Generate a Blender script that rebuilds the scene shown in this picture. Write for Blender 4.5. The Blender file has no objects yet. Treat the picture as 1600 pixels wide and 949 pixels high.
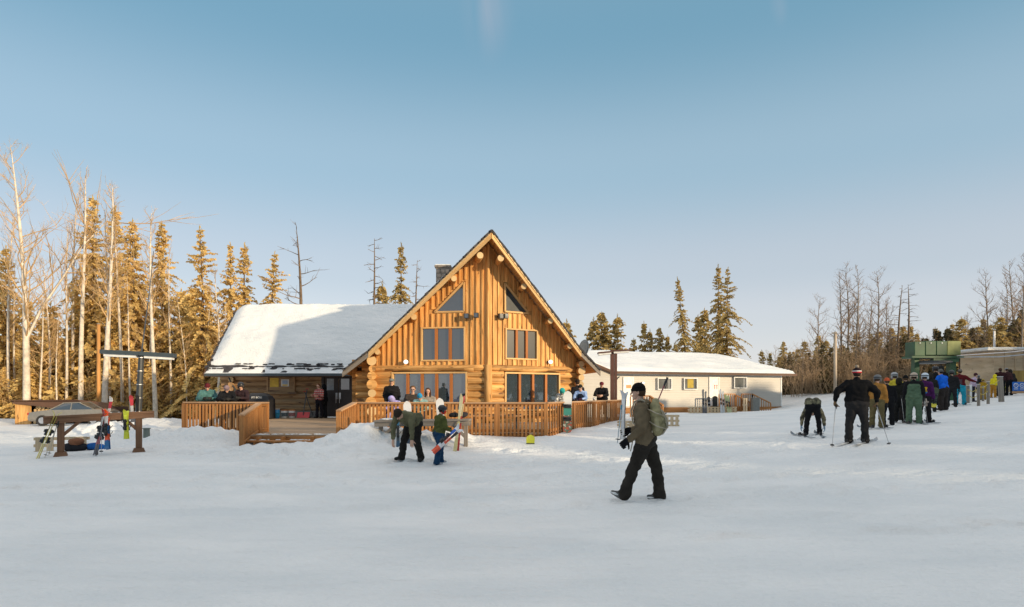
import bpy, math, random
import numpy as np
from mathutils import Vector, Matrix, noise as mnoise
R = math.radians
F = 1000.0; CAMH = 1.65; HZ = 618.0          # focal length in photo pixels, eye height, horizon row
scn = bpy.context.scene
COL = scn.collection
# ---------------------------------------------------------------- camera
cd = bpy.data.cameras.new('camera'); cam = bpy.data.objects.new('camera', cd); COL.objects.link(cam)
cam.location = (0, 0, CAMH); cam.rotation_euler = (R(90), 0, 0)
cd.sensor_width = 36; cd.lens = 36*F/1600; cd.shift_y = (HZ-474.5)/1600
cd.clip_start = .1; cd.clip_end = 3000
scn.camera = cam
# ---------------------------------------------------------------- sun and sky
SUNV = Vector((12.1, -9.3, 3.0)).normalized()   # towards the sun
EL = math.asin(SUNV.z); AZ = math.atan2(SUNV.x, SUNV.y)
sd = bpy.data.lights.new('sun', 'SUN'); sun = bpy.data.objects.new('sun', sd); COL.objects.link(sun)
sd.energy = 2.45; sd.angle = R(1.0); sd.color = (1, .79, .52)
sun.rotation_euler = SUNV.to_track_quat('Z', 'Y').to_euler(); sun.location = (40, -30, 40)
w = bpy.data.worlds.new('World'); scn.world = w; w.use_nodes = True
nt = w.node_tree; nt.nodes.clear(); N = nt.nodes.new; L = nt.links.new
out = N('ShaderNodeOutputWorld'); bg = N('ShaderNodeBackground'); bg.inputs[1].default_value = .15
sky = N('ShaderNodeTexSky'); sky.sky_type = 'NISHITA'; sky.sun_disc = False
sky.sun_elevation = EL; sky.sun_rotation = AZ; sky.air_density = 1.0; sky.dust_density = 1.2; sky.ozone_density = 1.6; sky.altitude = 700
tc = N('ShaderNodeTexCoord')
hs = N('ShaderNodeHueSaturation'); hs.inputs['Saturation'].default_value = 1.0
# an even winter sky: pale at the horizon, teal higher up, unseen zenith made brighter and warmer to light the snow
sx = N('ShaderNodeSeparateXYZ'); L(tc.outputs['Generated'], sx.inputs[0])
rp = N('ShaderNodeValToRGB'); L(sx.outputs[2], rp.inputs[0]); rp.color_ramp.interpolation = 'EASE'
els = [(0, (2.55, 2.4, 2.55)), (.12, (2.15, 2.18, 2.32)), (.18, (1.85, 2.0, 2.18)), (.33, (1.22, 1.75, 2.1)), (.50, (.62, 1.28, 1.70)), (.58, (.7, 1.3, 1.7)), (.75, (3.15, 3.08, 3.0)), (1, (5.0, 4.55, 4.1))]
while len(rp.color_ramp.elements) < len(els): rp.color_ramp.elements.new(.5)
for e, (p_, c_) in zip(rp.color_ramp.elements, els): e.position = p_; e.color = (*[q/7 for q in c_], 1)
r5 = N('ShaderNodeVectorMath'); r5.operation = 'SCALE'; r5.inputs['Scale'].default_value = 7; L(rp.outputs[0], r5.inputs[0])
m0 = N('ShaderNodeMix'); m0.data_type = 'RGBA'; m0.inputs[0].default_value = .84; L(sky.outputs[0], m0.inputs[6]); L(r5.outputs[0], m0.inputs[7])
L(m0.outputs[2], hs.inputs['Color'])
# thin wisps of cloud near two directions
nz = N('ShaderNodeTexNoise'); nz.inputs['Scale'].default_value = 9; nz.inputs['Detail'].default_value = 6; nz.inputs['Distortion'].default_value = .8
mp = N('ShaderNodeMapping'); mp.inputs['Scale'].default_value = (1.6, 1, .45); L(tc.outputs['Generated'], mp.inputs[0]); L(mp.outputs[0], nz.inputs[0])
def wisp(px, py, sx, sy, tilt=0):
    d = Vector(((px-800)/F, 1, (HZ-py)/F)).normalized()
    sub = N('ShaderNodeVectorMath'); sub.operation = 'SUBTRACT'; L(tc.outputs['Generated'], sub.inputs[0]); sub.inputs[1].default_value = d
    rt = N('ShaderNodeVectorRotate'); rt.rotation_type = 'Y_AXIS'; rt.inputs['Angle'].default_value = tilt; L(sub.outputs[0], rt.inputs[0])
    sc_ = N('ShaderNodeVectorMath'); sc_.operation = 'DIVIDE'; L(rt.outputs[0], sc_.inputs[0]); sc_.inputs[1].default_value = (sx, sx*3, sy)
    ln = N('ShaderNodeVectorMath'); ln.operation = 'LENGTH'; L(sc_.outputs[0], ln.inputs[0])
    mr = N('ShaderNodeMapRange'); mr.interpolation_type = 'SMOOTHSTEP'; L(ln.outputs['Value'], mr.inputs[0]); mr.inputs[3].default_value = 1; mr.inputs[4].default_value = 0
    return mr.outputs[0]
ws = [wisp(762, 8, .045, .075), wisp(1217, 8, .012, .03, .35)]
am = N('ShaderNodeMath'); am.operation = 'ADD'; L(ws[0], am.inputs[0]); L(ws[1], am.inputs[1])
nr = N('ShaderNodeMapRange'); L(nz.outputs[0], nr.inputs[0]); nr.inputs[1].default_value = .3; nr.inputs[2].default_value = .65
ml = N('ShaderNodeMath'); ml.operation = 'MULTIPLY'; L(am.outputs[0], ml.inputs[0]); L(nr.outputs[0], ml.inputs[1])
ml2 = N('ShaderNodeMath'); ml2.operation = 'MULTIPLY'; ml2.inputs[1].default_value = .28; L(ml.outputs[0], ml2.inputs[0])
mx = N('ShaderNodeMix'); mx.data_type = 'RGBA'; L(ml2.outputs[0], mx.inputs[0]); L(hs.outputs[0], mx.inputs[6]); mx.inputs[7].default_value = (2.1, 1.9, 2.1, 1)
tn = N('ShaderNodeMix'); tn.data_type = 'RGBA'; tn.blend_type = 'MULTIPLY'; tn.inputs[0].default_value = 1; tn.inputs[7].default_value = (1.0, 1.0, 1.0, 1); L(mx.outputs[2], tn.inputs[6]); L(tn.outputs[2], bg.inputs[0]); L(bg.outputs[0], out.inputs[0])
vs = scn.view_settings; vs.view_transform = 'Standard'; vs.look = 'None'; vs.gamma = 1; vs.use_curve_mapping = False
vs.exposure = .95
scn.cycles.max_bounces = 6; scn.cycles.diffuse_bounces = 3; scn.cycles.transparent_max_bounces = 12

# ---------------------------------------------------------------- helpers
random.seed(7)
rnd = random.random
def U(a, b): return a + (b-a)*random.random()
def at(px, py, D): return Vector(((px-800)/F*D, D, CAMH + (HZ-py)/F*D))
class MB:
    """collects boxes, bars, tubes; build() links them as ONE mesh object; uv u runs along the grain in metres"""
    def __init__(s): s.v = []; s.f = []; s.uv = []; s.m = []
    def face(s, idx, uvs=None, m=0):
        s.f.append(tuple(idx)); s.m.append(m)
        s.uv.extend(uvs if uvs else [(s.v[i][0], s.v[i][2]) for i in idx])
    def obox(s, c, ax, sz, m=0, taper=1):
        """c centre, ax three unit axes, sz full sizes; taper scales the +axis2 end"""
        c = Vector(c); b = len(s.v); hx, hy, hz = [q/2 for q in sz]
        for k in (-1, 1):
            t = taper if k > 0 else 1
            for i, j in ((-1, -1), (1, -1), (1, 1), (-1, 1)):
                s.v.append(tuple(c + ax[0]*i*hx*t + ax[1]*j*hy*t + ax[2]*k*hz))
        g = max(range(3), key=lambda q: sz[q]); ro = rnd()*40; uo = rnd()*40
        fs = [((0, 3, 2, 1), (0, 1)), ((4, 5, 6, 7), (0, 1)), ((0, 1, 5, 4), (0, 2)), ((2, 3, 7, 6), (0, 2)), ((1, 2, 6, 5), (1, 2)), ((3, 0, 4, 7), (1, 2))]
        loc = []
        for k in (-1, 1):
            for i, j in ((-1, -1), (1, -1), (1, 1), (-1, 1)): loc.append((i*hx, j*hy, k*hz))
        for q, (fc, dims) in enumerate(fs):
            if g in dims: gu = g; gv = dims[0] if dims[1] == g else dims[1]
            else: gu, gv = dims
            s.face([b+i for i in fc], [(loc[i][gu]+uo, loc[i][gv]+ro+q*.31) for i in fc], m)
    def box(s, c, sz, m=0, rz=0, rx=0, ry=0):
        M = Matrix.Rotation(rz, 3, 'Z') @ Matrix.Rotation(ry, 3, 'Y') @ Matrix.Rotation(rx, 3, 'X')
        s.obox(c, [M @ Vector(a) for a in ((1, 0, 0), (0, 1, 0), (0, 0, 1))], sz, m)
    def beam(s, a, b, w, h, m=0, up=(0, 0, 1), taper=1):
        a = Vector(a); b = Vector(b); z = (b-a); ln = z.length; z.normalize(); up = Vector(up)
        if abs(z.dot(up)) > .97: up = Vector((0, 1, 0))
        x = z.cross(up).normalized(); y = x.cross(z).normalized()
        s.obox((a+b)/2, [x, y, z], (w, h, ln), m, taper)
    def tube(s, pts, rad, n=8, m=0, caps=True, sx=1):
        pts = [Vector(p) for p in pts]; b = len(s.v); k = len(pts)
        if not hasattr(rad, '__len__'): rad = [rad]*k
        t0 = (pts[-1]-pts[0]).normalized() if (pts[-1]-pts[0]).length > 1e-6 else Vector((0, 0, 1))
        up = Vector((0, 0, 1)) if abs(t0.z) < .9 else Vector((0, 1, 0))
        uo = rnd()*40; vo = rnd()*40; ln = 0; L_ = []
        for i, p in enumerate(pts):
            t = (pts[min(i+1, k-1)]-pts[max(i-1, 0)]).normalized() if k > 1 else t0
            x = t.cross(up)
            if x.length < 1e-4: x = t.cross(Vector((1, 0, 0)))
            x.normalize(); y = x.cross(t).normalized()
            if i: ln += (p-pts[i-1]).length
            L_.append(ln)
            for j in range(n):
                a = 2*math.pi*j/n; s.v.append(tuple(p + x*math.cos(a)*rad[i]*sx + y*math.sin(a)*rad[i]))
        for i in range(k-1):
            for j in range(n):
                j2 = (j+1) % n; v0 = j*.9*rad[0]*6.28/n; v1 = (j+1)*.9*rad[0]*6.28/n
                s.face((b+i*n+j, b+i*n+j2, b+(i+1)*n+j2, b+(i+1)*n+j), [(L_[i]+uo, v0+vo), (L_[i]+uo, v1+vo), (L_[i+1]+uo, v1+vo), (L_[i+1]+uo, v0+vo)], m)
        if caps:
            for e, i in ((0, 0), (1, k-1)):
                idx = [b+i*n+j for j in range(n)]
                if e == 0: idx = idx[::-1]
                s.face(idx, [(uo+.02*math.cos(j), vo+.3+.02*math.sin(j)) for j in range(n)], m)
    def cyl(s, a, b, r0, r1=None, n=10, m=0): s.tube([a, b], [r0, r0 if r1 is None else r1], n, m)
    def ell(s, c, r, n=12, k=7, m=0, M=None, z0=-1, z1=1):
        c = Vector(c); b = len(s.v); M = M or Matrix.Identity(3)
        for i in range(k+1):
            ph = math.asin(max(-1, min(1, z0+(z1-z0)*i/k))) if False else (math.asin(z0)+(math.asin(z1)-math.asin(z0))*i/k)
            for j in range(n):
                a = 2*math.pi*j/n
                s.v.append(tuple(c + M @ Vector((r[0]*math.cos(ph)*math.cos(a), r[1]*math.cos(ph)*math.sin(a), r[2]*math.sin(ph)))))
        for i in range(k):
            for j in range(n):
                j2 = (j+1) % n; s.face((b+i*n+j, b+i*n+j2, b+(i+1)*n+j2, b+(i+1)*n+j), None, m)
        s.face([b+j for j in range(n)][::-1], None, m); s.face([b+k*n+j for j in range(n)], None, m)
    def rings(s, rs, n=16, m=0, M=None, c=(0, 0, 0), closed=True):
        """rs: list of (z, rx, ry, cx, cy)"""
        c = Vector(c); M = M or Matrix.Identity(3); b = len(s.v)
        for r in rs:
            z, rx, ry = r[:3]; cx, cy = (r[3], r[4]) if len(r) > 3 else (0, 0)
            for j in range(n):
                a = 2*math.pi*j/n; s.v.append(tuple(c + M @ Vector((cx+rx*math.cos(a), cy+ry*math.sin(a), z))))
        for i in range(len(rs)-1):
            for j in range(n):
                j2 = (j+1) % n; s.face((b+i*n+j, b+i*n+j2, b+(i+1)*n+j2, b+(i+1)*n+j), None, m)
        if closed:
            s.face([b+j for j in range(n)][::-1], None, m); s.face([b+(len(rs)-1)*n+j for j in range(n)], None, m)
    def prism(s, poly, off, m=0, mb=None):
        """poly: 3D points of a face, extruded by off"""
        off = Vector(off); n = len(poly); b = len(s.v); poly = [Vector(p) for p in poly]
        e = max(((poly[(i+1) % n]-poly[i]) for i in range(n)), key=lambda q: q.length).normalized()
        nn = off.normalized(); y = nn.cross(e); uo = rnd()*9
        for p in poly: s.v.append(tuple(p))
        for p in poly: s.v.append(tuple(p+off))
        uv = [(p.dot(e)+uo, p.dot(y)+uo) for p in poly]
        s.face([b+i for i in range(n)][::-1], uv[::-1], m); s.face([b+n+i for i in range(n)], uv, m)
        for i in range(n):
            j = (i+1) % n; s.face((b+i, b+j, b+n+j, b+n+i), [uv[i], uv[j], (uv[j][0], uv[j][1]+.1), (uv[i][0], uv[i][1]+.1)], m)
    def mesh(s, name, mats, smooth=False, org=None):
        me = bpy.data.meshes.new(name)
        v = s.v if org is None else [(p[0]-org[0], p[1]-org[1], p[2]-org[2]) for p in s.v]
        me.from_pydata(v, [], s.f)
        uvl = me.uv_layers.new(name='uv'); uvl.data.foreach_set('uv', np.array(s.uv, dtype='f').ravel())
        if not isinstance(mats, (list, tuple)): mats = [mats]
        for q in mats: me.materials.append(q)
        me.polygons.foreach_set('material_index', s.m)
        if smooth: me.polygons.foreach_set('use_smooth', [True]*len(s.f))
        me.update(); return me
    def build(s, name, mats, parent=None, smooth=False, loc=None, bevel=0):
        """vertices are in world metres unless the parent was made with local=True"""
        org = None
        if parent is not None and not parent.get('_loc'): org = parent.get('_o', (0, 0, 0))
        o = link(name, s.mesh(name, mats, smooth, org if parent is not None else loc), parent)
        if parent is None and loc is not None: o.location = loc
        if parent is not None and not parent.get('_loc'): o['_o'] = org
        elif parent is not None: o['_loc'] = True
        if bevel:
            b = o.modifiers.new('bevel', 'BEVEL'); b.width = bevel; b.segments = 2; b.limit_method = 'ANGLE'
        return o
def link(name, data, parent=None):
    o = bpy.data.objects.new(name, data); COL.objects.link(o)
    if parent is not None: o.parent = parent
    return o
def tag(o, label=None, cat=None, group=None, kind=None):
    if label: o['label'] = label
    if cat: o['category'] = cat
    if group: o['group'] = group
    if kind: o['kind'] = kind
    return o
def thing(name, label, cat, loc, group=None):
    """an Empty at the thing's base; children are modelled in world metres"""
    o = link(name, None); o.location = loc; o['_o'] = tuple(loc); return tag(o, label, cat, group)
def lthing(name, label, cat, M, group=None):
    """an Empty carrying a full matrix; children are modelled in its local frame"""
    o = link(name, None); o.matrix_world = M; o['_loc'] = True; return tag(o, label, cat, group)
def frame(o, x, y, z):
    M = Matrix((x, y, z)).transposed().to_4x4(); M.translation = o; return M
CH = {}
def copy_tree(o, parent=None, kids=None):
    c = o.copy(); COL.objects.link(c)
    if parent is not None: c.parent = parent; c.matrix_parent_inverse = o.matrix_parent_inverse.copy()
    for ch in list(o.children): copy_tree(ch, c)
    return c
# ---------------------------------------------------------------- materials
MC = {}
def base_mat(name):
    m = bpy.data.materials.new(name); m.use_nodes = True; t = m.node_tree
    return m, t, t.nodes['Principled BSDF'], t.nodes.new, t.links.new
def plain(name, c, rough=.6, metal=0, var=.15, scale=6, bump=0, spec=.5, bscale=None):
    """one colour broken by soft noise in object space"""
    if name in MC: return MC[name]
    m, t, b, N, L = base_mat(name)
    tc = N('ShaderNodeTexCoord'); n = N('ShaderNodeTexNoise'); n.inputs['Scale'].default_value = scale; n.inputs['Detail'].default_value = 5
    L(tc.outputs['Object'], n.inputs[0]); cr = N('ShaderNodeValToRGB'); L(n.outputs[0], cr.inputs[0])
    cr.color_ramp.elements[0].position = .3; cr.color_ramp.elements[1].position = .7
    cr.color_ramp.elements[0].color = [q*(1-var) for q in c]+[1]; cr.color_ramp.elements[1].color = [min(1, q*(1+var)) for q in c]+[1]
    L(cr.outputs[0], b.inputs['Base Color']); b.inputs['Roughness'].default_value = rough; b.inputs['Metallic'].default_value = metal
    b.inputs['Specular IOR Level'].default_value = spec
    if bump:
        n2 = N('ShaderNodeTexNoise'); n2.inputs['Scale'].default_value = bscale or scale*4; n2.inputs['Detail'].default_value = 4; L(tc.outputs['Object'], n2.inputs[0])
        bp = N('ShaderNodeBump'); bp.inputs['Strength'].default_value = bump; bp.inputs['Distance'].default_value = .02; L(n2.outputs[0], bp.inputs['Height']); L(bp.outputs[0], b.inputs['Normal'])
    MC[name] = m; return m
def wood(name, c1, c2, dark=None, dark_at=.62, rough=.65, gu=1.2, gv=22, bump=.4, stain=.35):
    if name in MC: return MC[name]
    m, t, b, N, L = base_mat(name); uv = N('ShaderNodeUVMap'); uv.uv_map = 'uv'
    def nz(su, sv, det=4, dist=0):
        mp = N('ShaderNodeMapping'); mp.inputs['Scale'].default_value = (su, sv, 1); L(uv.outputs[0], mp.inputs[0])
        n = N('ShaderNodeTexNoise'); n.inputs['Scale'].default_value = 1; n.inputs['Detail'].default_value = det; n.inputs['Distortion'].default_value = dist; L(mp.outputs[0], n.inputs[0]); return n
    g = nz(gu, gv, 5, .6); cr = N('ShaderNodeValToRGB'); cr.color_ramp.elements[0].position = .32; cr.color_ramp.elements[1].position = .68
    cr.color_ramp.elements[0].color = [*c1, 1]; cr.color_ramp.elements[1].color = [*c2, 1]; L(g.outputs[0], cr.inputs[0])
    v = nz(.25, 1.7, 2); vr = N('ShaderNodeMapRange'); vr.inputs[1].default_value = .3; vr.inputs[2].default_value = .7; vr.inputs[3].default_value = 1-stain; vr.inputs[4].default_value = 1+stain*.6; L(v.outputs[0], vr.inputs[0])
    mu = N('ShaderNodeMix'); mu.data_type = 'RGBA'; mu.blend_type = 'MULTIPLY'; mu.inputs[0].default_value = 1; L(cr.outputs[0], mu.inputs[6])
    L(vr.outputs[0], mu.inputs[7]); o = mu.outputs[2]
    if dark:
        d = nz(1.1, 5.5, 6, 1.2); dr = N('ShaderNodeMapRange'); dr.inputs[1].default_value = dark_at; dr.inputs[2].default_value = dark_at+.1; L(d.outputs[0], dr.inputs[0])
        mm = N('ShaderNodeMix'); mm.data_type = 'RGBA'; L(dr.outputs[0], mm.inputs[0]); L(o, mm.inputs[6]); mm.inputs[7].default_value = [*dark, 1]; o = mm.outputs[2]
    L(o, b.inputs['Base Color']); b.inputs['Roughness'].default_value = rough; b.inputs['Specular IOR Level'].default_value = .3
    bp = N('ShaderNodeBump'); bp.inputs['Strength'].default_value = bump; bp.inputs['Distance'].default_value = .015; L(g.outputs[0], bp.inputs['Height']); L(bp.outputs[0], b.inputs['Normal'])
    MC[name] = m; return m
def snow_mat(name='snow', tracks=False):
    if name in MC: return MC[name]
    m, t, b, N, L = base_mat(name); tc = N('ShaderNodeTexCoord')
    def nz(sc, det, scl=(1, 1, 1)):
        mp = N('ShaderNodeMapping'); mp.inputs['Scale'].default_value = scl; L(tc.outputs['Object'], mp.inputs[0])
        n = N('ShaderNodeTexNoise'); n.inputs['Scale'].default_value = sc; n.inputs['Detail'].default_value = det; L(mp.outputs[0], n.inputs[0]); return n
    a = nz(.35, 5, (1, 2.2, 1)); cr = N('ShaderNodeValToRGB'); cr.color_ramp.elements[0].position = .35; cr.color_ramp.elements[1].position = .65
    cr.color_ramp.elements[0].color = (.72, .74, .745, 1); cr.color_ramp.elements[1].color = (.83, .83, .82, 1); L(a.outputs[0], cr.inputs[0]); L(cr.outputs[0], b.inputs['Base Color'])
    b.inputs['Roughness'].default_value = .55; b.inputs['Specular IOR Level'].default_value = .25
    f1 = nz(14, 6); f2 = nz(2.2, 4, (.5, 1.6, 1)); ad = N('ShaderNodeMath'); ad.operation = 'MULTIPLY_ADD'; L(f2.outputs[0], ad.inputs[0]); ad.inputs[1].default_value = 3.0; L(f1.outputs[0], ad.inputs[2])
    bp = N('ShaderNodeBump'); bp.inputs['Strength'].default_value = .7; bp.inputs['Distance'].default_value = .05; L(ad.outputs[0], bp.inputs['Height']); L(bp.outputs[0], b.inputs['Normal'])
    MC[name] = m; return m
def glass_mat(name, tint=(.05, .06, .07), mix=.35, see=True):
    if name in MC: return MC[name]
    m = bpy.data.materials.new(name); m.use_nodes = True; t = m.node_tree; N = t.nodes.new; L = t.links.new; t.nodes.clear()
    o = N('ShaderNodeOutputMaterial'); g = N('ShaderNodeBsdfGlossy'); g.inputs['Roughness'].default_value = .03; g.inputs['Color'].default_value = (.85, .9, .95, 1)
    if see: a = N('ShaderNodeBsdfTransparent'); a.inputs[0].default_value = (.75, .78, .8, 1)
    else: a = N('ShaderNodeBsdfPrincipled'); a.inputs['Base Color'].default_value = [*tint, 1]; a.inputs['Roughness'].default_value = .3
    mi = N('ShaderNodeMixShader'); mi.inputs[0].default_value = mix
    if see:
        df = N('ShaderNodeBsdfDiffuse'); df.inputs[0].default_value = (.16, .22, .27, 1); m2 = N('ShaderNodeMixShader'); m2.inputs[0].default_value = .22; L(a.outputs[0], m2.inputs[1]); L(df.outputs[0], m2.inputs[2]); a = m2
    tc = N('ShaderNodeTexCoord'); n = N('ShaderNodeTexNoise'); n.inputs['Scale'].default_value = 1.1; L(tc.outputs['Object'], n.inputs[0])
    bp = N('ShaderNodeBump'); bp.inputs['Strength'].default_value = .12; bp.inputs['Distance'].default_value = .05; L(n.outputs[0], bp.inputs['Height']); L(bp.outputs[0], g.inputs['Normal'])
    L(a.outputs[0], mi.inputs[1]); L(g.outputs[0], mi.inputs[2]); L(mi.outputs[0], o.inputs[0]); MC[name] = m; return m
LOG = wood('honey_log', (.54, .26, .075), (.76, .44, .165), (.16, .075, .03), .57, stain=.5, gv=16)
LOGW = wood('weathered_log', (.34, .20, .10), (.50, .32, .17), (.12, .07, .045), .58, stain=.4, gv=18)
LOGEND = wood('log_end_grain', (.62, .42, .2), (.72, .52, .28), gu=12, gv=12, stain=.2, bump=.2)
BOARD = wood('pine_board', (.58, .26, .065), (.86, .51, .19), (.20, .09, .028), .63, stain=.45, gv=20)
TRIM = wood('pine_trim', (.66, .39, .15), (.80, .52, .24), stain=.25)
REDTRIM = wood('red_brown_trim', (.36, .12, .035), (.48, .18, .05), stain=.2)
RAIL = wood('stained_rail', (.34, .145, .045), (.50, .235, .08), (.16, .07, .03), .64, stain=.4)
CAPW = wood('rail_cap_wood', (.40, .235, .125), (.52, .32, .18), stain=.3)
DECKW = wood('deck_plank', (.30, .20, .12), (.43, .31, .20), (.5, .46, .42), .66, stain=.3)
GREYW = wood('grey_weathered_wood', (.20, .17, .14), (.32, .28, .24), stain=.3)
PALE = wood('pale_pallet_wood', (.56, .42, .26), (.68, .54, .36), stain=.25)
PLY = wood('old_plywood', (.50, .36, .22), (.60, .45, .30), (.22, .15, .1), .6, gv=5, stain=.3)
BROWNP = wood('brown_painted_wood', (.10, .055, .035), (.15, .08, .05), stain=.3)
SHING = plain('dark_shingle', (.045, .042, .045), .9, var=.5, scale=5, bump=.8)
SNOW = snow_mat()
BLACK = plain('black_plastic', (.02, .02, .022), .45)
DARK = plain('dark_metal', (.035, .04, .045), .5)
STEEL = plain('steel', (.55, .56, .58), .3, .9)
WHITE = plain('white_paint', (.75, .75, .73), .5)
GLASS = glass_mat('window_glass', mix=.17)
GLASSD = glass_mat('dark_window_glass', (.035, .04, .045), .15, False)
DULLG = plain('screened_window', (.055, .065, .07), .35, var=.4, scale=2, spec=.15)  # plain dark pane; reflection kept weak in the material to avoid sun glare
# ---------------------------------------------------------------- ground
CP = [(0,0,0),(-10,0,0),(10,0,.02),(0,-15,0),(-15,-15,0),(20,-15,.2),(2,10,0),(-2,15.3,-.02),(-2.6,15.8,.03),(2,15.5,.1),(-11.4,16.3,.15),(-10,17,.14),(-15,17,.0),(-6,16.5,.2),
 (8.4,15.5,.49),(5.5,14,.2),(8.3,17.6,.56),(13.5,21.5,.69),(18.8,28,1.03),(24.5,35,1.3),(31,40,1.85),(40,40,2.2),(14,12,.55),(20,20,.95),(30,25,1.6),
 (-2,19.3,.4),(1,18.9,.35),(3.0,23,.42),(4.6,27.5,.45),(6.2,32,.45),(6.5,25.5,.35),(9.6,40,.4),(13,46,.42),(7,45,.3),(21.5,50,.54),(27,60,1.55),(16,30,.55),(18,40,.75),(24,48,1.1),(33,50,2.2),(40,60,2.8),(45,80,3.2),
 (-32,43,-.23),(-29,38,-.2),(-15,28,.05),(-20,30,-.1),(-14,22,.1),(-25,57,-.15),(-45,57,-.2),(-20,20,.0),(-30,25,-.1),(-12,36,.2),(0,50,.3),(0,80,.4),(-40,90,0),(-16,60,0),(20,75,1.2),(60,30,3),(70,90,4)]
CPA = np.array(CP, dtype=float)
def _tps(r2): return np.where(r2 > 0, .5*r2*np.log(np.maximum(r2, 1e-9)), 0)
def _fit():
    P = CPA[:, :2]/20; n = len(P); K = _tps(((P[:, None]-P[None])**2).sum(-1)) + np.eye(n)*.01
    A = np.zeros((n+3, n+3)); A[:n, :n] = K; A[:n, n] = 1; A[:n, n+1:] = P; A[n, :n] = 1; A[n+1:, :n] = P.T
    return np.linalg.solve(A, np.concatenate([CPA[:, 2], np.zeros(3)]))
_W = _fit()
BANKS = [(-3.6,18.3,.42,1.5,.8),(-4.35,17.9,.28,.6,.7),(-1.6,18.9,.12,1.0,.6),(-9.6,19.3,.42,1.25,.95),(-8.4,19.0,.2,.7,.6),(-11.5,20.3,.35,1.2,.8),(-16.5,26,.5,2.0,1.2),(-14,24.4,.3,1.2,.9),
 (1.2,18.7,.12,.9,.6),(3.3,22,.1,.8,1.5),(26.2,58,.5,2.5,2),(9,41,.25,2.5,1),(-21,38,.4,3,1.5),(-38,44,.5,3,2),(27.5,50,.5,3,3),(-12.6,19.6,.18,.8,.7)]
def gz_arr(x, y, fine=True):
    x = np.asarray(x, float); y = np.asarray(y, float); xc = np.clip(x, -70, 75)/20; yc = np.clip(y, -30, 95)/20
    z = _W[-3] + _W[-2]*xc + _W[-1]*yc
    for i in range(len(CPA)): z = z + _W[i]*_tps((xc-CPA[i, 0]/20)**2 + (yc-CPA[i, 1]/20)**2)
    z = np.clip(z, -.6, 5)
    for bx, by, h, sx, sy in BANKS:
        z = z + h*np.exp(-((x-bx)/sx)**2-((y-by)/sy)**2)
    return z
def gz(x, y): return float(gz_arr([x], [y])[0])
def make_ground():
    def axis(lo, hi, a, b, st):
        c = list(np.arange(a, b, st)); q = b; s_ = st
        while q < hi: c.append(q); s_ *= 1.25; q += s_
        c.append(hi); q = a; s_ = st; pre = []
        while q > lo: s_ *= 1.25; q -= s_; pre.append(max(q, lo))
        return np.array(sorted(set([round(float(t), 4) for t in pre+c])))
    xs = axis(-900, 900, -26, 30, .12); ys = axis(-300, 1500, 4.5, 30, .11)
    X, Y = np.meshgrid(xs, ys); Z = gz_arr(X, Y)
    # lumps on the ploughed banks, soft drifts and old tracks elsewhere
    bank = np.zeros_like(Z)
    for bx, by, h, sx, sy in BANKS: bank += h*np.exp(-((X-bx)/sx/1.3)**2-((Y-by)/sy/1.3)**2)
    near = (np.abs(X) < 60) & (Y < 70) & (Y > -5); idx = np.argwhere(near)
    for i, j in idx:
        x = X[i, j]; y = Y[i, j]; bb = min(1, bank[i, j]*3)
        n = mnoise.noise(Vector((x*.35, y*.5, 0)))*.035
        n += mnoise.noise(Vector((x*.25+y*.22, y*1.3-x*.2, 3)))*.02+mnoise.noise(Vector((x*1.6, y*2.4, 6)))*.014+mnoise.noise(Vector((x*4.5, y*5, 8)))*.006
        if bb > .04:
            n += bb*(mnoise.noise(Vector((x*2.4, y*2.4, 5)))*.16 + abs(mnoise.noise(Vector((x*5, y*5, 9))))*.13 + mnoise.noise(Vector((x*11, y*11, 2)))*.05)
        Z[i, j] += n
    def groove(pts, wd=.055, dp=.03):
        P = np.array(pts)
        for (x0, y0), (x1, y1) in zip(P[:-1], P[1:]):
            i0, i1 = np.searchsorted(xs, min(x0, x1)-.4), np.searchsorted(xs, max(x0, x1)+.4); j0, j1 = np.searchsorted(ys, min(y0, y1)-.4), np.searchsorted(ys, max(y0, y1)+.4)
            sl = (slice(j0, j1), slice(i0, i1)); dx, dy = x1-x0, y1-y0; L2 = dx*dx+dy*dy; t = np.clip(((X[sl]-x0)*dx+(Y[sl]-y0)*dy)/L2, 0, 1)
            d = np.hypot(X[sl]-x0-t*dx, Y[sl]-y0-t*dy); cut = -dp*np.exp(-(d/wd)**2)+dp*.35*np.exp(-((d-wd*2.4)/wd)**2)
            D_[sl] = np.where(np.abs(cut) > np.abs(D_[sl]), cut, D_[sl])
    rs = random.Random(21)
    for k in range(46):
        D_ = np.zeros_like(Z); x = rs.uniform(-16, 14); y = rs.uniform(6, 20); a_ = rs.gauss(.25, .28); pts = []; n_ = rs.randint(10, 26)
        for q in range(n_): pts.append((x, y)); a_ += rs.gauss(0, .05); x += math.cos(a_)*.6; y += math.sin(a_)*.6
        groove(pts, rs.choice([.06, .09, .14]), rs.uniform(.02, .05)); Z += D_
        if rs.random() < .7: D_ = np.zeros_like(Z); groove([(p[0]-math.sin(a_)*.22, p[1]+math.cos(a_)*.22) for p in pts], .06, .035); Z += D_
    # trodden strip of footprints across the yard and a few single ones
    rs = random.Random(4)
    tr = []
    for k in range(26): tr.append((-1.6+k*.34+rs.uniform(-.1, .1), 14.6+k*.03+rs.uniform(-.15, .15)))
    for k in range(60): tr.append((rs.uniform(-9, 5), rs.uniform(15.4, 17.6)))
    for k in range(24): tr.append((-8+k*.5, 11+k*.12+rs.uniform(-.12, .12)))
    for k in range(34): tr.append((-6+k*.36, 12.9-k*.03+(.12 if k % 2 else -.12)))
    for k in range(14): tr.append((2.6+k*.42, 10.1+k*.02+(.13 if k % 2 else -.13)))
    for k in range(90): tr.append((rs.gauss(-6.3, 1.3), rs.gauss(16.6, .7)))
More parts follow.
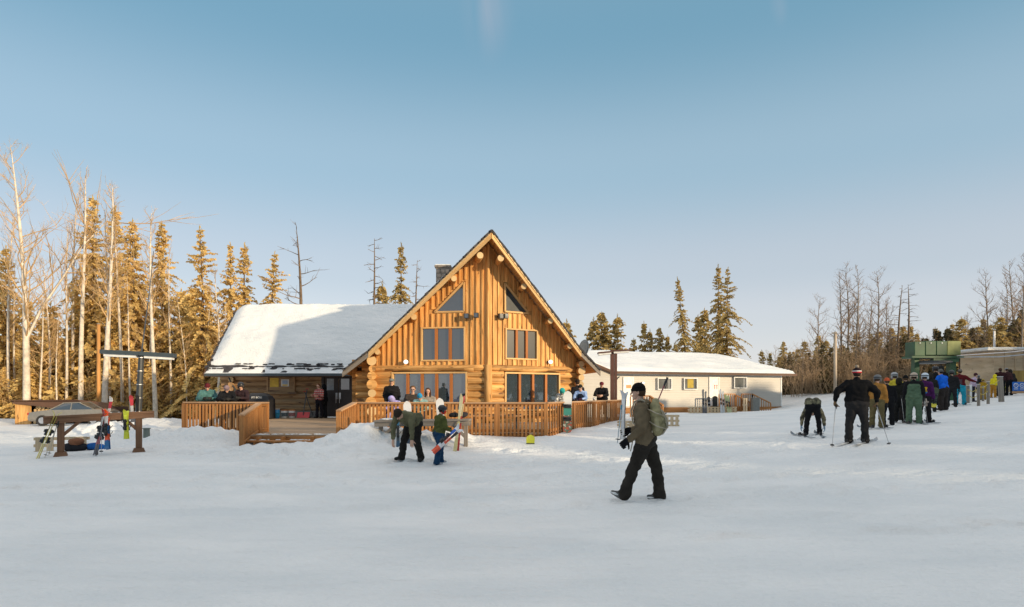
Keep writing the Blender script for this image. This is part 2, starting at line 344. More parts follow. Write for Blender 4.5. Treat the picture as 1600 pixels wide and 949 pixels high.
    for k in range(46): tr.append((rs.uniform(6.5, 16), rs.uniform(15.5, 24)))
    for fx, fy in tr:
        ix = np.searchsorted(xs, fx); iy = np.searchsorted(ys, fy)
        sl = (slice(max(iy-4, 0), iy+5), slice(max(ix-4, 0), ix+5)); dx = X[sl]-fx; dy = Y[sl]-fy; r = np.sqrt((dx/.15)**2+(dy/.2)**2)
        Z[sl] += -.075*np.exp(-r**2)+.03*np.exp(-((r-1.5)/.5)**2)
    ny, nx = X.shape; V = np.stack([X, Y, Z], -1).reshape(-1, 3); I = np.arange(nx*ny).reshape(ny, nx)
    Fc = np.stack([I[:-1, :-1], I[:-1, 1:], I[1:, 1:], I[1:, :-1]], -1).reshape(-1, 4)
    me = bpy.data.meshes.new('snow_ground'); me.vertices.add(len(V)); me.vertices.foreach_set('co', V.ravel().astype('f'))
    me.loops.add(len(Fc)*4); me.loops.foreach_set('vertex_index', Fc.ravel()); me.polygons.add(len(Fc)); me.polygons.foreach_set('loop_start', np.arange(0, len(Fc)*4, 4)); me.polygons.foreach_set('loop_total', np.full(len(Fc), 4))
    me.update(calc_edges=True); me.polygons.foreach_set('use_smooth', [True]*len(Fc)); me.materials.append(SNOW)
    tag(link('snow_ground', me), 'snow covered ground rising gently towards the right', 'ground', kind='structure')
make_ground()
# ================================================================ THE LODGE
DZ = .5                                                      # deck floor height
MO = Vector((-1.56, 28.3)); uu = Vector((.988, .153)); vv = Vector((-.153, .988))
def LW(u, v, z): p = MO + uu*u + vv*v; return Vector((p.x, p.y, z))
UA = .3; PROF = [(-5.7, 2.68), (-4.6, 3.50), (UA, 8.2), (4.45, 3.62), (5.45, 2.78)]
def zr(u):
    for (a, za), (b, zb) in zip(PROF, PROF[1:]):
        if u <= b: return za + (zb-za)*(u-a)/(b-a)
    return PROF[-1][1]
def vf(u): return -2.9 + 2.3*(UA-u)/6.0 if u < UA else -2.9 + 2.3*(u-UA)/5.15
class Face:
    def __init__(s, P0, P1):
        s.P0 = Vector((P0[0], P0[1], 0)); d = Vector((P1[0], P1[1], 0))-s.P0; s.len = d.length; s.e = d.normalized()
        s.n = Vector((s.e.y, -s.e.x, 0))
        if s.n.y > 0: s.n = -s.n
    def hit(s, px, py):
        r = Vector(((px-800)/F, 1, (HZ-py)/F)); t = s.n.dot(s.P0)/s.n.dot(Vector((r.x, r.y, 0)))
        p = r*t; return (p-s.P0).dot(s.e), CAMH+p.z
    def s_(s, px): return s.hit(px, 600)[0]
    def p(s, a, z, out=0): q = s.P0 + s.e*a + s.n*out; return Vector((q.x, q.y, z))
    def box(s, mb, a0, a1, z0, z1, o0, o1, m=0): mb.obox(s.p((a0+a1)/2, (z0+z1)/2, (o0+o1)/2), [s.e, s.n, Vector((0, 0, 1))], (a1-a0, abs(o1-o0), z1-z0), m)
CL, CC, CR = LW(-5.2, 0, 0), LW(UA, -1.8, 0), LW(4.55, 0, 0)
FL = Face(CL, CC); FR = Face(CC, CR)
lodge = thing('log_lodge', 'honey coloured log lodge with steep gabled front and snowy side wing', 'lodge', (MO.x, MO.y, DZ))
ZB = 2.9                                                      # top of the log storey
def window(face, a0, a1, z0, z1, n, parent, out=.02, glass=GLASS, fw=.07, mul=REDTRIM, frame_m=None, depth=.12, sill=False, ratios=None):
    fr = MB(); face.box(fr, a0-fw, a0, z0-fw, z1+fw, out-depth, out+.05); face.box(fr, a1, a1+fw, z0-fw, z1+fw, out-depth, out+.05)
    face.box(fr, a0, a1, z1, z1+fw, out-depth, out+.048); face.box(fr, a0, a1, z0-fw, z0, out-depth, out+.048)
    w = fr.build('window', frame_m or TRIM, parent)
    g = MB(); face.box(g, a0, a1, z0, z1, out-.07, out-.055); g.build('pane', glass, w)
    for i in range(1, n):
        a = a0+(a1-a0)*i/n; q = MB(); face.box(q, a-.055, a+.055, z0, z1, out-.09, out+.03); q.build('mullion', mul, w)
    return w
# --- log storey: courses of round logs, interrupted at the windows
def log_wall(face, a0, a1, z0, z1, holes, parent, mat=LOG, d=.29, name='log_wall'):
    k = round((z1-z0)/d); d = (z1-z0)/k; mb = MB()
    for i in range(k):
        zc = z0+d*(i+.5); segs = [(a0, a1)]
        for h0, h1, hz0, hz1 in holes:
            if hz0-.02 < zc < hz1+.02:
                segs = [q for s in segs for q in ((s[0], min(s[1], h0)), (max(s[0], h1), s[1])) if q[1]-q[0] > .05]
        for s0, s1 in segs:
            n = max(2, int((s1-s0)/.5)); r0 = d*.56*U(.96, 1.06); pts = []; rr = []
            for j in range(n+1):
                a = s0+(s1-s0)*j/n; pts.append(face.p(a, zc+U(-.006, .006), -.1+U(-.012, .012))); rr.append(r0*U(.97, 1.04))
            mb.tube(pts, rr, 12)
        if not segs: continue
    return mb.build(name, mat, parent, smooth=False)
wl = (FL.s_(615), FL.s_(728)); wr = (FR.s_(790), FR.s_(872)); zt = FL.hit(670, 584)[1]; zs = DZ+.55
log_wall(FL, 0, FL.len-.12, DZ-.1, ZB-.22, [(wl[0]-.08, wl[1]+.08, zs-.1, zt+.1)], lodge)
log_wall(FR, .12, FR.len, DZ-.1, ZB-.22, [(wr[0]-.08, wr[1]+.08, zs-.1, zt+.1)], lodge)
window(FL, wl[0], wl[1], zs, zt, 5, lodge, out=.03, depth=.25, mul=REDTRIM)
window(FR, wr[0], wr[1], zs, zt, 4, lodge, out=.03, depth=.25)
for f, (a, b) in ((FL, wl), (FR, wr)):                         # carved log lintels over the long windows
    mb = MB(); n = 8; mb.tube([f.p(a-.35+(b-a+.7)*i/n, zt+.2+.03*math.sin(i*1.3), -.0) for i in range(n+1)], [.11*U(.9, 1.1) for i in range(n+1)], 10); mb.build('lintel', LOG, lodge, smooth=True)
mb = MB(); n = 10                                                # squared ledger beam on top
for f, a0, a1 in ((FL, .3, FL.len-.1), (FR, .1, FR.len)):
    mb.tube([f.p(a0+(a1-a0)*i/n, ZB-.1, -.02) for i in range(n+1)], [.135*U(.95, 1.06) for i in range(n+1)], 10)
mb.build('ledger_log', LOG, lodge, smooth=True)
mb = MB(); mb.tube([(CC.x, CC.y-.02, DZ-.1), (CC.x, CC.y-.02, ZB+.02)], [.17, .16], 14); mb.build('corner_log', LOG, lodge, smooth=True)
mb = MB(); mb.tube([(CC.x, CC.y-.01, ZB), (CC.x, CC.y-.01, zr(UA)-.3)], [.07, .07], 8); mb.build('corner_board', BOARD, lodge)
def log_ends(pos, axis, z0, z1, parent, mat=LOG, seedr=1, big=.2, ln=.55):
    rs = random.Random(seedr); z = z0
    while z < z1-.05:
        r = rs.choice([big*.72, big*.9, big*1.08]); z += r*.93
        mb = MB(); a = Vector((pos[0]+rs.uniform(-.05, .05), pos[1], z)); ax = Vector((axis[0], axis[1], 0))
        mb.tube([a+ax*.6, a-ax*(ln+rs.uniform(-.1, .08)), a-ax*(ln+.03)], [r, r, r*.93], 14, 0); mb.m[-1] = 1
        mb.build('log_end', [mat, LOGEND], parent); z += r*.93
log_ends(LW(-4.5, 0, 0), vv, DZ, ZB+.25, lodge, seedr=3, ln=.6)
log_ends(LW(4.62, .0, 0), vv, DZ, ZB+.2, lodge, seedr=8, ln=.45)
# --- board and batten gable
def cuts_fn(face, rects, tris):
    def f(a):
        out = []
        for a0, a1, z0, z1 in rects:
            if a0-.1 < a < a1+.1: out.append((z0-.06, z1+.06))
        for pts in tris:                                       # (a_lo, a_hi, z0, z at a_lo, z at a_hi)
            a0, a1, z0, za, zb = pts
            if a0-.12 < a < a1+.12: out.append((z0-.06, max(z0+.02, za+(zb-za)*min(1, max(0, (a-a0)/(a1-a0))))+.10))
        return sorted(out)
    return f
def RB(face, p0, p1): a0, z1 = face.hit(*p0); a1, z0 = face.hit(*p1); return (a0, a1, z0, z1)
rL = RB(FL, (660, 514), (725, 562)); rR = RB(FR, (791, 515), (838, 561))
tLa, _ = FL.hit(679, 487); tLb, tz0 = FL.hit(725, 487); tz1 = FL.hit(725, 441)[1]
tRa, uz0 = FR.hit(789, 487); tRb, _ = FR.hit(826, 487); uz1 = FR.hit(789, 443)[1]
def uof(face, a): q = face.p(a, 0); return (Vector((q.x, q.y))-MO).dot(uu)
for face, rects, tris in ((FL, [rL], [(tLa, tLb, tz0, tz0, tz1)]), (FR, [rR], [(tRa, tRb, uz0, uz1, uz0)])):
    cf = cuts_fn(face, rects, tris)
    us = [0]+[a for a in (np.arange(.05, face.len, .1))]+[face.len]
    mb = MB(); bt = MB(); step = .235; n = int(face.len/step); st = face.len/n
    slab = [face.p(0, ZB-.02, -.06), face.p(face.len, ZB-.02, -.06)]
    pr = [a for a in np.linspace(face.len, 0, 30)]
    slab += [face.p(a, zr(uof(face, a))-.18, -.06) for a in pr]
    mb.prism(slab, -face.n*.12)
    for i in range(n):
        a0 = i*st; a1 = a0+st; am = (a0+a1)/2; top = min(zr(uof(face, a0)), zr(uof(face, a1)))-.16
        if top < ZB+.1: continue
        z = ZB+.0; sg = []
        for c0, c1 in cf(am):
            if c0 > z: sg.append((z, min(c0, top)))
            z = max(z, c1)
        if z < top: sg.append((z, top))
        o = U(0, .008)
        for z0, z1 in sg:
            if z1-z0 > .03: face.box(mb, a0+.004, a1-.004, z0, z1, -.058, -.02+o)
        z = ZB; sg = []
        for c0, c1 in cf(a1):
            if c0 > z: sg.append((z, min(c0, top)))
            z = max(z, c1)
        top2 = zr(uof(face, min(a1, face.len)))-.2
        if z < top2: sg.append((z, top2))
        if i < n-1:
            for z0, z1 in sg:
                if z1-z0 > .05: face.box(bt, a1-.032, a1+.032, z0+.004, z1, -.02, .035)
    g = mb.build('gable_wall', BOARD, lodge); bt.build('batten', BOARD, g)
window(FL, *rL, 3, lodge, out=0, glass=GLASSD, fw=.06, depth=.06)
window(FR, *rR, 3, lodge, out=0, glass=GLASSD, fw=.06, depth=.06)
for face, P in ((FL, [(tLa, tz0), (tLb, tz0), (tLb, tz1)]), (FR, [(tRa, uz0), (tRb, uz0), (tRa, uz1)])):
    fr = MB()
    for i in range(3):
        a, b = P[i], P[(i+1) % 3]; fr.beam(face.p(*a, 0), face.p(*b, 0), .07, .07, up=-face.n)
    w_ = fr.build('window', TRIM, lodge); g = MB(); g.prism([face.p(*q, -.045) for q in P], face.n*.012); g.build('pane', GLASSD if face is FL else DULLG, w_)
# --- roof
def roof_part(u0, u1, zfn, vback, name, mat, lift0, lift1, parent, over=0, smooth=False, ufn=None):
    mb = MB(); us = np.linspace(u0, u1, max(2, int(abs(u1-u0)/.25)+1)); nv = 24
    top = []; bot = []
    for u in us:
        rt = []; rb = []
        for j in range(nv+1):
            v = vf(u)-over+(vback-(vf(u)-over))*(j/nv); rt.append(LW(u, v, zfn(u, v, lift1))); rb.append(LW(u, v, zfn(u, v, lift0)))
        top.append(rt); bot.append(rb)
    idx = {}
    for k, g in ((0, top), (1, bot)):
        for i, row in enumerate(g):
            for j, p in enumerate(row): idx[(k, i, j)] = len(mb.v); mb.v.append(tuple(p))
    n = len(us)
    for i in range(n-1):
        for j in range(nv):
            mb.face((idx[0, i, j], idx[0, i+1, j], idx[0, i+1, j+1], idx[0, i, j+1])); mb.face((idx[1, i, j], idx[1, i, j+1], idx[1, i+1, j+1], idx[1, i+1, j]))
        for j in (0, nv): mb.face((idx[0, i, j], idx[1, i, j], idx[1, i+1, j], idx[0, i+1, j]))
    for i in (0, n-1):
        for j in range(nv): mb.face((idx[0, i, j], idx[0, i, j+1], idx[1, i, j+1], idx[1, i, j]))
    return mb.build(name, mat, parent, smooth=smooth)
flat = lambda u, v, l: zr(u)+l
rf = roof_part(-5.7, UA, flat, 8, 'roof', [SHING], -.06, .03, lodge); 
rf2 = roof_part(UA, 5.45, flat, 8, 'roof', [SHING], -.06, .03, lodge)
for (a, b), nm in (((-5.66, UA), 0), ((UA, 5.41), 1)):
    roof_part(a, b, flat, 7.9, 'soffit', [BOARD], -.14, -.065, lodge, over=-.03)
def snowz(u, v, l):
    if l < 0: return zr(u)+.02
    e = min(1, (v-vf(u))/.25+.35); ed = min(1, (u+5.75)/.5)
    return zr(u)+.03+.13*max(.15, e)*max(.1, ed)*(1+.5*mnoise.noise(Vector((u*1.1, v*1.1, 0))))-.03*(mnoise.noise(Vector((u*4, v*4, 2)))+.3)
roof_part(-5.68, UA-.02, snowz, 7.9, 'roof_snow', [SNOW], -1, 1, rf, over=-.02, smooth=True)
def snowz2(u, v, l):
    if l < 0: return zr(u)+.0
    return zr(u)+.0+.10*min(1, max(0, (v-vf(u)-.8)/.6))*min(1, (u-UA)/.4)
roof_part(UA+.02, 5.4, snowz2, 7.9, 'roof_snow', [SNOW], -1, 1, rf2, over=-.1, smooth=True)
# ragged shingle courses showing at the verges
mb = MB()
for side in (-1, 1):
    u = -5.7 if side < 0 else UA
    u1 = UA if side < 0 else 5.45
    while u < u1-.05:
        un = min(u1, u+U(.10, .2)); um = (u+un)/2
        a = LW(u, vf(um)-.03-U(0, .035), zr(u)+.005+U(0, .02)); b = LW(un, vf(um)-.03, zr(un)+.005)
        mb.beam(a, b, .14, .06+U(0, .035), up=(0, 0, 1)); u = un
mb.build('shingle_edge', SHING, rf)
def verge(us, off0, off1, w, mat, name, push=.0):
    for (ua, ub) in us:
        mb = MB(); a = LW(ua, vf(ua)-push, 0); b = LW(ub, vf(ub)-push, 0)
        a0 = Vector((a.x, a.y, zr(ua)+off0)); a1 = Vector((a.x, a.y, zr(ua)+off1)); b0 = Vector((b.x, b.y, zr(ub)+off0)); b1 = Vector((b.x, b.y, zr(ub)+off1))
        q = (b-a).normalized().cross(Vector((0, 0, 1))); q = Vector((q.x, q.y, 0)).normalized(); q = q if q.y < 0 else -q
        mb.prism([a0, b0, b1, a1], q*w); mb.build(name, mat, rf)
verge([(-4.6, UA), (UA, 4.45)], -.30, -.045, .05, TRIM, 'fascia')
verge([(-5.7, -4.6), (4.45, 5.45)], -.26, -.05, .05, GREYW, 'fascia')
verge([(-4.6, UA-.1), (UA+.1, 4.45)], -.12, -.05, .03, LOGEND, 'fascia_cap', .055)
for u, z_off, r in ((UA-.42, -.52, .155), (UA+.42, -.54, .155), (-1.15, -.42, .14), (-2.75, -.40, .14), (-4.25, -.38, .13), (1.75, -.44, .14), (3.0, -.40, .14), (3.95, -.38, .14)):
    r *= .9; z = zr(u)+z_off; mb = MB(); a = LW(u, 1.0, z); b = LW(u, vf(u)+.16, z)
    mb.tube([a, b, LW(u, vf(u)+.13, z)], [r, r, r*.93], 14); mb.m[-1] = 1; mb.build('purlin', [LOG, LOGEND], lodge)
mb = MB()
for a0, a1, z1 in ((-5.68, -5.2, 2.55),): mb.obox(LW(-5.3, 4.1, 1.9), [Vector((*uu, 0)), Vector((*vv, 0)), Vector((0, 0, 1))], (.2, 7.6, 2.6))
mb.obox(LW(4.6, 4.1, 1.9), [Vector((*uu, 0)), Vector((*vv, 0)), Vector((0, 0, 1))], (.2, 7.6, 2.6))
mb.build('side_wall', LOG, lodge)
# interior of the ground floor seen through the glass
mb = MB(); INT = plain('interior_wall', (.22, .19, .16), .8); 
mb.obox(LW(-.3, 4.3, 1.7), [Vector((*uu, 0)), Vector((*vv, 0)), Vector((0, 0, 1))], (9.6, .1, 2.7)); mb.build('interior_wall', INT, lodge)
mb = MB(); mb.prism([LW(-5.1, 0, DZ), LW(UA, -1.6, DZ), LW(4.5, 0, DZ), LW(4.5, 4.2, DZ), LW(-5.1, 4.2, DZ)], (0, 0, .03)); mb.build('interior_floor', DECKW, lodge)
mb = MB(); mb.prism([LW(-5.1, 0, ZB-.05), LW(UA, -1.6, ZB-.05), LW(4.5, 0, ZB-.05), LW(4.5, 4.2, ZB-.05), LW(-5.1, 4.2, ZB-.05)], (0, 0, .05)); mb.build('ceiling', INT, lodge)
# chimney
ch = at(693, 430, 31.5); BR = plain('chimney_stone', (.22, .18, .145), .9, var=.45, scale=9, bump=.8)
mb = MB(); mb.box((ch.x, ch.y, 6.6), (.66, .66, 2.6)); c = mb.build('chimney', BR, lodge)
mb = MB()
for i in range(7):
    for j in range(3): mb.box((ch.x-.22+j*.22+(i % 2)*.03, ch.y-.34, 6.5+i*.2), (.19, .03, .16))
mb.build('stone_facing', plain('chimney_brick', (.36, .28, .22), .9, var=.4, scale=3), c)
mb = MB(); mb.box((ch.x, ch.y, 7.94), (.8, .8, .09)); mb.box((ch.x, ch.y, 8.01), (.7, .7, .05), 1); mb.build('chimney_cap', [BR, SNOW], c)
# lamps on the gable
def bulb(face, px, py, name='wall_lamp'):
    a, z = face.hit(px, py); mb = MB(); mb.cyl(face.p(a, z, .0), face.p(a, z, .08), .05, .06, 12); o = mb.build(name, DARK, lodge)
    q = MB(); q.ell(face.p(a, z-.0, .16), (.1, .1, .09), 12, 6); m, t, b, N_, L_ = base_mat('lamp_glass'); b.inputs['Base Color'].default_value = (.8, .8, .78, 1); b.inputs['Emission Color'].default_value = (1, .95, .85, 1); b.inputs['Emission Strength'].default_value = .6
    q.build('lamp_globe', m, o, smooth=True)
bulb(FL, 636, 566)
bulb(FR, 857, 566)
for face, px, py in ((FL, 731, 495), (FL, 746, 494), (FR, 778, 495), (FR, 786, 495)):
    a, z = face.hit(px, py); mb = MB(); face.box(mb, a-.03, a+.03, z-.03, z+.03, 0, .14); face.box(mb, a-.09, a+.09, z-.1, z+.1, .14, .3); face.box(mb, a-.07, a+.07, z-.08, z+.08, .3, .31, 1); mb.build('flood_lamp', [DARK, GLASSD], lodge)
# satellite dish on the right eave
dp = LW(5.0, .2, 3.15); mb = MB(); mb.cyl(dp-Vector((0, 0, .25)), dp+Vector((0, 0, .45)), .025); Mx = Matrix.Rotation(R(75), 3, 'X') @ Matrix.Rotation(R(0), 3, 'Z')
Mx = Matrix.Rotation(R(-55), 3, 'Z') @ Matrix.Rotation(R(80), 3, 'X')
dish = mb.build('satellite_dish', DARK, lodge)
mb = MB(); mb.rings([(0, .02, .02), (.01, .2, .23), (.05, .36, .42), (.06, .36, .42), (.03, .2, .23), (.02, .02, .02)], 20, M=Mx, c=dp+Vector((-.05, -.1, .62))); mb.build('reflector', plain('dish_grey', (.18, .19, .2), .5), dish, smooth=True)
# --- WING (lower part left) : wall plane y=33.3, eave y=32.3
WX0, WY = -15.0, 33.4; WF = Face((WX0, WY), (-6.0, WY))
EZ, EY, RZ, RY = 2.78, 32.3, 6.35, 36.0; XL = -15.5
door_s = WF.s_(503)
nb = (WF.s_(421), WF.s_(460))
log_wall(WF, WF.s_(346), door_s, DZ+.35, 2.75, [], lodge, LOGW, d=.30)
mb = MB(); WF.box(mb, WF.s_(346), door_s, DZ-.2, DZ+.35, -.2, .02); mb.build('base_wall', GREYW, lodge)
log_ends((WF.p(WF.s_(364), 0).x, WY), (0, 1), DZ+.35, 2.7, lodge, LOGW, 5, .17, .25)
mb = MB(); mb.box((-14.6, 36.8, 1.6), (.2, 6.6, 2.4)); mb.box((-10.3, 40, 1.6), (8.8, .2, 2.4)); mb.build('side_wall', LOGW, lodge)
# wing gable end triangle
mb = MB(); mb.prism([(-14.7, 33.3, 2.7), (-14.7, 39.7, 2.7), (-14.7, 36, 6.1)], (.1, 0, 0)); mb.build('gable_wall', BOARD, lodge)
# wing roof as two slopes
def slope(x0, x1, y0, z0, y1, z1, off, th, name, mat, par):
    mb = MB(); mb.prism([(x0, y0, z0+off), (x1, y0, z0+off), (x1, y1, z1+off), (x0, y1, z1+off)], (0, 0, th)); return mb.build(name, mat, par)
wr_ = slope(XL, -2.9, EY, EZ, RY, RZ, -.1, .12, 'roof', SHING, lodge); slope(XL, -2.9, 39.7, EZ, RY, RZ, -.1, .12, 'roof', SHING, lodge)
mb = MB(); mb.box(((XL-6.9)/2, EY-.03, EZ-.09), (abs(XL+6.9), .09, .13)); mb.build('gutter', plain('dark_blue_gutter', (.05, .065, .075), .5), wr_)
mb = MB(); mb.box(((XL-6.9)/2, (EY+WY)/2, EZ-.16), (abs(XL+6.9), WY-EY+.1, .03)); mb.build('soffit', BROWNP, wr_)
mb = MB()
for y0, z0, y1, z1 in ((EY-.05, EZ-.14, RY, RZ-.1), (39.75, EZ-.14, RY, RZ-.1)): mb.beam((XL-.03, y0, z0), (XL-.03, y1, z1), .05, .2)
mb.build('fascia', BROWNP, wr_)
def wing_snow():
    mb = MB(); nx, ny = 150, 60; x0, x1 = XL-.05, -2.9; idx = []
    for j in range(ny+1):
        b = j/ny; y = EY+(RY+.25-EY)*b; row = []
        for i in range(nx+1):
            a = i/nx; x = x0+(x1-x0)*a; sl = min(1, (y-EY)/(RY-EY)); zb = EZ+(RZ-EZ)*sl
            d = (y-EY); e = min(1, max(0, (x-x0)/.8)); tt = .40*(1-math.exp(-max(0, d-.35)/.5))+.03
            n = mnoise.noise(Vector((x*.8, y*1.2, 1)))*.06 + mnoise.noise(Vector((x*3, y*5, 4)))*.025
            if d < .9:                                            # thin icy band near the eave lets shingles show
                n -= .03*max(0, mnoise.noise(Vector((x*1.7, y*7, 8)))+.12)*(1 if d < .75 else (0.9-d)/.15)*2
                if .28 < d < .42: n -= .05+.05*mnoise.noise(Vector((x*2, 0, 3)))
            lf = math.sin(min(1, e)*math.pi/2); z = zb+.02+(tt*lf)+n*(.4+.6*lf)
            if b > .93: z -= (b-.93)*1.2
            if j == 0: z = zb-.02
            row.append(len(mb.v)); xx = x + (mnoise.noise(Vector((y*2.2, 0, 0)))*.12 if i == 0 else 0)
            mb.v.append((xx, y-.04 if j == 0 else y, z if i else zb-.03))
        idx.append(row)
    for j in range(ny):
        for i in range(nx): mb.face((idx[j][i], idx[j][i+1], idx[j+1][i+1], idx[j+1][i]))
    mb.build('roof_snow', SNOW, wr_, smooth=True)
wing_snow()
# exposed rough shingle tufts breaking the snow near the eave and along the verge
mb = MB(); rs = random.Random(2)
for k in range(60):
    x = rs.uniform(XL+.1, -7.2); t = rs.choice([.04, .07, .10, .11]); y = EY+(RY-EY)*t; z = EZ+(RZ-EZ)*t
    mb.box((x, y, z+.09), (rs.uniform(.08, .35), .05, rs.uniform(.02, .05)), rx=R(40), rz=rs.uniform(-.3, .3))
for k in range(70):
    t = rs.uniform(0, 1); mb.box((XL-.02+rs.uniform(-.05, .1), EY+(RY-EY)*t, EZ+(RZ-EZ)*t+.03), (.12, .1, .08), rx=R(45), rz=rs.uniform(-.5, .5))
mb.build('bare_shingle', SHING, wr_); mb = MB()
px0 = at(458, 572, 33.0)
for k in range(9):
    a = rs.uniform(0, 6.28); mb.beam((px0.x, px0.y-.1, px0.z-.05), (px0.x+math.cos(a)*.4, px0.y-.15, px0.z+.0+math.sin(a)*.22), .05, .05)
mb.build('bare_shingle', SHING, wr_)
mb = MB(); mb.tube([(-14.65, WY-.25, EZ-.2), (-14.5, WY-.25, 2.2), (-14.35, WY-.25, 2.0), (-14.35, WY-.2, DZ)], .05, 8); mb.build('downspout', DARK, lodge)
# notice window with a ledge
a0, a1 = nb; z1 = WF.hit(440, 590)[1]; z0 = WF.hit(440, 613)[1]
mb = MB(); WF.box(mb, a0, a1, z0, z1, .06, .13); nbd = mb.build('notice_board', LOGW, lodge)
mb = MB(); WF.box(mb, a0-.15, a1+.2, z0-.1, z0-.0, .05, .3); WF.box(mb, a0-.08, a0, z0, z1+.05, .06, .18); WF.box(mb, a1, a1+.08, z0, z1+.05, .06, .18); mb.build('ledge', LOGW, nbd)
mb = MB(); s0, t1 = WF.hit(423.5, 591); s1, t0 = WF.hit(437, 605); WF.box(mb, s0, s1, t0, t1, .135, .15); mb.build('yellow_notice', plain('yellow_paper', (.75, .5, .06), .6), nbd)
s0, t1 = WF.hit(441, 593); s1, t0 = WF.hit(453, 604)
mb = MB(); WF.box(mb, s0, s1, t0, t1, .135, .155); mb.build('white_notice', WHITE, nbd); mb = MB(); WF.box(mb, s0+.06, s1-.06, t0+.12, t1-.06, .157, .16); mb.build('notice_print', plain('pale_blue_print', (.35, .45, .62), .5), nbd)
mb = MB(); WF.box(mb, s0+.06, s1-.06, t0+.03, t0+.1, .157, .16); mb.build('notice_print', plain('yellow_paper', (.75, .5, .06), .6), nbd)
# dark double entrance: one leaf faces us, the return wall stands beside it
DOORM = plain('dark_brown_door', (.055, .042, .038), .5, var=.2)
dz1 = WF.hit(520, 583)[1]
mb = MB(); WF.box(mb, door_s, door_s+.12, DZ, 2.72, -.1, .1); WF.box(mb, door_s+.12, WF.s_(560), dz1, 2.72, -.1, .1); mb.build('door_surround', DOORM, lodge)
for q, (pa, pb) in enumerate(((506.5, 528.5), (529.5, 556))):
    a, b = WF.s_(pa), WF.s_(pb); mb = MB(); WF.box(mb, a, b, DZ+.03, dz1-.02, -.04, .02); d = mb.build('door', DOORM, lodge)
    x0, x1 = WF.s_(511 if q == 0 else 533), WF.s_(522 if q == 0 else 546); y0, y1 = WF.hit(515, 610 if q == 0 else 609)[1], WF.hit(515, 592)[1]
    mb = MB(); WF.box(mb, x0, x1, y0, y1, .021, .03); mb.build('door_window', plain('pale_glass', (.35, .4, .45), .15) if q == 0 else GLASSD, d)
    hx = WF.s_(524.5 if q == 0 else 529.8); mb = MB(); WF.box(mb, hx, hx+.1, WF.hit(500, 624)[1], WF.hit(500, 614)[1], .021, .04); mb.cyl(WF.p(hx+.05, 1.25, .1), WF.p(hx+.05, 1.5, .1), .015); mb.build('door_handle', STEEL, d)

# ================================================================ DECK
deck = thing('wooden_deck', 'broad wooden deck wrapping the front of the log lodge', 'deck', (-4, 20, .1))
outline = [(-10.75, 21), (-7.75, 20.2), (-7.6, 18.6), (-5.06, 18.6), (-4.9, 20), (1.03, 19.5), (5.6, 32), (5.6, 33.6), (-15, 33.6), (-12.0, 27)]
# planks run left-right: cut each by the outline
def span(y):
    xs = []
    n = len(outline)
    for i in range(n):
        (x0, y0), (x1, y1) = outline[i], outline[(i+1) % n]
        if (y0 <= y < y1) or (y1 <= y < y0): xs.append(x0+(x1-x0)*(y-y0)/(y1-y0))
    xs.sort(); return list(zip(xs[::2], xs[1::2]))
mb = MB(); y = 18.6; pw = .145
while y < 33.5:
    for a, b in span(y+pw/2):
        x = a
        while x < b-.01:
            e = min(b, x+U(2.6, 4.6)); e = b if b-e < .8 else e
            mb.box(((x+e)/2, y+pw/2, DZ-.02+U(-.002, .002)), (e-x-.006, pw-.008, .04)); x = e
    y += pw
mb.build('deck_floor', DECKW, deck)
mb = MB(); mb.box((-6.33, 18.62, DZ-.14), (2.56, .05, .2)); mb.beam((-4.9, 20.03, DZ-.14), (1.03, 19.53, DZ-.14), .05, .2); mb.beam((1.05, 19.55, DZ-.14), (5.58, 32, DZ-.14), .05, .2); mb.beam((-10.75, 21.03, DZ-.14), (-7.75, 20.23, DZ-.14), .05, .2); mb.build('rim_joist', RAIL, deck)
# stairs
st = MB()
for k, (yy, zz) in enumerate(((18.32, .335), (17.98, .2))): st.box((-6.33-.03*k, yy, zz), (2.75+.25*k, .36, .045))
stairs = st.build('stairs', RAIL, deck)
st = MB()
for k, (yy, zz, xs) in enumerate(((18.5, .41, (-7.3, -6.6, -5.75)), (18.3, .26, (-7.3, -6.75, -5.9)), (17.95, .12, (-7.3, -6.75, -5.9)))):
    for x in xs: st.box((x, yy-.02, zz-.0), (.06, .3, .13 if k else .1))
st.build('stringer', RAIL, stairs)
st = MB(); rs = random.Random(9)
for k in range(90):
    x = rs.uniform(-7.5, -5.2); yy, zz = rs.choice([(18.45, .365), (18.1, .23), (18.7, .505), (18.85, .505)]); st.ell((x, yy+rs.uniform(-.04, .06), zz), (rs.uniform(.03, .12), .05, .02), 7, 3)
st.build('trodden_snow', SNOW, stairs, smooth=True)
BAL = {}; nbal = [0]; extra = {}
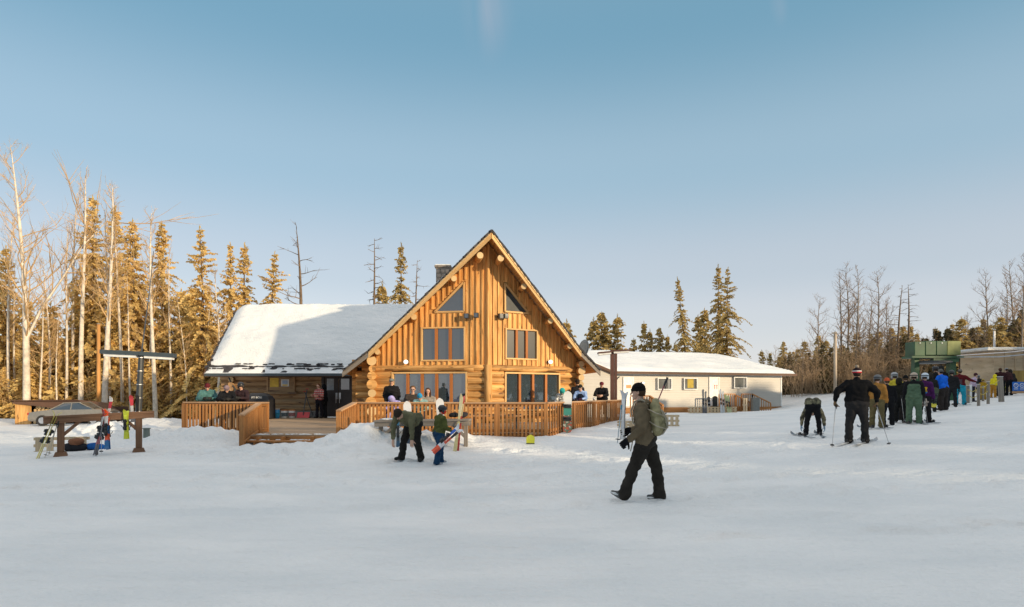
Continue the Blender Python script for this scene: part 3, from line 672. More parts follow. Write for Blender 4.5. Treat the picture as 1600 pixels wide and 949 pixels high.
def railing(A, B, h=.92, sp=.125, posts=2, low=-.18, cap=.16, drop=None, parent=deck, mat=RAIL, bal=True):
    A = Vector(A); B = Vector(B); d = B-A; n = max(2, round(Vector((d.x, d.y)).length/sp)); hz = Vector((d.x, d.y, 0)).normalized(); nn = Vector((hz.y, -hz.x, 0)); nn = nn if nn.y < 0 else -nn
    up = Vector((0, 0, 1)); mb = MB()
    mb.beam(A+up*h, B+up*h, cap, .045); r = mb.build('railing', CAPW, parent)
    mb = MB(); mb.beam(A+up*(h-.07), B+up*(h-.07), .045, .09); mb.beam(A+up*.07, B+up*.07, .045, .09); mb.build('rail_bar', mat, r)
    for k in range(posts):
        t = k/(posts-1); p = A+d*t; q = MB(); q.obox(p+up*((h-.03+low)/2), [hz, nn, up], (.11, .11, h-.03-low)); q.build('post', mat, r)
    for k in range(1, n):
        p = A+d*(k/n)+nn*.045; key = (round(h, 2), round(low, 2), round(d.z/d.length, 2), mat.name)
        if key not in BAL:
            q = MB(); q.box((0, 0, (h-.05+low)/2), (.062, .036, h-.05-low)); BAL[key] = [q.mesh('baluster', mat)]
            q = MB(); q.box((0, 0, (h-.05+low)/2), (.064, .036, h-.05-low)); BAL[key].append(q.mesh('baluster', mat))
        if nbal[0] < 99:
            o = link('baluster', random.choice(BAL[key]), r); o.location = p-Vector(parent['_o']); o.rotation_euler = (0, 0, math.atan2(hz.y, hz.x)); nbal[0] += 1
        else: extra.setdefault(r.name, (r, MB(), mat))[1].obox(p+up*((h-.05+low)/2), [hz, nn, up], (.062, .036, h-.05-low))
    return r
railing((-4.9, 20, DZ), (1.03, 19.5, DZ), posts=5, sp=.118, low=-.3)
railing((-7.72, 19.5, DZ), (-7.52, 17.8, .2), h=.9, sp=.17, low=-.1)
railing((-4.9, 19.95, DZ), (-5.04, 18.6, .28), h=.92, sp=.17, low=-.25)
railing((-10.75, 21, DZ), (-7.75, 20.2, DZ), sp=.13, low=-.25)
railing((1.03, 19.5, DZ), (5.6, 32, DZ), posts=5, sp=.29, low=-.3)
railing((-10.8, 21.1, .45), (-11.6, 22.6, .2), h=.8, sp=.3, low=-.2)
railing((-7.74, 20.2, DZ), (-7.72, 19.55, DZ), sp=.2)
for r, mbx, mat in extra.values(): tag(mbx.build('baluster', mat, r), kind='stuff')

# ================================================================ ANNEX
A0 = Vector((7.25-4.2, 46.0-1.45)); dA = Vector((.944, .33)); nA = Vector((-.33, .944))
AF = Face(A0+nA*.55, A0+dA*19.6+nA*.55)
annex = thing('annex_building', 'long low white sided annex with snowy hip roof beside the lodge', 'building', (14, 49, .4))
SID = None
def siding_mat():
    m, t, b, N, L = base_mat('vinyl_siding'); tc = N('ShaderNodeTexCoord'); sp = N('ShaderNodeSeparateXYZ'); L(tc.outputs['Object'], sp.inputs[0])
    mu = N('ShaderNodeMath'); mu.operation = 'MULTIPLY'; mu.inputs[1].default_value = 7.5; L(sp.outputs[2], mu.inputs[0]); fr = N('ShaderNodeMath'); fr.operation = 'FRACT'; L(mu.outputs[0], fr.inputs[0])
    n = N('ShaderNodeTexNoise'); n.inputs['Scale'].default_value = 1.2; L(tc.outputs['Object'], n.inputs[0]); cr = N('ShaderNodeValToRGB'); cr.color_ramp.elements[0].color = (.45, .42, .375, 1); cr.color_ramp.elements[1].color = (.54, .51, .46, 1); L(n.outputs[0], cr.inputs[0]); L(cr.outputs[0], b.inputs['Base Color'])
    bp = N('ShaderNodeBump'); bp.inputs['Strength'].default_value = .5; bp.inputs['Distance'].default_value = .04; bp.invert = True; L(fr.outputs[0], bp.inputs['Height']); L(bp.outputs[0], b.inputs['Normal']); b.inputs['Roughness'].default_value = .5
    return m
SID = siding_mat()
AE = 3.42; ln = AF.s_(1221)
mb = MB(); AF.box(mb, 0, ln, .75, AE-.1, -.15, 0)
q = AF.p(ln-.075, 0, 0); mb.obox(Vector((q.x, q.y, (AE+.65)/2))+Vector((*nA, 0))*4.0, [Vector((*dA, 0)), Vector((*nA, 0)), Vector((0, 0, 1))], (.15, 7.8, AE-.85)); mb.build('siding_wall', SID, annex)
# moulded lap edges so each course has a real shadow line
mb = MB(); z = .85
while z < AE-.15:
    AF.box(mb, .0, ln, z, z+.02, 0, .012); z += .2
mb.build('siding_lap', SID, annex)
mb = MB(); AF.box(mb, 4.2, ln+.01, -.1, .75, -.13, .02); mb.build('skirting', RAIL, annex)
mb = MB(); AF.box(mb, ln-.08, ln+.02, .75, AE-.1, .0, .03); mb.build('corner_trim', WHITE, annex)
def aw(a0, a1, z0, z1): return
for pa, pb, py0, py1, extra_ in ((1027, 1047, 592, 608, 0), (1068, 1087, 592, 608, 1), (1146, 1164, 590.5, 606, 0)):
    a, zz1 = AF.hit(pa, py0); b, zz0 = AF.hit(pb, py1); w_ = window(AF, a, b, zz0, zz1, 1, annex, out=.13, glass=DULLG, fw=.06, depth=.03, frame_m=WHITE)
    if extra_: mb = MB(); AF.box(mb, a+.3, b-.25, zz0+.08, zz1, .076, .082); mb.build('curtain', plain('yellow_curtain', (.42, .30, .03), .7), w_)
    else: mb = MB(); AF.box(mb, b-.22, b, zz0, zz1, .076, .082); mb.build('blind', plain('grey_blind', (.20, .21, .22), .6), w_)
for pa, pb in ((1109, 1122), (975, 988)):
    a, zz1 = AF.hit(pa, 591); b = AF.s_(pb); mb = MB(); AF.box(mb, a, b, .85, zz1, .0, .05); d = mb.build('door', WHITE, annex)
    mb = MB(); AF.box(mb, a-.09, a, .85, zz1+.09, .0, .07); AF.box(mb, b, b+.09, .85, zz1+.09, .0, .07); AF.box(mb, a, b, zz1, zz1+.09, .0, .07); mb.build('door_frame', WHITE, d)
    if pa > 1100:
        mb = MB(); REDP = plain('red_print', (.6, .06, .04), .5)
        for dx in (.42, .62): AF.box(mb, a+dx-.05, a+dx+.05, zz1-.62, zz1-.52, .052, .058); AF.box(mb, a+dx-.03, a+dx+.03, zz1-.85, zz1-.63, .052, .058)
        mb.build('door_mark', REDP, d)
    else: mb = MB(); AF.box(mb, a+.15, b-.12, zz1-.75, zz1-.5, .052, .06); mb.build('door_notice', plain('orange_notice', (.75, .25, .08), .5), d)
bulb_p = AF.hit(1003, 599); mb = MB(); AF.box(mb, bulb_p[0]-.06, bulb_p[0]+.06, bulb_p[1]-.06, bulb_p[1]+.08, .0, .12); lo = mb.build('wall_lamp', DARK, annex)
q = MB(); q.ell(AF.p(bulb_p[0], bulb_p[1]+.02, .2), (.09, .09, .08)); q.build('lamp_globe', bpy.data.materials['lamp_glass'], lo, smooth=True)
# roof: eave line, ridge, hip at the right
def AP(a, back, z): q = A0+dA*a+nA*back; return Vector((q.x, q.y, z))
Lr = ln+1.0; RG = 5.05
def hip(off, th, name, mat, ovr=.0, par=annex, smooth=False):
    mb = MB(); e0, e1, e2, e3 = AP(-1.5, -ovr, AE+off), AP(Lr, -ovr, AE+off), AP(Lr, 9.2, AE+off), AP(-1.5, 9.2, AE+off); r0, r1 = AP(-1.5, 4.6, RG+off), AP(Lr-4.2, 4.6, RG+off)
    mb.prism([e0, e1, r1, r0], (0, 0, th)); mb.prism([e1, e2, r1], (0, 0, th)); mb.prism([e2, e3, r0, r1], (0, 0, th)); return mb.build(name, mat, par, smooth=smooth)
ar = hip(-.12, .1, 'roof', SHING)
def annex_snow():
    mb = MB(); nx, ny = 120, 46; idx = []
    for j in range(ny+1):
        row = []
        for i in range(nx+1):
            a = -1.5+(Lr+1.5)*i/nx; bk = 9.2*j/ny; h = min(bk/4.6, (9.2-bk)/4.6, (Lr-a)/4.2, 1); z = AE+(RG-AE)*max(0, h)
            ed = min(bk/.25, (Lr-a)/.3, (9.2-bk)/.3, 1); t = .2*math.sin(min(1, max(0, ed))*1.57)
            z += t-.03+(mnoise.noise(Vector((a*.7, bk*.9, 2)))*.05+mnoise.noise(Vector((a*.25, bk*2.4, 7)))*.04)*ed
            row.append(len(mb.v)); mb.v.append(tuple(AP(a, bk-.04 if j == 0 else bk, z)))
        idx.append(row)
    for j in range(ny):
        for i in range(nx): mb.face((idx[j][i], idx[j][i+1], idx[j+1][i+1], idx[j+1][i]))
    mb.build('roof_snow', SNOW, ar, smooth=True)
annex_snow()
mb = MB(); a, b = AP(-1.5, -.05, AE-.13), AP(Lr, -.05, AE-.13); mb.beam(a, b, .08, .16); mb.build('gutter', BROWNP, ar)
mb = MB(); mb.prism([AP(-1.4, 0, AE-.2), AP(Lr-.05, 0, AE-.2), AP(Lr-.05, .6, AE-.2), AP(-1.4, .6, AE-.2)], (0, 0, .03)); mb.build('soffit', WHITE, ar)
# roof above the left part hides the joint to the lodge: cream wall with brown rake
mb = MB(); cf = Face(at(903, 600, 34)[:2], at(953, 600, 36.5)[:2])
z_a, z_b = 3.25, cf.hit(955, 583)[1]
mb.prism([cf.p(-.6, DZ-.3, 0), cf.p(cf.len, DZ-.3, 0), cf.p(cf.len, z_b, 0), cf.p(0.35, z_b+.5, 0), cf.p(-.6, z_b+.5, 0)], -cf.n*.15)
link_w = mb.build('siding_wall', SID, annex)
mb = MB(); z = DZ
while z < z_b-.1: cf.box(mb, -.5, cf.len, z, z+.02, 0, .012); z += .2
mb.build('siding_lap', SID, link_w)
mb = MB(); mb.beam(cf.p(.2, z_b+.62, .12), cf.p(cf.len+.25, z_b-.02, .12), .3, .13); mb.build('rake_board', BROWNP, annex)
mb = MB(); mb.prism([cf.p(.1, z_b+.70, .1), cf.p(cf.len+.2, z_b+.06, .1), cf.p(cf.len+.2, z_b+.14, .1), cf.p(.3, z_b+.82, .1)], -cf.n*5.0); mb.build('roof_snow', SNOW, annex, smooth=True)
# stair landing with rails in front of the annex door
la = thing('annex_stairs', 'short brown wooden stairs with slanted handrails below the annex door', 'stairs', (13.5, 46, .4))
s0 = AF.s_(1104); s1 = AF.s_(1128); s2 = AF.s_(1170)
mb = MB(); AF.box(mb, s0, s1+1.6, .72, .80, .1, 1.6); AF.box(mb, s0+.05, s1+1.5, .3, .72, .2, 1.5); mb.build('landing', RAIL, la)
mb = MB()
for k in range(3): AF.box(mb, s1+1.6+.3*k, s1+1.9+.3*k, .5-.13*k, .56-.13*k, .15, 1.5)
mb.build('step', RAIL, la)
def arail(a0, a1, z0, z1, o, h=.95, name='handrail'):
    mb = MB(); mb.beam(AF.p(a0, z0+h, o), AF.p(a1, z1+h, o), .12, .07); n = max(2, int((a1-a0)/.2)); r = mb.build(name, RAIL, la); mb = MB()
    for k in range(n+1): t = k/n; mb.beam(AF.p(a0+(a1-a0)*t, z0+(z1-z0)*t, o), AF.p(a0+(a1-a0)*t, z0+(z1-z0)*t+h-.03, o), .05 if 0 < k < n else .1, .05)
    mb.build('baluster', RAIL, r)
arail(s0, s1, .8, .8, 1.55); arail(s1+.6, s1+1.6, .8, .8, 1.55); arail(s1+1.6, s1+3.3, .8, .1, 1.55); arail(s1, s1+1.4, .7, .1, 1.7)
la2 = thing('ramp_handrail', 'slanted orange brown handrail of a ramp at the left end of the annex', 'handrail', (8, 38, .4))
mb = MB(); p0, p1, p2 = at(985, 619, 37), at(1015, 619, 37), at(1036, 634, 36); mb.beam(p0, p1, .14, .08); mb.beam(p1, p2, .14, .08); mb.build('rail_cap', RAIL, la2)
mb = MB()
for k in range(9): t = k/8; p = p1+(p2-p1)*t; mb.beam((p.x, p.y, .2), (p.x, p.y, p.z-.05), .07, .05)
for k in range(7): t = k/7; p = p0+(p1-p0)*t; mb.beam((p.x, p.y, .2), (p.x, p.y, p.z-.05), .07, .05)
mb.build('baluster', RAIL, la2)
# ================================================================ TREES
def leafy(name, c, tr=.35):
    m = plain(name, c, .8, var=.35, scale=.9, spec=.2); t = m.node_tree; b = t.nodes['Principled BSDF']; cr = [n for n in t.nodes if n.type == 'VALTORGB'][0]; o = [n for n in t.nodes if n.type == 'OUTPUT_MATERIAL'][0]
    tl = t.nodes.new('ShaderNodeBsdfTranslucent'); mx = t.nodes.new('ShaderNodeMixShader'); mx.inputs[0].default_value = tr; t.links.new(cr.outputs[0], tl.inputs[0]); t.links.new(b.outputs[0], mx.inputs[1]); t.links.new(tl.outputs[0], mx.inputs[2]); t.links.new(mx.outputs[0], o.inputs[0]); return m
NEEDLE = leafy('spruce_needles', (.70, .50, .195))  # low sun's gold put into the base colour, brighter than real needles
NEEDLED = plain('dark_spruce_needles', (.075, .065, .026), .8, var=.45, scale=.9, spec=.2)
BARK = plain('spruce_bark', (.16, .11, .07), .9, var=.35, scale=5, bump=.6)
BIRCH = plain('pale_aspen_bark', (.62, .54, .44), .8, var=.3, scale=3.2, bump=.4)
TWIG = leafy('bare_twig', (.66, .46, .24), .3)
TWIGD = plain('brown_twig', (.26, .18, .12), .9, var=.3, scale=2)
DEADB = plain('dead_grey_bark', (.20, .165, .13), .9, var=.3, scale=4)
def fast_mesh(name, V, Fq, mat):
    V = np.asarray(V, 'f'); Fq = np.asarray(Fq, 'i'); k = Fq.shape[1]
    me = bpy.data.meshes.new(name); me.vertices.add(len(V)); me.vertices.foreach_set('co', V.ravel()); me.loops.add(len(Fq)*k); me.loops.foreach_set('vertex_index', Fq.ravel())
    me.polygons.add(len(Fq)); me.polygons.foreach_set('loop_start', np.arange(0, len(Fq)*k, k)); me.polygons.foreach_set('loop_total', np.full(len(Fq), k)); me.update(calc_edges=True); me.materials.append(mat); return me
def spruce(seed, H=16, base=.06, Rb=1.9, dens=1.0, ragged=.3, lean=0, qs=1.0, bend=0):
    rs = np.random.RandomState(seed); V = []; Q = []
    cx = lambda z: lean*z/H*H*.1 + bend*math.sin(z/H*2.4)*.5 + rs2*math.sin(z*.35+seed)
    rs2 = .06
    z = H*base
    def quad(p, d, l, wd, nrm):
        s = np.cross(d, nrm); s /= (np.linalg.norm(s)+1e-9); b = len(V)
        V.extend([p-s*wd*.35, p+d*l*.5-s*wd, p+d*l, p+d*l*.5+s*wd]); Q.append((b, b+1, b+2, b+3))
    gapz = rs.rand(8)*H*.8
    while z < H-.15:
        f = (z-H*base)/(H*(1-base)); env = 2.1*Rb*(1-f)**.85*(.55+.45*min(1, f*5+.3))
        env *= 1+ragged*math.sin(z*2.1+seed)+ragged*.5*math.sin(z*5.3+seed*2)
        nb = max(3, int((5+3*rs.rand())*dens*(.7+.5*(1-f))))
        a0 = rs.rand()*6.28
        for k in range(nb):
            a = a0+6.28*k/nb+rs.normal()*.35; ln = max(.18, env*(.55+.6*rs.rand())); 
            if rs.rand() < .08: ln *= 1.35
            dr = np.array([math.cos(a), math.sin(a), 0]); droop = .35+.25*rs.rand() if f < .75 else -.2
            zz = z+rs.normal()*.1; n = max(2, int(ln/(.17*qs)))
            o = np.array([cx(z), 0, zz])
            for j in range(n):
                t = (j+.6)/n; p = o+dr*ln*t+np.array([0, 0, -droop*ln*t*t*.7+.1*ln*math.sin(t*3)*.5])
                wdt = .11*qs*(1.25-t*.6); L_ = .34*qs*(1.1-t*.4)
                for m in range(3 if t > .3 else 2):
                    sd = (m-1) if t > .3 else (m*2-1)
                    d = dr*(.8)+np.array([-dr[1], dr[0], 0])*sd*.9+np.array([0, 0, -.25-.35*rs.rand()]); d = d+rs.normal(size=3)*.25; d /= np.linalg.norm(d)
                    nn = rs.normal(size=3)*.45+dr*.9+np.array([0, 0, .45]); quad(p, d, L_*(.7+.6*rs.rand()), wdt, nn)
                if rs.rand() < .6:
                    d = np.array([0, 0, -1.])+rs.normal(size=3)*.3; d /= np.linalg.norm(d); quad(p, d, L_*.8, wdt*.9, dr+rs.normal(size=3)*.3)
        z += (.24+.16*rs.rand())*(1 if f < .8 else .75)*qs**.5
    for k in range(6): quad(np.array([cx(H), 0, H-.5+k*.08]), np.array([rs.normal()*.2, rs.normal()*.2, 1]), .35, .05, rs.normal(size=3))
    cr = fast_mesh('crown', V, Q, NEEDLE)
    mb = MB(); n = 10; mb.tube([(cx(H*i/n), 0, H*i/n*.99-.4*(i == 0)) for i in range(n+1)], [.22*(1-i/n*.93)*(H/16) for i in range(n+1)], 7)
    # a few bare dead branch stubs low on the stem
    for k in range(14):
        zz = U(.05, .35)*H*.6; a = U(0, 6.28); l = U(.3, 1.1); mb.tube([(cx(zz), 0, zz), (cx(zz)+math.cos(a)*l, math.sin(a)*l, zz-.15*l)], [.025, .008], 3, caps=False)
    return mb.mesh('trunk', BARK, True), cr
def bare(seed, H=17, clear=.35, spread=.24, n1=26, up=.9, fork=False, mat=BIRCH, tw=TWIG, crook=.3, r0=.17, fine=1.0, dead=False):
    rs = random.Random(seed); tr = MB(); tb = MB()
    n = 14; pts = []; ph = rs.uniform(0, 6)
    for i in range(n+1): t = i/n; pts.append(Vector((crook*math.sin(t*3+ph)*t*1.2, crook*math.cos(t*2.3+ph)*t, H*t-(.4 if i == 0 else 0))))
    tr.tube(pts, [r0*(1-t_/n)**.8+.012 for t_ in range(n+1)], 8, caps=False)
    def at_(t): q = t*n; i = min(n-1, int(q)); return pts[i].lerp(pts[i+1], q-i)
    def grow(mb, p, d, l, r, lev, k):
        q = [p]; dd = d.copy(); st = 4 if lev < 3 else 2
        for i in range(st):
            dd = (dd+Vector((rs.gauss(0, .16), rs.gauss(0, .16), rs.gauss(0, .12)+.09*(not dead)))).normalized(); q.append(q[-1]+dd*l/st)
        mb.tube(q, [r*(1-i/st*.75) for i in range(st+1)], 4 if lev < 2 else 3, caps=False)
        if lev >= 3: return
        for j in range(k):
            t = rs.uniform(.2, 1)*st; i = min(st-1, int(t)); pp = q[i].lerp(q[i+1], t-i)
            side = Vector((rs.gauss(0, 1), rs.gauss(0, 1), rs.gauss(.25, .6))).normalized()
            nd = (dd*.75+side*.85).normalized(); grow(tb, pp, nd, l*rs.uniform(.35, .6), max(.006, r*.45), lev+1, max(2, int(k*.75)))
    for i in range(n1):
        t = clear+(1-clear)*(i+.5)/n1; p = at_(t); a = rs.uniform(0, 6.28); l = H*spread*(1.15-t)*rs.uniform(.55, 1.2)+.4
        d = Vector((math.cos(a), math.sin(a), up*rs.uniform(.4, 1.3))).normalized(); grow(tb, p, d, l, .012+.045*(1-t)+.012, 1 if not dead else 2, int(5*fine))
    if fork:
        p = at_(.3); grow(tr, p, Vector((.28, 0, 1)).normalized(), H*.55, r0*.5, 1, 10)
    return tr.mesh('trunk', mat, True), tb.mesh('branch', tw)
SP = [spruce(1, Rb=1.75), spruce(2, Rb=2.0, dens=1.15, ragged=.22), spruce(3, Rb=1.45, dens=.85, ragged=.4), spruce(5, Rb=1.9, dens=.8, ragged=.5, bend=.8), spruce(8, Rb=2.3, dens=1.1, ragged=.3)]
SF = [spruce(21, H=10, Rb=1.5, qs=1.5), spruce(22, H=10, Rb=1.9, qs=1.5, ragged=.4), spruce(23, H=10, Rb=1.25, qs=1.5, ragged=.4)]
SPD = None
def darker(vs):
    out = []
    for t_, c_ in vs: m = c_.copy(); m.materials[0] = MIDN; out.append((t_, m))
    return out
MIDN = leafy('shaded_spruce_needles', (.46, .34, .135), .3); DKN = leafy('deep_spruce_needles', (.13, .105, .05), .2)  # dimmer needle copies; the first has shade put into its colour
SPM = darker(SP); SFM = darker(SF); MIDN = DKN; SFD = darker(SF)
BR_ = [bare(1, up=1.2, fork=True, n1=34, clear=.3, spread=.26, r0=.215), bare(2, up=1.9, n1=24, clear=.42, spread=.17, r0=.18), bare(3, up=1.8, n1=26, clear=.4, spread=.2, r0=.2, crook=.5), bare(4, H=14, n1=22, clear=.3, spread=.24, r0=.12, crook=.6)]
BD = [bare(11, H=14, n1=28, clear=.3, spread=.2, mat=DEADB, tw=TWIGD, r0=.13), bare(12, H=14, n1=30, clear=.35, spread=.24, mat=DEADB, tw=TWIGD, r0=.12, crook=.5), bare(13, H=12, n1=26, clear=.3, spread=.26, mat=DEADB, tw=TWIGD, r0=.11)]
DE = [bare(31, H=12, n1=34, clear=.25, spread=.09, up=.1, mat=BARK, tw=BARK, r0=.13, crook=.15, dead=True, fine=.6), bare(32, H=12, n1=26, clear=.15, spread=.2, up=.25, mat=BARK, tw=BARK, r0=.17, crook=.3, dead=True, fine=.8)]
def tree(var, name, label, x, y, H, h0, group=None, rz=None, lean=0, wide=1, cat='tree', leany=0):
    o = link(name, None); tag(o, label, cat, group); o.location = (x, y, gz(x, y)-.05); s_ = H/h0; o.scale = (s_*wide, s_*wide, s_)
    o.rotation_euler = (leany, lean, rnd()*6.28 if rz is None else rz)
    for nm, me in zip(('trunk', 'crown' if var[1].materials[0] in (NEEDLE, DKN, bpy.data.materials['shaded_spruce_needles']) else 'branch'), var):
        c = link(nm, me, o)
    return o
def tpx(var, name, label, px, D, top, h0, **k):
    x = (px-800)/F*D; H = CAMH+(HZ-top)/F*D-gz(x, D); return tree(var, name, label, x, D, H, h0, **k)
# --- left side
tpx(SP[1], 'spruce_tree', 'broad golden lit spruce cut by the left photo edge behind the pale forked aspen', 8, 52, 385, 16, rz=1)
tpx(SP[0], 'spruce_tree', 'tall dense spruce directly behind the slim straight aspen, tallest of the left spruces', 145, 54, 308, 16, rz=2)
tpx(SP[2], 'spruce_tree', 'narrow spruce half hidden behind the leaning pale aspen trunk', 182, 58, 322, 16, rz=4)
tpx(SP[1], 'spruce_tree', 'full golden spruce rising above the left half of the T shaped lamp', 208, 53, 343, 16, rz=3.3, wide=.95)
tpx(SP[4], 'spruce_tree', 'pointed spruce behind the aspen at the right end of the T shaped lamp', 253, 56, 347, 16, rz=5, wide=.75)
tpx(SP[3], 'spruce_tree', 'tall ragged spruce standing alone left of the lodge wing with a knobbly top', 308, 50, 354, 16, rz=.6, wide=.95)
tpx(SP[0], 'spruce_tree', 'spruce just left of the lodge wing roof corner, left of a close pair', 360, 50, 380, 16, rz=2.6, wide=.8)
tpx(SP[2], 'spruce_tree', 'slim spruce behind the lodge wing roof, right of a close pair', 381, 52, 380, 16, rz=1.2)
tpx(SP[3], 'spruce_tree', 'crooked spruce with a tip bent to the right behind the lodge wing roof', 400, 51, 392, 16, rz=0, lean=.1)
tpx(BR_[0], 'aspen_tree', 'big pale forked aspen with wide bare crown near the left edge', 42, 48, 238, 17, rz=.4, lean=-.03)
tpx(BR_[1], 'aspen_tree', 'slim straight pale aspen in front of the tallest left spruce', 127, 49, 272, 17, rz=1)
tpx(BR_[2], 'aspen_tree', 'pale aspen leaning right, its trunk just right of the orange pole', 163, 47, 285, 17, rz=2, lean=.075)
tpx(BR_[1], 'aspen_tree', 'pale aspen behind the right arm of the T shaped lamp', 243, 47, 330, 17, rz=2.7, lean=.02)
tpx(BR_[3], 'aspen_tree', 'crooked thin aspen between the big forked aspen and the slim straight one', 72, 50, 410, 14, rz=0, lean=.06)
tpx(BR_[3], 'aspen_tree', 'thin twisted aspen low beside the crooked one above the woodshed', 62, 49, 450, 14, rz=2, lean=-.05)
tpx(DE[1], 'dead_tree', 'bare dead tree with spreading crooked limbs above the lodge wing roof', 466, 48, 355, 12, rz=.3)
tpx(BR_[3], 'aspen_tree', 'thin bare aspen whose stem shows just left of the lodge wing roof edge', 336, 47, 425, 14, rz=.3, lean=.05)
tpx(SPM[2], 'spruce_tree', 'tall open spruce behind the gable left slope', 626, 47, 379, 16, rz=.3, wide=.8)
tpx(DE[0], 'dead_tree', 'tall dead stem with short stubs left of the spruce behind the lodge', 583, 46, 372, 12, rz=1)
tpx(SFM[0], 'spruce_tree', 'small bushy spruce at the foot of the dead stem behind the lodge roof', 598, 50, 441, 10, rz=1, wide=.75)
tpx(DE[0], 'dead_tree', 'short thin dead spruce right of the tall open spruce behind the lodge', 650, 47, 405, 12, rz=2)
# --- behind the annex
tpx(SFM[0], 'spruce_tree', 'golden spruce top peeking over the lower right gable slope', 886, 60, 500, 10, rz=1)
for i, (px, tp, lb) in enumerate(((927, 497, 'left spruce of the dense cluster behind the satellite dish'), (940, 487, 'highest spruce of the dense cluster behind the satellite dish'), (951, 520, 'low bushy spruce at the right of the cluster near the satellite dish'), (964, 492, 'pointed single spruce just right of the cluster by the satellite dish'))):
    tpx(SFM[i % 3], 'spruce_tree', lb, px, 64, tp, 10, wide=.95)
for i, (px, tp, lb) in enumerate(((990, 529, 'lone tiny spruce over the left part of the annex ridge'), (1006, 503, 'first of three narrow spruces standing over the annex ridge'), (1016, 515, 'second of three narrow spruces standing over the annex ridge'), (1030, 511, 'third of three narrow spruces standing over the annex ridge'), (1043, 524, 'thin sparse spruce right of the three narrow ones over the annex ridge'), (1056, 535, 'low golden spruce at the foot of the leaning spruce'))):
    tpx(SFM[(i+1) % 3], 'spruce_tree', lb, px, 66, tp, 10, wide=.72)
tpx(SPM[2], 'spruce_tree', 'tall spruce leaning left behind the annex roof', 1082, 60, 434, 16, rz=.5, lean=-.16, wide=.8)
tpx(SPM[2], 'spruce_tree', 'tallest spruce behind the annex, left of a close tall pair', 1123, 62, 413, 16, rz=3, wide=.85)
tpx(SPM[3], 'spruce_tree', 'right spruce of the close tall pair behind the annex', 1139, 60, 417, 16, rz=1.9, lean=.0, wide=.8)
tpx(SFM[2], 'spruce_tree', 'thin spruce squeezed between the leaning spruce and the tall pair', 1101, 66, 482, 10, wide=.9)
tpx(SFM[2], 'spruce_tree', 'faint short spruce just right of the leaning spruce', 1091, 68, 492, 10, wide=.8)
# --- right side: named bare trees
for i, (px, D, tp, var, lb, h0) in enumerate(((1283, 60, 462, 1, 'wispy bare tree left of the wooden pole in front of the right wood', 14), (1313, 62, 430, 0, 'first tall bare tree right of the wooden pole', 14), (1322, 64, 418, 1, 'second tall bare tree right of the wooden pole', 14), (1337, 61, 420, 0, 'dark straight bare tree above the man in black', 14), (1345, 66, 470, 2, 'short bare tree beside the dark straight one', 12), (1357, 64, 462, 2, 'thin bare tree between two taller crowns in the right wood', 12), (1367, 62, 424, 1, 'bare tree with broad fine crown right of the dark straight one', 14), (1385, 65, 470, 2, 'small bare tree left of the broken dead trunks', 12), (1545, 62, 425, 1, 'bare aspen with vase shaped crown right of the lift housing', 14), (1570, 60, 432, 0, 'bare aspen leaning against the sky near the plywood hut', 14), (1585, 63, 412, 2, 'bare aspen with pale stem just left of the dark right edge tree', 12), (1597, 56, 402, 0, 'dark bare tree cut by the right photo edge', 14))):
    tpx(BD[var], 'bare_tree', lb, px, D, tp, h0)
for px, tp, lb, v, w_, ln_ in ((1392, 488, 'broken dead trunk leaning left behind the crowd', 0, 1, -.06), (1402, 446, 'dead stubby trunk with forked top left of the green lift housing', 0, 1.3, -.05), (1418, 444, 'dead stubby trunk above the green lift housing', 0, 1.4, 0)):
    tpx(DE[v], 'dead_tree', lb, px, 60, tp, 12, wide=w_, lean=ln_)
rs = random.Random(77)
for px, D, tp in ((14, 50, 330), (24, 51, 410), (103, 50, 350), (112, 53, 300), (172, 50, 330), (192, 49, 300), (232, 52, 350), (268, 50, 380), (292, 49, 420), (318, 50, 455), (90, 49, 480), (350, 46, 470), (205, 48, 430)):
    tpx(BR_[rs.choice([1, 1, 2, 3])], 'aspen_tree', 'one of the slender pale bare aspens scattered between the left spruces', px, D, tp, 17, group='slender aspens between the left spruces', lean=rs.uniform(-.05, .06), wide=.7)
# --- filler woods, individually copied
rs = random.Random(12)
def fill(n, px0, px1, D0, D1, topf, mix, label, labelb, g, gb, vs=SF, bs=BD, bh=14, wide=(.7, 1.1)):
    hs0 = 16 if vs is SP else 10
    for i in range(n):
        px = px0+(px1-px0)*(i+rs.random())/n; D = rs.uniform(D0, D1); tp = topf(px)+rs.gauss(0, 9)
        if rs.random() < mix: tpx(rs.choice(vs), 'spruce_tree', label, px, D, tp, hs0, group=g, wide=rs.uniform(*wide))
        else:
            k = rs.randrange(len(bs)); v = bs[k]; hh = (14, 14, 12)[k] if bs is BD else (17, 17, 17, 14)[k]
            tpx(v, 'bare_tree', labelb, px, D, tp-rs.uniform(-10, 18), hh, group=gb)
gl = 'spruces filling the wood at the left'; gr = 'spruces filling the wood at the right'
fill(44, -150, 345, 56, 72, lambda p: 525+12*math.sin(p*.05), .8, 'one of the low golden spruces filling the wood at the left', 'one of the pale thin trees filling the wood at the left', gl, 'bare trees filling the wood at the left', bs=BR_)
fill(26, -60, 345, 52, 58, lambda p: 478+35*math.sin(p*.08), .75, 'one of the mid height golden spruces between the tall left ones', 'one of the pale thin trees filling the wood at the left', 'mid height spruces at the left', 'bare trees filling the wood at the left', bs=BR_)
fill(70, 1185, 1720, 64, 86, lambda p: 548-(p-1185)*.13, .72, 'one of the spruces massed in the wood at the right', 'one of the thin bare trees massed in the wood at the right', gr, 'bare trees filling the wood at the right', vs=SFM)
fill(70, 1225, 1720, 58, 64, lambda p: 556-(p-1225)*.13, .7, 'one of the spruces massed in the wood at the right', 'one of the thin bare trees massed in the wood at the right', gr, 'bare trees filling the wood at the right', vs=SFD)
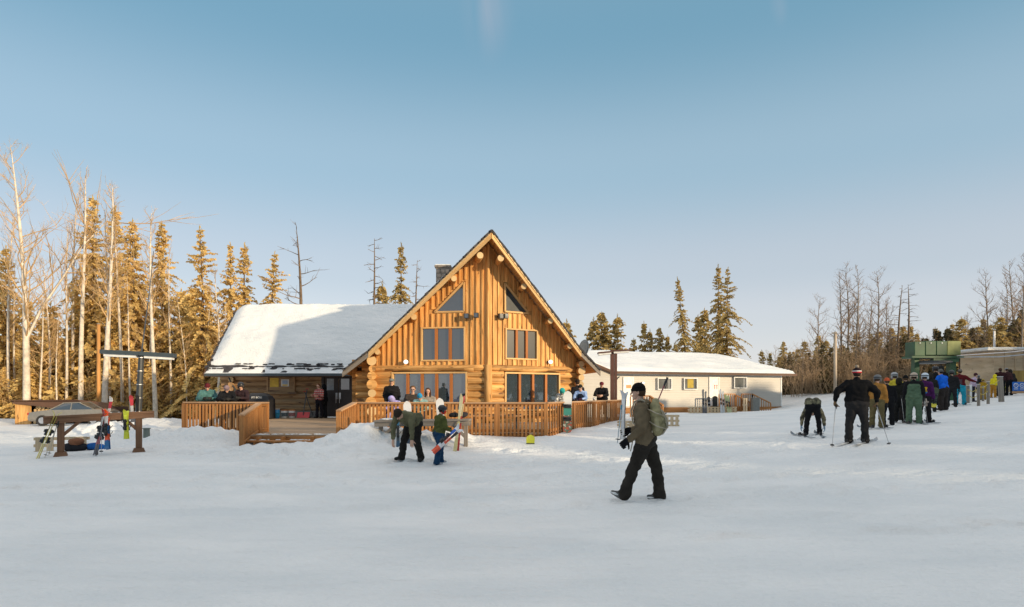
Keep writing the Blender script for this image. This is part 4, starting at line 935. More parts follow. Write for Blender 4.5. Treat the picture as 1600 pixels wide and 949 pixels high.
fill(14, 1490, 1640, 56, 62, lambda p: 505, .8, 'one of the spruces massed in the wood at the right', 'one of the thin bare trees massed in the wood at the right', gr, 'bare trees filling the wood at the right', vs=SFM)
fill(34, -120, 345, 49, 54, lambda p: 566+18*math.sin(p*.11), 1, 'one of the low golden spruces filling the wood at the left', '', gl, '', wide=(.9, 1.4))
# --- undergrowth: tangled bare stems nobody could count
def scrub(name, spots, mat, label, hmin, hmax, seed, per=16):
    rs = np.random.RandomState(seed); V = []; Q = []
    def stick(a, b, r0, r1):
        d = b-a; s = np.cross(d, rs.normal(size=3)); s /= np.linalg.norm(s)+1e-9; t = np.cross(d, s); t /= np.linalg.norm(t)+1e-9; k = len(V)
        for p, r in ((a, r0), (b, r1)):
            V.extend([p+s*r, p-s*.5*r+t*.87*r, p-s*.5*r-t*.87*r])
        Q.extend([(k, k+1, k+4, k+3), (k+1, k+2, k+5, k+4), (k+2, k, k+3, k+5)])
    zz = gz_arr([s[0] for s in spots], [s[1] for s in spots])
    for (x, y), z in zip(spots, zz):
        for i in range(per):
            h = rs.uniform(hmin, hmax); a = np.array([x+rs.normal()*.5, y+rs.normal()*.5, z-.1]); d = np.array([rs.normal()*.28, rs.normal()*.28, 1])*h
            m = a+d*.5+rs.normal(size=3)*.12*h*.5; b = a+d+rs.normal(size=3)*.1*h; stick(a, m, .022, .014); stick(m, b, .014, .006)
            for j in range(7):
                t = rs.uniform(.25, 1); p = a+(m-a)*t*2 if t < .5 else m+(b-m)*(t*2-1); dd = np.array([rs.normal(), rs.normal(), rs.uniform(0, 1.2)]); dd /= np.linalg.norm(dd)
                q = p+dd*h*rs.uniform(.12, .35); stick(p, q, .009, .005)
                for k in range(2): u = rs.uniform(.3, 1); e = p+(q-p)*u; stick(e, e+(dd+rs.normal(size=3)*.7)*h*.1, .006, .004)
    tag(link(name, fast_mesh(name, V, Q, mat)), label, 'undergrowth', kind='stuff')
rs = random.Random(5)
sl = [((px-800)/F*D, D) for px, D in [(rs.uniform(-150, 345), rs.uniform(48, 60)) for _ in range(110)]]
scrub('undergrowth', sl, TWIG, 'tangle of golden bare twigs below the left spruces', .8, 4.2, 3, per=10)
sr = [((px-800)/F*D, D) for px, D in [(rs.uniform(1222, 1720), rs.uniform(57, 66)) for _ in range(210)]]
scrub('undergrowth', sr, plain('rust_twig', (.36, .25, .15), .9, var=.4, scale=.4), 'tangle of brown bare brush below the right wood', .8, 4.0, 4, per=11)
# --- the wood out of frame at the right that shades the yard
def belt():
    rs = random.Random(3); S2 = Vector((SUNV.x, SUNV.y)).normalized(); Pv = Vector((-S2.y, S2.x)); Pv = Pv if Pv.y > 0 else -Pv
    v0 = np.empty(len(SB[1].vertices)*3, 'f'); SB[1].vertices.foreach_get('co', v0); v0 = v0.reshape(-1, 3); f0 = np.array([tuple(p.vertices) for p in SB[1].polygons])
    V = []; Q = []; nv = 0; k = 0
    for row, (t, dh) in enumerate(((38, 0), (42, -.3), (46, .1))):
        u = -95+row*.8
        while u < 70:
            if min(abs(u-6.4), abs(u-14.0)) < 1.0: u += .6; continue
            H = belt_h(u, t)*rs.uniform(.90, 1.03)+dh*.3 if rs.random() > .03 else belt_h(u, t)*1.05
            p = S2*t+Pv*u; gx = gz(min(p.x, 70), p.y); sc_ = H/10; a = rs.uniform(0, 6.28); c, s = math.cos(a), math.sin(a)
            w = v0*np.array([sc_*1.25, sc_*1.25, sc_]); V.append(np.stack([w[:, 0]*c-w[:, 1]*s+p.x, w[:, 0]*s+w[:, 1]*c+p.y, w[:, 2]+min(gx, 3)], -1)); Q.append(f0+nv); nv += len(v0); u += rs.uniform(2.4, 3.5)
            H0 = H
    tag(link('shade_wood', fast_mesh('shade_wood', np.concatenate(V), np.concatenate(Q), NEEDLED)), 'dense spruce wood out of view on the sunny side', 'forest', kind='stuff')
def belt_h(u, t):
    z0 = .6 if u > 12 else .6+min(60, 12-u)*.16            # height the shade reaches at the deck line
    z0 += 0 if u < 24 else -(u-24)*.0
    return z0 + (t+16.5)*SUNV.z/math.hypot(SUNV.x, SUNV.y) - (1.5 if u > 15 else .6)
SB = spruce(55, H=10, Rb=1.8, qs=2.4, ragged=.15, base=.0, dens=1.3)
belt()
# ================================================================ PEOPLE
def cap_mesh(prims, voxel, smooth):
    mb = MB()
    for a, b, ra, rb, m in prims:
        a = Vector(a); b = Vector(b)
        if (b-a).length < 1e-4: b = a+Vector((0, 0, 1e-3))
        t = (b-a).normalized(); pts = []; rr = []
        for q in (-1, -.87, -.5, 0): pts.append(a+t*ra*q); rr.append(max(.05*ra, ra*math.sqrt(max(0, 1-q*q))))
        for q in (0, .5, .87, 1): pts.append(b+t*rb*q); rr.append(max(.05*rb, rb*math.sqrt(max(0, 1-q*q))))
        mb.tube(pts, rr, 12)
    me = mb.mesh('tmp', [NEEDLE]); o = bpy.data.objects.new('tmp', me); COL.objects.link(o)
    r = o.modifiers.new('r', 'REMESH'); r.mode = 'VOXEL'; r.voxel_size = voxel
    s = o.modifiers.new('s', 'SMOOTH'); s.factor = .5; s.iterations = smooth
    dg = bpy.context.evaluated_depsgraph_get(); dg.update(); ev = o.evaluated_get(dg).to_mesh()
    n = len(ev.vertices); V = np.empty(n*3, 'f'); ev.vertices.foreach_get('co', V); V = V.reshape(-1, 3)
    ls = np.empty(len(ev.loops), 'i'); ev.loops.foreach_get('vertex_index', ls); Fq = ls.reshape(-1, 4) if len(ls) == 4*len(ev.polygons) else None
    if Fq is None: Fq = np.array([list(p.vertices)[:4] if len(p.vertices) > 3 else list(p.vertices)+[p.vertices[0]] for p in ev.polygons])
    o.evaluated_get(dg).to_mesh_clear(); bpy.data.objects.remove(o); bpy.data.meshes.remove(me)
    C = V[Fq].mean(1); best = np.full(len(C), 1e9); lab = np.zeros(len(C), 'i')
    for a, b, ra, rb, m in prims:
        a = np.array(a); b = np.array(b); ab = b-a; L2 = max(ab.dot(ab), 1e-8); t = np.clip(((C-a)@ab)/L2, 0, 1)
        d = np.linalg.norm(C-a-t[:, None]*ab, axis=1)-(ra+(rb-ra)*t); k = d < best; best[k] = d[k]; lab[k] = m
    return V, Fq, lab
# material slots: 0 jacket 1 trousers 2 skin 3 gloves 4 boots 5 eye 6 lip 7 accent
HEADP = [((0, -.02, .03), (0, .012, .035), .083, .08, 2), ((0, .035, -.06), (0, .02, -.02), .045, .062, 2), ((-.03, .045, -.012), (-.03, .05, -.03), .035, .028, 2), ((.03, .045, -.012), (.03, .05, -.03), .035, .028, 2),
 ((0, .092, .008), (0, .108, -.022), .010, .015, 2), ((0, .062, -.09), (0, .055, -.08), .024, .03, 2), ((-.032, .074, .034), (.032, .074, .034), .017, .017, 2), ((-.08, -.005, .006), (-.08, -.005, -.018), .016, .013, 2), ((.08, -.005, .006), (.08, -.005, -.018), .016, .013, 2),
 ((-.016, .086, -.052), (.016, .086, -.052), .009, .009, 6), ((0, -.02, -.06), (0, -.035, -.16), .052, .056, 2)]
HEAD = cap_mesh(HEADP, .0075, 2)
def hand_t(curl, mit=False):
    """hand along +z from the wrist, palm facing +y, thumb towards +x; closed fingers curl to +y"""
    P = [((-.018, 0, .0), (-.024, 0, .075), .019, .018, 3), ((0, 0, .0), (0, 0, .08), .02, .019, 3), ((.018, 0, .005), (.022, 0, .075), .019, .018, 3), ((0, 0, -.03), (0, 0, .01), .028, .026, 3)]
    for x, l, sp in ((-.031, .055, -.08), (-.011, .07, -.02), (.010, .075, .02), (.030, .066, .08)):
        z = .085; p = Vector((x, 0, z)); a = 0
        for k, f in enumerate((.45, .32, .23)):
            a += curl*(1 if k else .7); q = p+Vector((math.sin(sp), math.sin(a), math.cos(a)*.99))*l*f*1.25; P.append((tuple(p), tuple(q), .0093-.0008*k, .0088-.0008*k, 3)); p = q
    p = Vector((.026, .008, .02)); q = p+Vector((.032, .018+.01*curl, .03)); r = q+Vector((.010, .018*(1+curl), .026)); P += [(tuple(p), tuple(q), .014, .012, 3), (tuple(q), tuple(r), .0115, .009, 3)]
    return P
HANDR = cap_mesh(hand_t(.35), .0048, 1); HANDG = cap_mesh(hand_t(1.15), .0048, 1)
SKIN = plain('skin', (.55, .33, .235), .55, var=.08, scale=12); SKIND = plain('lips', (.42, .17, .14), .5, var=.05); EYE = plain('eye_dark', (.02, .015, .012), .3)
FAB = {}
def fabric(c, kind='cloth'):
    k = (tuple(c), kind)
    if k in FAB: return FAB[k]
    nm = 'fabric_%d' % len(FAB)
    if kind == 'plaid': m = patt(nm, c, (.55, .5, .45), (.03, .02, .02), 'plaid')
    elif kind == 'camo': m = patt(nm, c, [q*.35 for q in c], [min(1, q*1.9) for q in c], 'camo')
    else: m = plain(nm, c, .9, var=.25, scale=7, bump=1.0, bscale=14, spec=.15)
    FAB[k] = m; return m
def patt(nm, c1, c2, c3, kind):
    m, t, b, N, L = base_mat(nm); tc = N('ShaderNodeTexCoord')
    if kind == 'camo':
        n = N('ShaderNodeTexNoise'); n.inputs['Scale'].default_value = 9; L(tc.outputs['Object'], n.inputs[0]); cr = N('ShaderNodeValToRGB'); cr.color_ramp.interpolation = 'CONSTANT'
        cr.color_ramp.elements[0].color = [*c2, 1]; cr.color_ramp.elements[1].position = .45; cr.color_ramp.elements[1].color = [*c1, 1]; e = cr.color_ramp.elements.new(.57); e.color = [*c3, 1]; L(n.outputs[0], cr.inputs[0]); L(cr.outputs[0], b.inputs['Base Color'])
    else:
        sp = N('ShaderNodeSeparateXYZ'); L(tc.outputs['Object'], sp.inputs[0]); o = None
        for ax, cc in ((2, c2), (0, c3)):
            mu = N('ShaderNodeMath'); mu.operation = 'MULTIPLY'; mu.inputs[1].default_value = 8; L(sp.outputs[ax], mu.inputs[0]); fr = N('ShaderNodeMath'); fr.operation = 'FRACT'; L(mu.outputs[0], fr.inputs[0])
            lt = N('ShaderNodeMath'); lt.operation = 'LESS_THAN'; lt.inputs[1].default_value = .35; L(fr.outputs[0], lt.inputs[0]); h = N('ShaderNodeMath'); h.operation = 'MULTIPLY'; h.inputs[1].default_value = .6; L(lt.outputs[0], h.inputs[0])
            mi = N('ShaderNodeMix'); mi.data_type = 'RGBA'; L(h.outputs[0], mi.inputs[0])
            if o: L(o, mi.inputs[6])
            else: mi.inputs[6].default_value = [*c1, 1]
            mi.inputs[7].default_value = [*cc, 1]; o = mi.outputs[2]
        L(o, b.inputs['Base Color'])
    b.inputs['Roughness'].default_value = .8; return m
V3 = Vector
STAND = dict(lean=3, th=((.10, .02, -1), (-.10, .02, -1)), sh=((.04, -.04, -1), (-.04, -.04, -1)), ua=((.28, -.05, -1), (-.28, -.05, -1)), fa=((.05, .25, -1), (-.05, .25, -1)), head=(0, 0))
def pose(**k): d = dict(STAND); d.update(k); return d
def rot_lean(v, lean, tilt=0): return Matrix.Rotation(R(-lean), 3, 'X') @ Matrix.Rotation(R(tilt), 3, 'Y') @ Vector(v)
def body(P, jacket_long=.0, bulk=1.0, bib=False, footdir=None, vox=.02, hood=False, baggy=1.0):
    """returns mesh arrays and key joints for height 1.75"""
    lean = P['lean']; pr = []; J = {}
    pel = V3((0, 0, .95)); up = lambda v: pel+rot_lean(v, lean, P.get('tilt', 0))
    # torso points relative to the pelvis
    W = .155*bulk; cb = bulk
    hipR, hipL = pel+V3((.095, 0, -.03)), pel+V3((-.095, 0, -.03))
    pm = 0 if bib else 1
    pr.append((hipR+V3((0, -.01, .02)), hipL+V3((0, -.01, .02)), .125*cb, .125*cb, 1))
    jm = 0; tm = 1 if bib else 0
    curve = P.get('hunch', 0)
    def tp(x, y, z): q = V3((x, y, z)); q.y += curve*(z/.5)**2*.12; return up(q)
    pr.append((tp(-.07, 0, .12), tp(.07, 0, .12), .118*cb, .118*cb, tm))
    pr.append((tp(-.085, 0, .24), tp(.085, 0, .24), .118*cb, .118*cb, tm))
    pr.append((tp(-.095, 0, .36), tp(.095, 0, .36), .118*cb, .118*cb, tm if bib else 0))
    shR, shL = tp(.175*min(1.12, cb), -.01, .46), tp(-.175*min(1.12, cb), -.01, .46)
    pr.append((shR*.82+shL*.18, shL*.82+shR*.18, .082*cb, .082*cb, 0))
    pr.append((tp(0, -.01, .46), tp(0, .0, .56), .085*cb, .058*cb, 0))
    jacket_long -= .13
    if not bib:
        for s in (1, -1): pr.append((tp(s*.08, 0, .10), V3((s*.10, rot_lean((0, 0, .1), 0).y, pel.z+.0-jacket_long)), .124*cb, .128*cb, 0))
    neck = tp(0, .01, .55)
    if hood: pr.append((tp(-.05, -.07, .53), tp(.05, -.07, .53), .065, .065, 0)); pr.append((tp(0, -.1, .5), tp(0, -.09, .44), .06, .045, 0))
    hd = P['head']; Hm = Matrix.Rotation(R(-lean*.55-hd[0]), 3, 'X'); Hm = Matrix.Rotation(R(hd[1]), 3, 'Z') @ Hm
    hc = neck+Hm @ V3((0, .03, .15))
    pr.append((neck, neck.lerp(hc, .45), .06, .055, 2))
    J['head'] = hc; J['Hm'] = Hm
    for i, (s, sh) in enumerate(((1, shR), (-1, shL))):
        el = sh+V3(P['ua'][i]).normalized()*.285; wr = el+V3(P['fa'][i]).normalized()*.255
        pr.append((sh, el, .072*cb*baggy**.5, .058*cb*baggy**.5, 0)); pr.append((el, wr, .057*cb*baggy**.5, .047*baggy**.5, 0))
        J['wr%d' % i] = wr; J['el%d' % i] = el; J['fd%d' % i] = V3(P['fa'][i]).normalized()
    for i, (s, hp) in enumerate(((1, hipR), (-1, hipL))):
        kn = hp+V3(P['th'][i]).normalized()*.425; an = kn+V3(P['sh'][i]).normalized()*.41
        pr.append((hp, kn, .108*cb**.5*baggy, .078*baggy, 1)); pr.append((kn, an+V3((0, 0, .02)), .078*baggy, .072*baggy, 1)); pr.append((kn.lerp(an, .6), an, .074*baggy, .083*baggy, 1))
        fd = V3(P.get('foot', ((.12, 1, 0), (-.12, 1, 0)))[i]).normalized(); dn = V3((0, 0, -1)); dn = (dn-fd*dn.dot(fd)).normalized()
        heel = an-fd*.035+dn*.03; toe = an+fd*.165+dn*.045
        pr.append((an+dn*.0, heel+dn*.015, .06, .052, 4)); pr.append((heel+dn*.015, toe, .052, .043, 4)); J['an%d' % i] = an; J['kn%d' % i] = kn; J['fd_%d' % i] = fd
    low = min((b.z-rb) for a, b, ra, rb, m in pr if m == 4)
    low = min(low, min((a.z-ra) for a, b, ra, rb, m in pr if m == 4))
    base = P.get('drop'); dz = -low
    pr = [((a.x, a.y, a.z+dz), (b.x, b.y, b.z+dz), ra, rb, m) for a, b, ra, rb, m in pr]
    for k in list(J):
        if k not in ('Hm',) and not k.startswith('fd'): J[k] = J[k]+V3((0, 0, dz))
    V, Q, lab = cap_mesh(pr, vox, 5)
    # cloth folds
    for_v = np.array([mnoise.noise(Vector((p[0]*9, p[1]*9, p[2]*14))) for p in V]); V = V+(V-V.mean(0))*0
    nrm = np.zeros_like(V); fn = np.cross(V[Q[:, 2]]-V[Q[:, 0]], V[Q[:, 3]]-V[Q[:, 1]])
    for k in range(4): np.add.at(nrm, Q[:, k], fn)
    nrm /= np.linalg.norm(nrm, axis=1, keepdims=True)+1e-9; V = V+nrm*(for_v*.019)[:, None]
    Vs = [V]; Qs = [Q]; Ls = [lab]; off = len(V)
    def add(part, M, c, sc, lab_over=None):
        nonlocal off
        v, q, l = part; A = np.array(M); Vs.append((v*sc)@A.T+np.array(c)); Qs.append(q+off); Ls.append(l if lab_over is None else np.full(len(q), lab_over)); off += len(v)
    add(HEAD, Hm, J['head'], P.get('headsc', 1.0))
    for e in (-1, 1):
        mb = MB(); mb.ell((e*.032, .086, .01), (.012, .008, .007), 8, 5); v = np.array(mb.v); q = np.array([f for f in mb.f if len(f) == 4]); add((v, q, np.full(len(q), 5)), Hm, J['head'], 1)
    for i in range(2):
        z = J['fd%d' % i]; pn = V3(P.get('palm', ((-1, .2, 0), (1, .2, 0)))[i]); y = (pn-z*pn.dot(z)).normalized(); x = y.cross(z).normalized()
        if i == 1: pass
        M = Matrix((x, y, z)).transposed(); g = P.get('grip', (0, 0))[i]
        part = HANDG if g else HANDR
        if i == 1:
            v, q, l = part; part = (v*np.array([-1, 1, 1]), q[:, ::-1], l)
        add(part, M, J['wr%d' % i]+z*.035, P.get('handsc', 1.05)); J['hand%d' % i] = J['wr%d' % i]+z*.11+y*.03
    return np.concatenate(Vs), np.concatenate(Qs), np.concatenate(Ls), J
def hat(kind, c, root, J, c2=(.02, .02, .02), sc=1.0):
    M = J['Hm']; hc = J['head']; mb = MB()
    T = lambda p: hc+M @ V3(p)
    if kind == 'beanie':
        mb.rings([(.018, .094, .106), (.022, .099, .111), (.055, .101, .113), (.058, .095, .107)], 18, M=M, c=hc+M @ V3((0, -.008, 0)))
        mb.rings([(.05, .094, .106), (.09, .088, .098), (.122, .066, .074), (.142, .036, .04), (.148, .008, .008)], 18, M=M, c=hc+M @ V3((0, -.012, 0)))
        return mb.build('beanie', fabric(c), root, smooth=True)
    if kind == 'pompom':
        mb.rings([(.018, .096, .108), (.022, .101, .113), (.052, .103, .115)], 18, m=1, M=M, c=hc+M @ V3((0, -.008, 0)), closed=False)
        mb.rings([(.052, .103, .115), (.075, .099, .108)], 18, m=2, M=M, c=hc+M @ V3((0, -.008, 0)), closed=False); mb.rings([(.075, .099, .108), (.11, .078, .086), (.135, .045, .05), (.15, .01, .01)], 18, m=0, M=M, c=hc+M @ V3((0, -.008, 0)))
        b = mb.build('knit_hat', [fabric(c), fabric(c2), fabric((.6, .58, .55))], root, smooth=True)
        q = MB(); q.ell(T((0, -.01, .17)), (.045, .045, .04), 10, 6); q.build('pompom', fabric((.30, .24, .18)), b, smooth=True); return b
    if kind == 'cap':
        mb.rings([(.03, .09, .102), (.07, .09, .10), (.105, .07, .08), (.125, .035, .04), (.128, .006, .006)], 18, M=M, c=hc+M @ V3((0, -.008, 0)))
        b = mb.build('cap', fabric(c), root, smooth=True); q = MB(); q.prism([T((-.07, .07, .04)), T((.07, .07, .04)), T((.055, .155, .03)), T((0, .175, .028)), T((-.055, .155, .03))], M @ V3((0, 0, .008))); q.build('brim', fabric(c2), b); return b
    if kind == 'helmet':
        mb.rings([(-.01, .108, .12, 0, -.012), (.0, .116, .128, 0, -.012), (.05, .118, .13, 0, -.01), (.09, .105, .118, 0, -.01), (.125, .075, .088, 0, -.01), (.145, .035, .04, 0, -.01), (.148, .006, .006, 0, -.01)], 20, M=M, c=hc+M @ V3((0, 0, .012)))
        for s in (-1, 1): mb.ell(T((s*.095, -.01, -.03)), (.028, .045, .055), 10, 6, M=M)
        b = mb.build('helmet', plain('helmet_%.2f_%.2f_%.2f' % tuple(c), c, .35, var=.08), root, smooth=True)
        q = MB(); q.rings([(.028, .121, .134, 0, -.01), (.058, .121, .134, 0, -.01)], 20, M=M, c=hc+M @ V3((0, 0, .006)), closed=False); q.build('goggle_strap', fabric((.05, .05, .055)), b, smooth=True)
        q = MB(); q.rings([(.0, .075, .045), (.03, .08, .05), (.06, .075, .045)], 14, M=M, c=hc+M @ V3((0, .085, -.0+.012))); q.build('goggles', plain('goggle_lens', c2, .15, .3), b, smooth=True); return b
    if kind == 'hair':
        mb.rings([(-.06, .06, .05, 0, -.05), (.0, .088, .085, 0, -.03), (.05, .094, .10, 0, -.018), (.095, .08, .085, 0, -.01), (.122, .04, .045, 0, -.01), (.127, .006, .006, 0, -.01)], 16, M=M, c=hc)
        return mb.build('hair', fabric(c), root, smooth=True)
    if kind == 'hood':
        mb.rings([(-.13, .10, .10, 0, -.04), (-.06, .115, .12, 0, -.035), (.02, .12, .13, 0, -.03), (.08, .11, .12, 0, -.025), (.13, .08, .085, 0, -.02), (.155, .03, .03, 0, -.02)], 16, M=M, c=hc)
        return mb.build('hood', fabric(c), root, smooth=True)
PPL = []
def person(label, px, D, h, yaw, P, jk, tr, hatk=None, hc=(.02, .02, .02), hc2=(.02, .02, .02), gl=(.03, .03, .03), bt=(.03, .03, .03), z=None, group=None, hair=None, jl=.08, bulk=1.12, bib=False, kind='cloth', trk='cloth', vox=.022, hood=False, x=None, baggy=1.05, long_hair=False):
    x = (px-800)/F*D if x is None else x; yaw = yaw-math.degrees(math.atan2(x, D)); z = gz(x, D)-.01 if z is None else z; s = h/1.75
    V, Q, lab, J = body(P, jl, bulk, bib, vox=vox, hood=hood, baggy=baggy)
    M = Matrix.Translation((x, D, z)) @ Matrix.Rotation(R(yaw), 4, 'Z') @ Matrix.Scale(s, 4)
    root = lthing('person', label, 'person', M, group)
    me = fast_mesh('body', V, Q, fabric(jk, kind)); me.materials.append(fabric(tr, trk)); me.materials.append(SKIN); me.materials.append(SKIN if gl is None else fabric(gl)); me.materials.append(fabric(bt)); me.materials.append(EYE); me.materials.append(SKIND)
    me.polygons.foreach_set('material_index', lab.astype('i')); me.polygons.foreach_set('use_smooth', [True]*len(me.polygons)); me.update()
    o = link('body', me, root); o['_loc'] = True
    hat('hair', hair or ((.05, .03, .018), (.09, .055, .03), (.03, .02, .015))[len(PPL) % 3], root, J)
    if long_hair:
        mb = MB(); hcn = J['head']; Hm = J['Hm']
        for s_ in (-1, 1): mb.tube([hcn+Hm @ V3((s_*.07, -.02, .03)), hcn+Hm @ V3((s_*.085, .0, -.07)), hcn+Hm @ V3((s_*.08, .03, -.2))], [.03, .032, .018], 8)
        mb.build('long_hair', fabric(hair or (.08, .04, .02)), root, smooth=True)
    if hatk: hat(hatk, hc, root, J, hc2)
    J['M'] = M; J['root'] = root; PPL.append(J); return J
def wpt(J, k): return J['M'] @ J[k]
# ---- reusable gear
def ski(label, tail, tip, nrm, c1, c2, binding=True, L_=None, w=.085, c3=None, group=None, cat='ski'):
    tail = Vector(tail); tip = Vector(tip); z = (tip-tail); ln = z.length; z.normalize(); y = Vector(nrm); y = (y-z*y.dot(z)).normalized(); x = y.cross(z)
    root = lthing('ski', label, cat, frame(tail, x, y, z), group)
    mb = MB(); n = 18; b = len(mb.v); c3 = c3 or c2
    for i in range(n+1):
        t = i/n; ww = w*(.5+.12*math.cos(t*6.28)) if t < .93 else w*.6*math.sqrt(max(.02, 1-((t-.93)/.07)**2)); cu = (max(0, t-.88)/.12)**2*.07+(max(0, .03-t)/.03)*.01
        for dx, dy in ((-1, 0), (1, 0), (1, .014), (-1, .014)): mb.v.append((dx*ww, dy+cu+.02*math.sin(t*math.pi)*0, ln*t))
    for i in range(n):
        t = (i+.5)/n; m = 0 if t < .25 else (1 if t < .4 else (0 if t < .62 else (2 if t < .85 else 1)))
        for j in range(4): mb.face((b+i*4+j, b+i*4+(j+1) % 4, b+i*4+4+(j+1) % 4, b+i*4+4+j), None, m)
    mb.face((b, b+3, b+2, b+1)); mb.face(tuple(b+n*4+j for j in range(4)))
    k = lambda c: plain('ski_%.2f_%.2f_%.2f' % tuple(c), c, .3, var=.12, scale=14)
    mb.build('plank', [k(c1), k(c2), k(c3)], root, smooth=False)
    if binding:
        for z0, hh, nm in ((.40, .055, 'heel_binding'), (.56, .045, 'toe_binding')):
            q = MB(); q.box((0, .035, ln*z0), (.06, .045, .16)); q.box((0, .065, ln*z0+(.03 if z0 > .5 else -.03)), (.05, hh, .07)); q.beam((-.05, .05, ln*z0), (-.09, .06, ln*z0+.06), .012, .012); q.beam((.05, .05, ln*z0), (.09, .06, ln*z0+.06), .012, .012); q.build(nm, BLACK, root)
    return root
def skipair(lab, tail, tip, nrm, c1, c2, sep=.02, **k):
    """two planks base to base, each its own thing"""
    n = Vector(nrm).normalized()*sep
    ski(lab[0], Vector(tail)+n, Vector(tip)+n, nrm, c1, c2, **k); ski(lab[1], Vector(tail)-n+Vector((.02, 0, 0)), Vector(tip)-n+Vector((.02, 0, 0)), -Vector(nrm), c1, c2, **k)
def pole(label, bot, top, c=(.5, .5, .52), grip=(.02, .02, .02), group=None):
    bot = Vector(bot); top = Vector(top); z = (top-bot); ln = z.length; z.normalize(); y = Vector((0, 1, .01)); y = (y-z*y.dot(z)).normalized(); x = y.cross(z)
    root = lthing('ski_pole', label, 'ski pole', frame(bot, x, y, z), group)
    mb = MB(); mb.cyl((0, 0, 0), (0, 0, ln*.9), .006, .010, 8); mb.build('shaft', plain('pole_%.2f_%.2f_%.2f' % tuple(c), c, .35, .3), root)
    mb = MB(); mb.tube([(0, 0, ln*.88), (0, .004, ln*.93), (0, 0, ln*.98), (0, 0, ln)], [.014, .018, .016, .02], 8); g = mb.build('grip', plain('grip_%.2f' % grip[0], grip, .6), root)
    mb = MB(); a = [(.0, .0, ln*.97), (.03, .0, ln*.92), (.035, 0, ln*.84), (.012, 0, ln*.88), (0, 0, ln*.96)]; mb.tube(a, .006, 5); mb.build('strap', BLACK, g)
    mb = MB(); mb.rings([(.055, .015, .015), (.06, .045, .045), (.066, .045, .045), (.075, .015, .015)], 12); mb.build('basket', BLACK, root); return root
def board(label, tail, tip, nrm, cols, w=.27, pattern=None, bind=True, cat='snowboard'):
    tail = Vector(tail); tip = Vector(tip); z = (tip-tail); ln = z.length; z.normalize(); y = Vector(nrm); y = (y-z*y.dot(z)).normalized(); x = y.cross(z)
    root = lthing('snowboard', label, cat, frame(tail, x, y, z)); mb = MB(); n = 30; st = []
    for i in range(n+1):
        t = i/n; e = min(t, 1-t); hw = w/2*(math.sqrt(max(0.02, 1-((.1-e)/.1)**2)) if e < .1 else 1-.10*math.sin((t-.1)/.8*math.pi)); cu = (max(0, .12-e)/.12)**2*.05; st.append((hw, cu, t))
    for hw, cu, t in st:
        for dx, dy in ((-1, 0), (1, 0), (1, .012), (-1, .012)): mb.v.append((dx*hw, dy+cu, ln*t))
    for i in range(n):
        m = min(len(cols)-1, int(i/n*len(cols)))
        for j in range(4): mb.face((i*4+j, i*4+(j+1) % 4, i*4+4+(j+1) % 4, i*4+4+j), None, m)
    mb.face((0, 3, 2, 1)); mb.face(tuple(n*4+j for j in range(4)))
    mats = [pattern if (c is None) else plain('board_%.2f_%.2f_%.2f' % tuple(c), c, .35, var=.06, scale=4) for c in cols]
    mb.build('deck', mats, root)
    if bind:
        for f in (.34, .64):
            q = MB(); q.box((0, .03, ln*f), (w*.8, .03, .13)); q.prism([(w*.42, .02, ln*f-.06), (w*.42, .02, ln*f+.06), (w*.52, .20, ln*f+.05), (w*.52, .20, ln*f-.05)], (.015, 0, 0)); q.tube([(-w*.42, .03, ln*f), (-w*.3, .13, ln*f), (w*.1, .15, ln*f), (w*.45, .06, ln*f)], .014, 6); q.build('binding', BLACK, root)
    return root
# ---------------------------------------------------------------- the figures
# foreground walker, striding left in profile
Wk = person('man in olive jacket and black beanie walking left with skis and rucksack', 1009, 10.0, 1.84, 84,
  pose(lean=7, th=((.08, -.36, -1), (-.06, .42, -1)), sh=((.02, -.12, -1), (0, .34, -1)), foot=((.05, 1, -.02), (-.12, 1, .36)), ua=((.30, -.22, -1), (-.20, -.1, -1)), fa=((.12, .9, -.25), (.12, .75, -.65)), grip=(1, 1), head=(-1, 6), palm=((-1, .2, .2), (1, 0, -.2)), handsc=1.3),
  (.13, .10, .062), (.028, .024, .020), 'beanie', (.006, .006, .006), jl=.13, bulk=1.16, vox=.014, hood=True, baggy=1.16, bt=(.09, .09, .09), gl=(.008, .008, .01), hair=(.06, .035, .02))
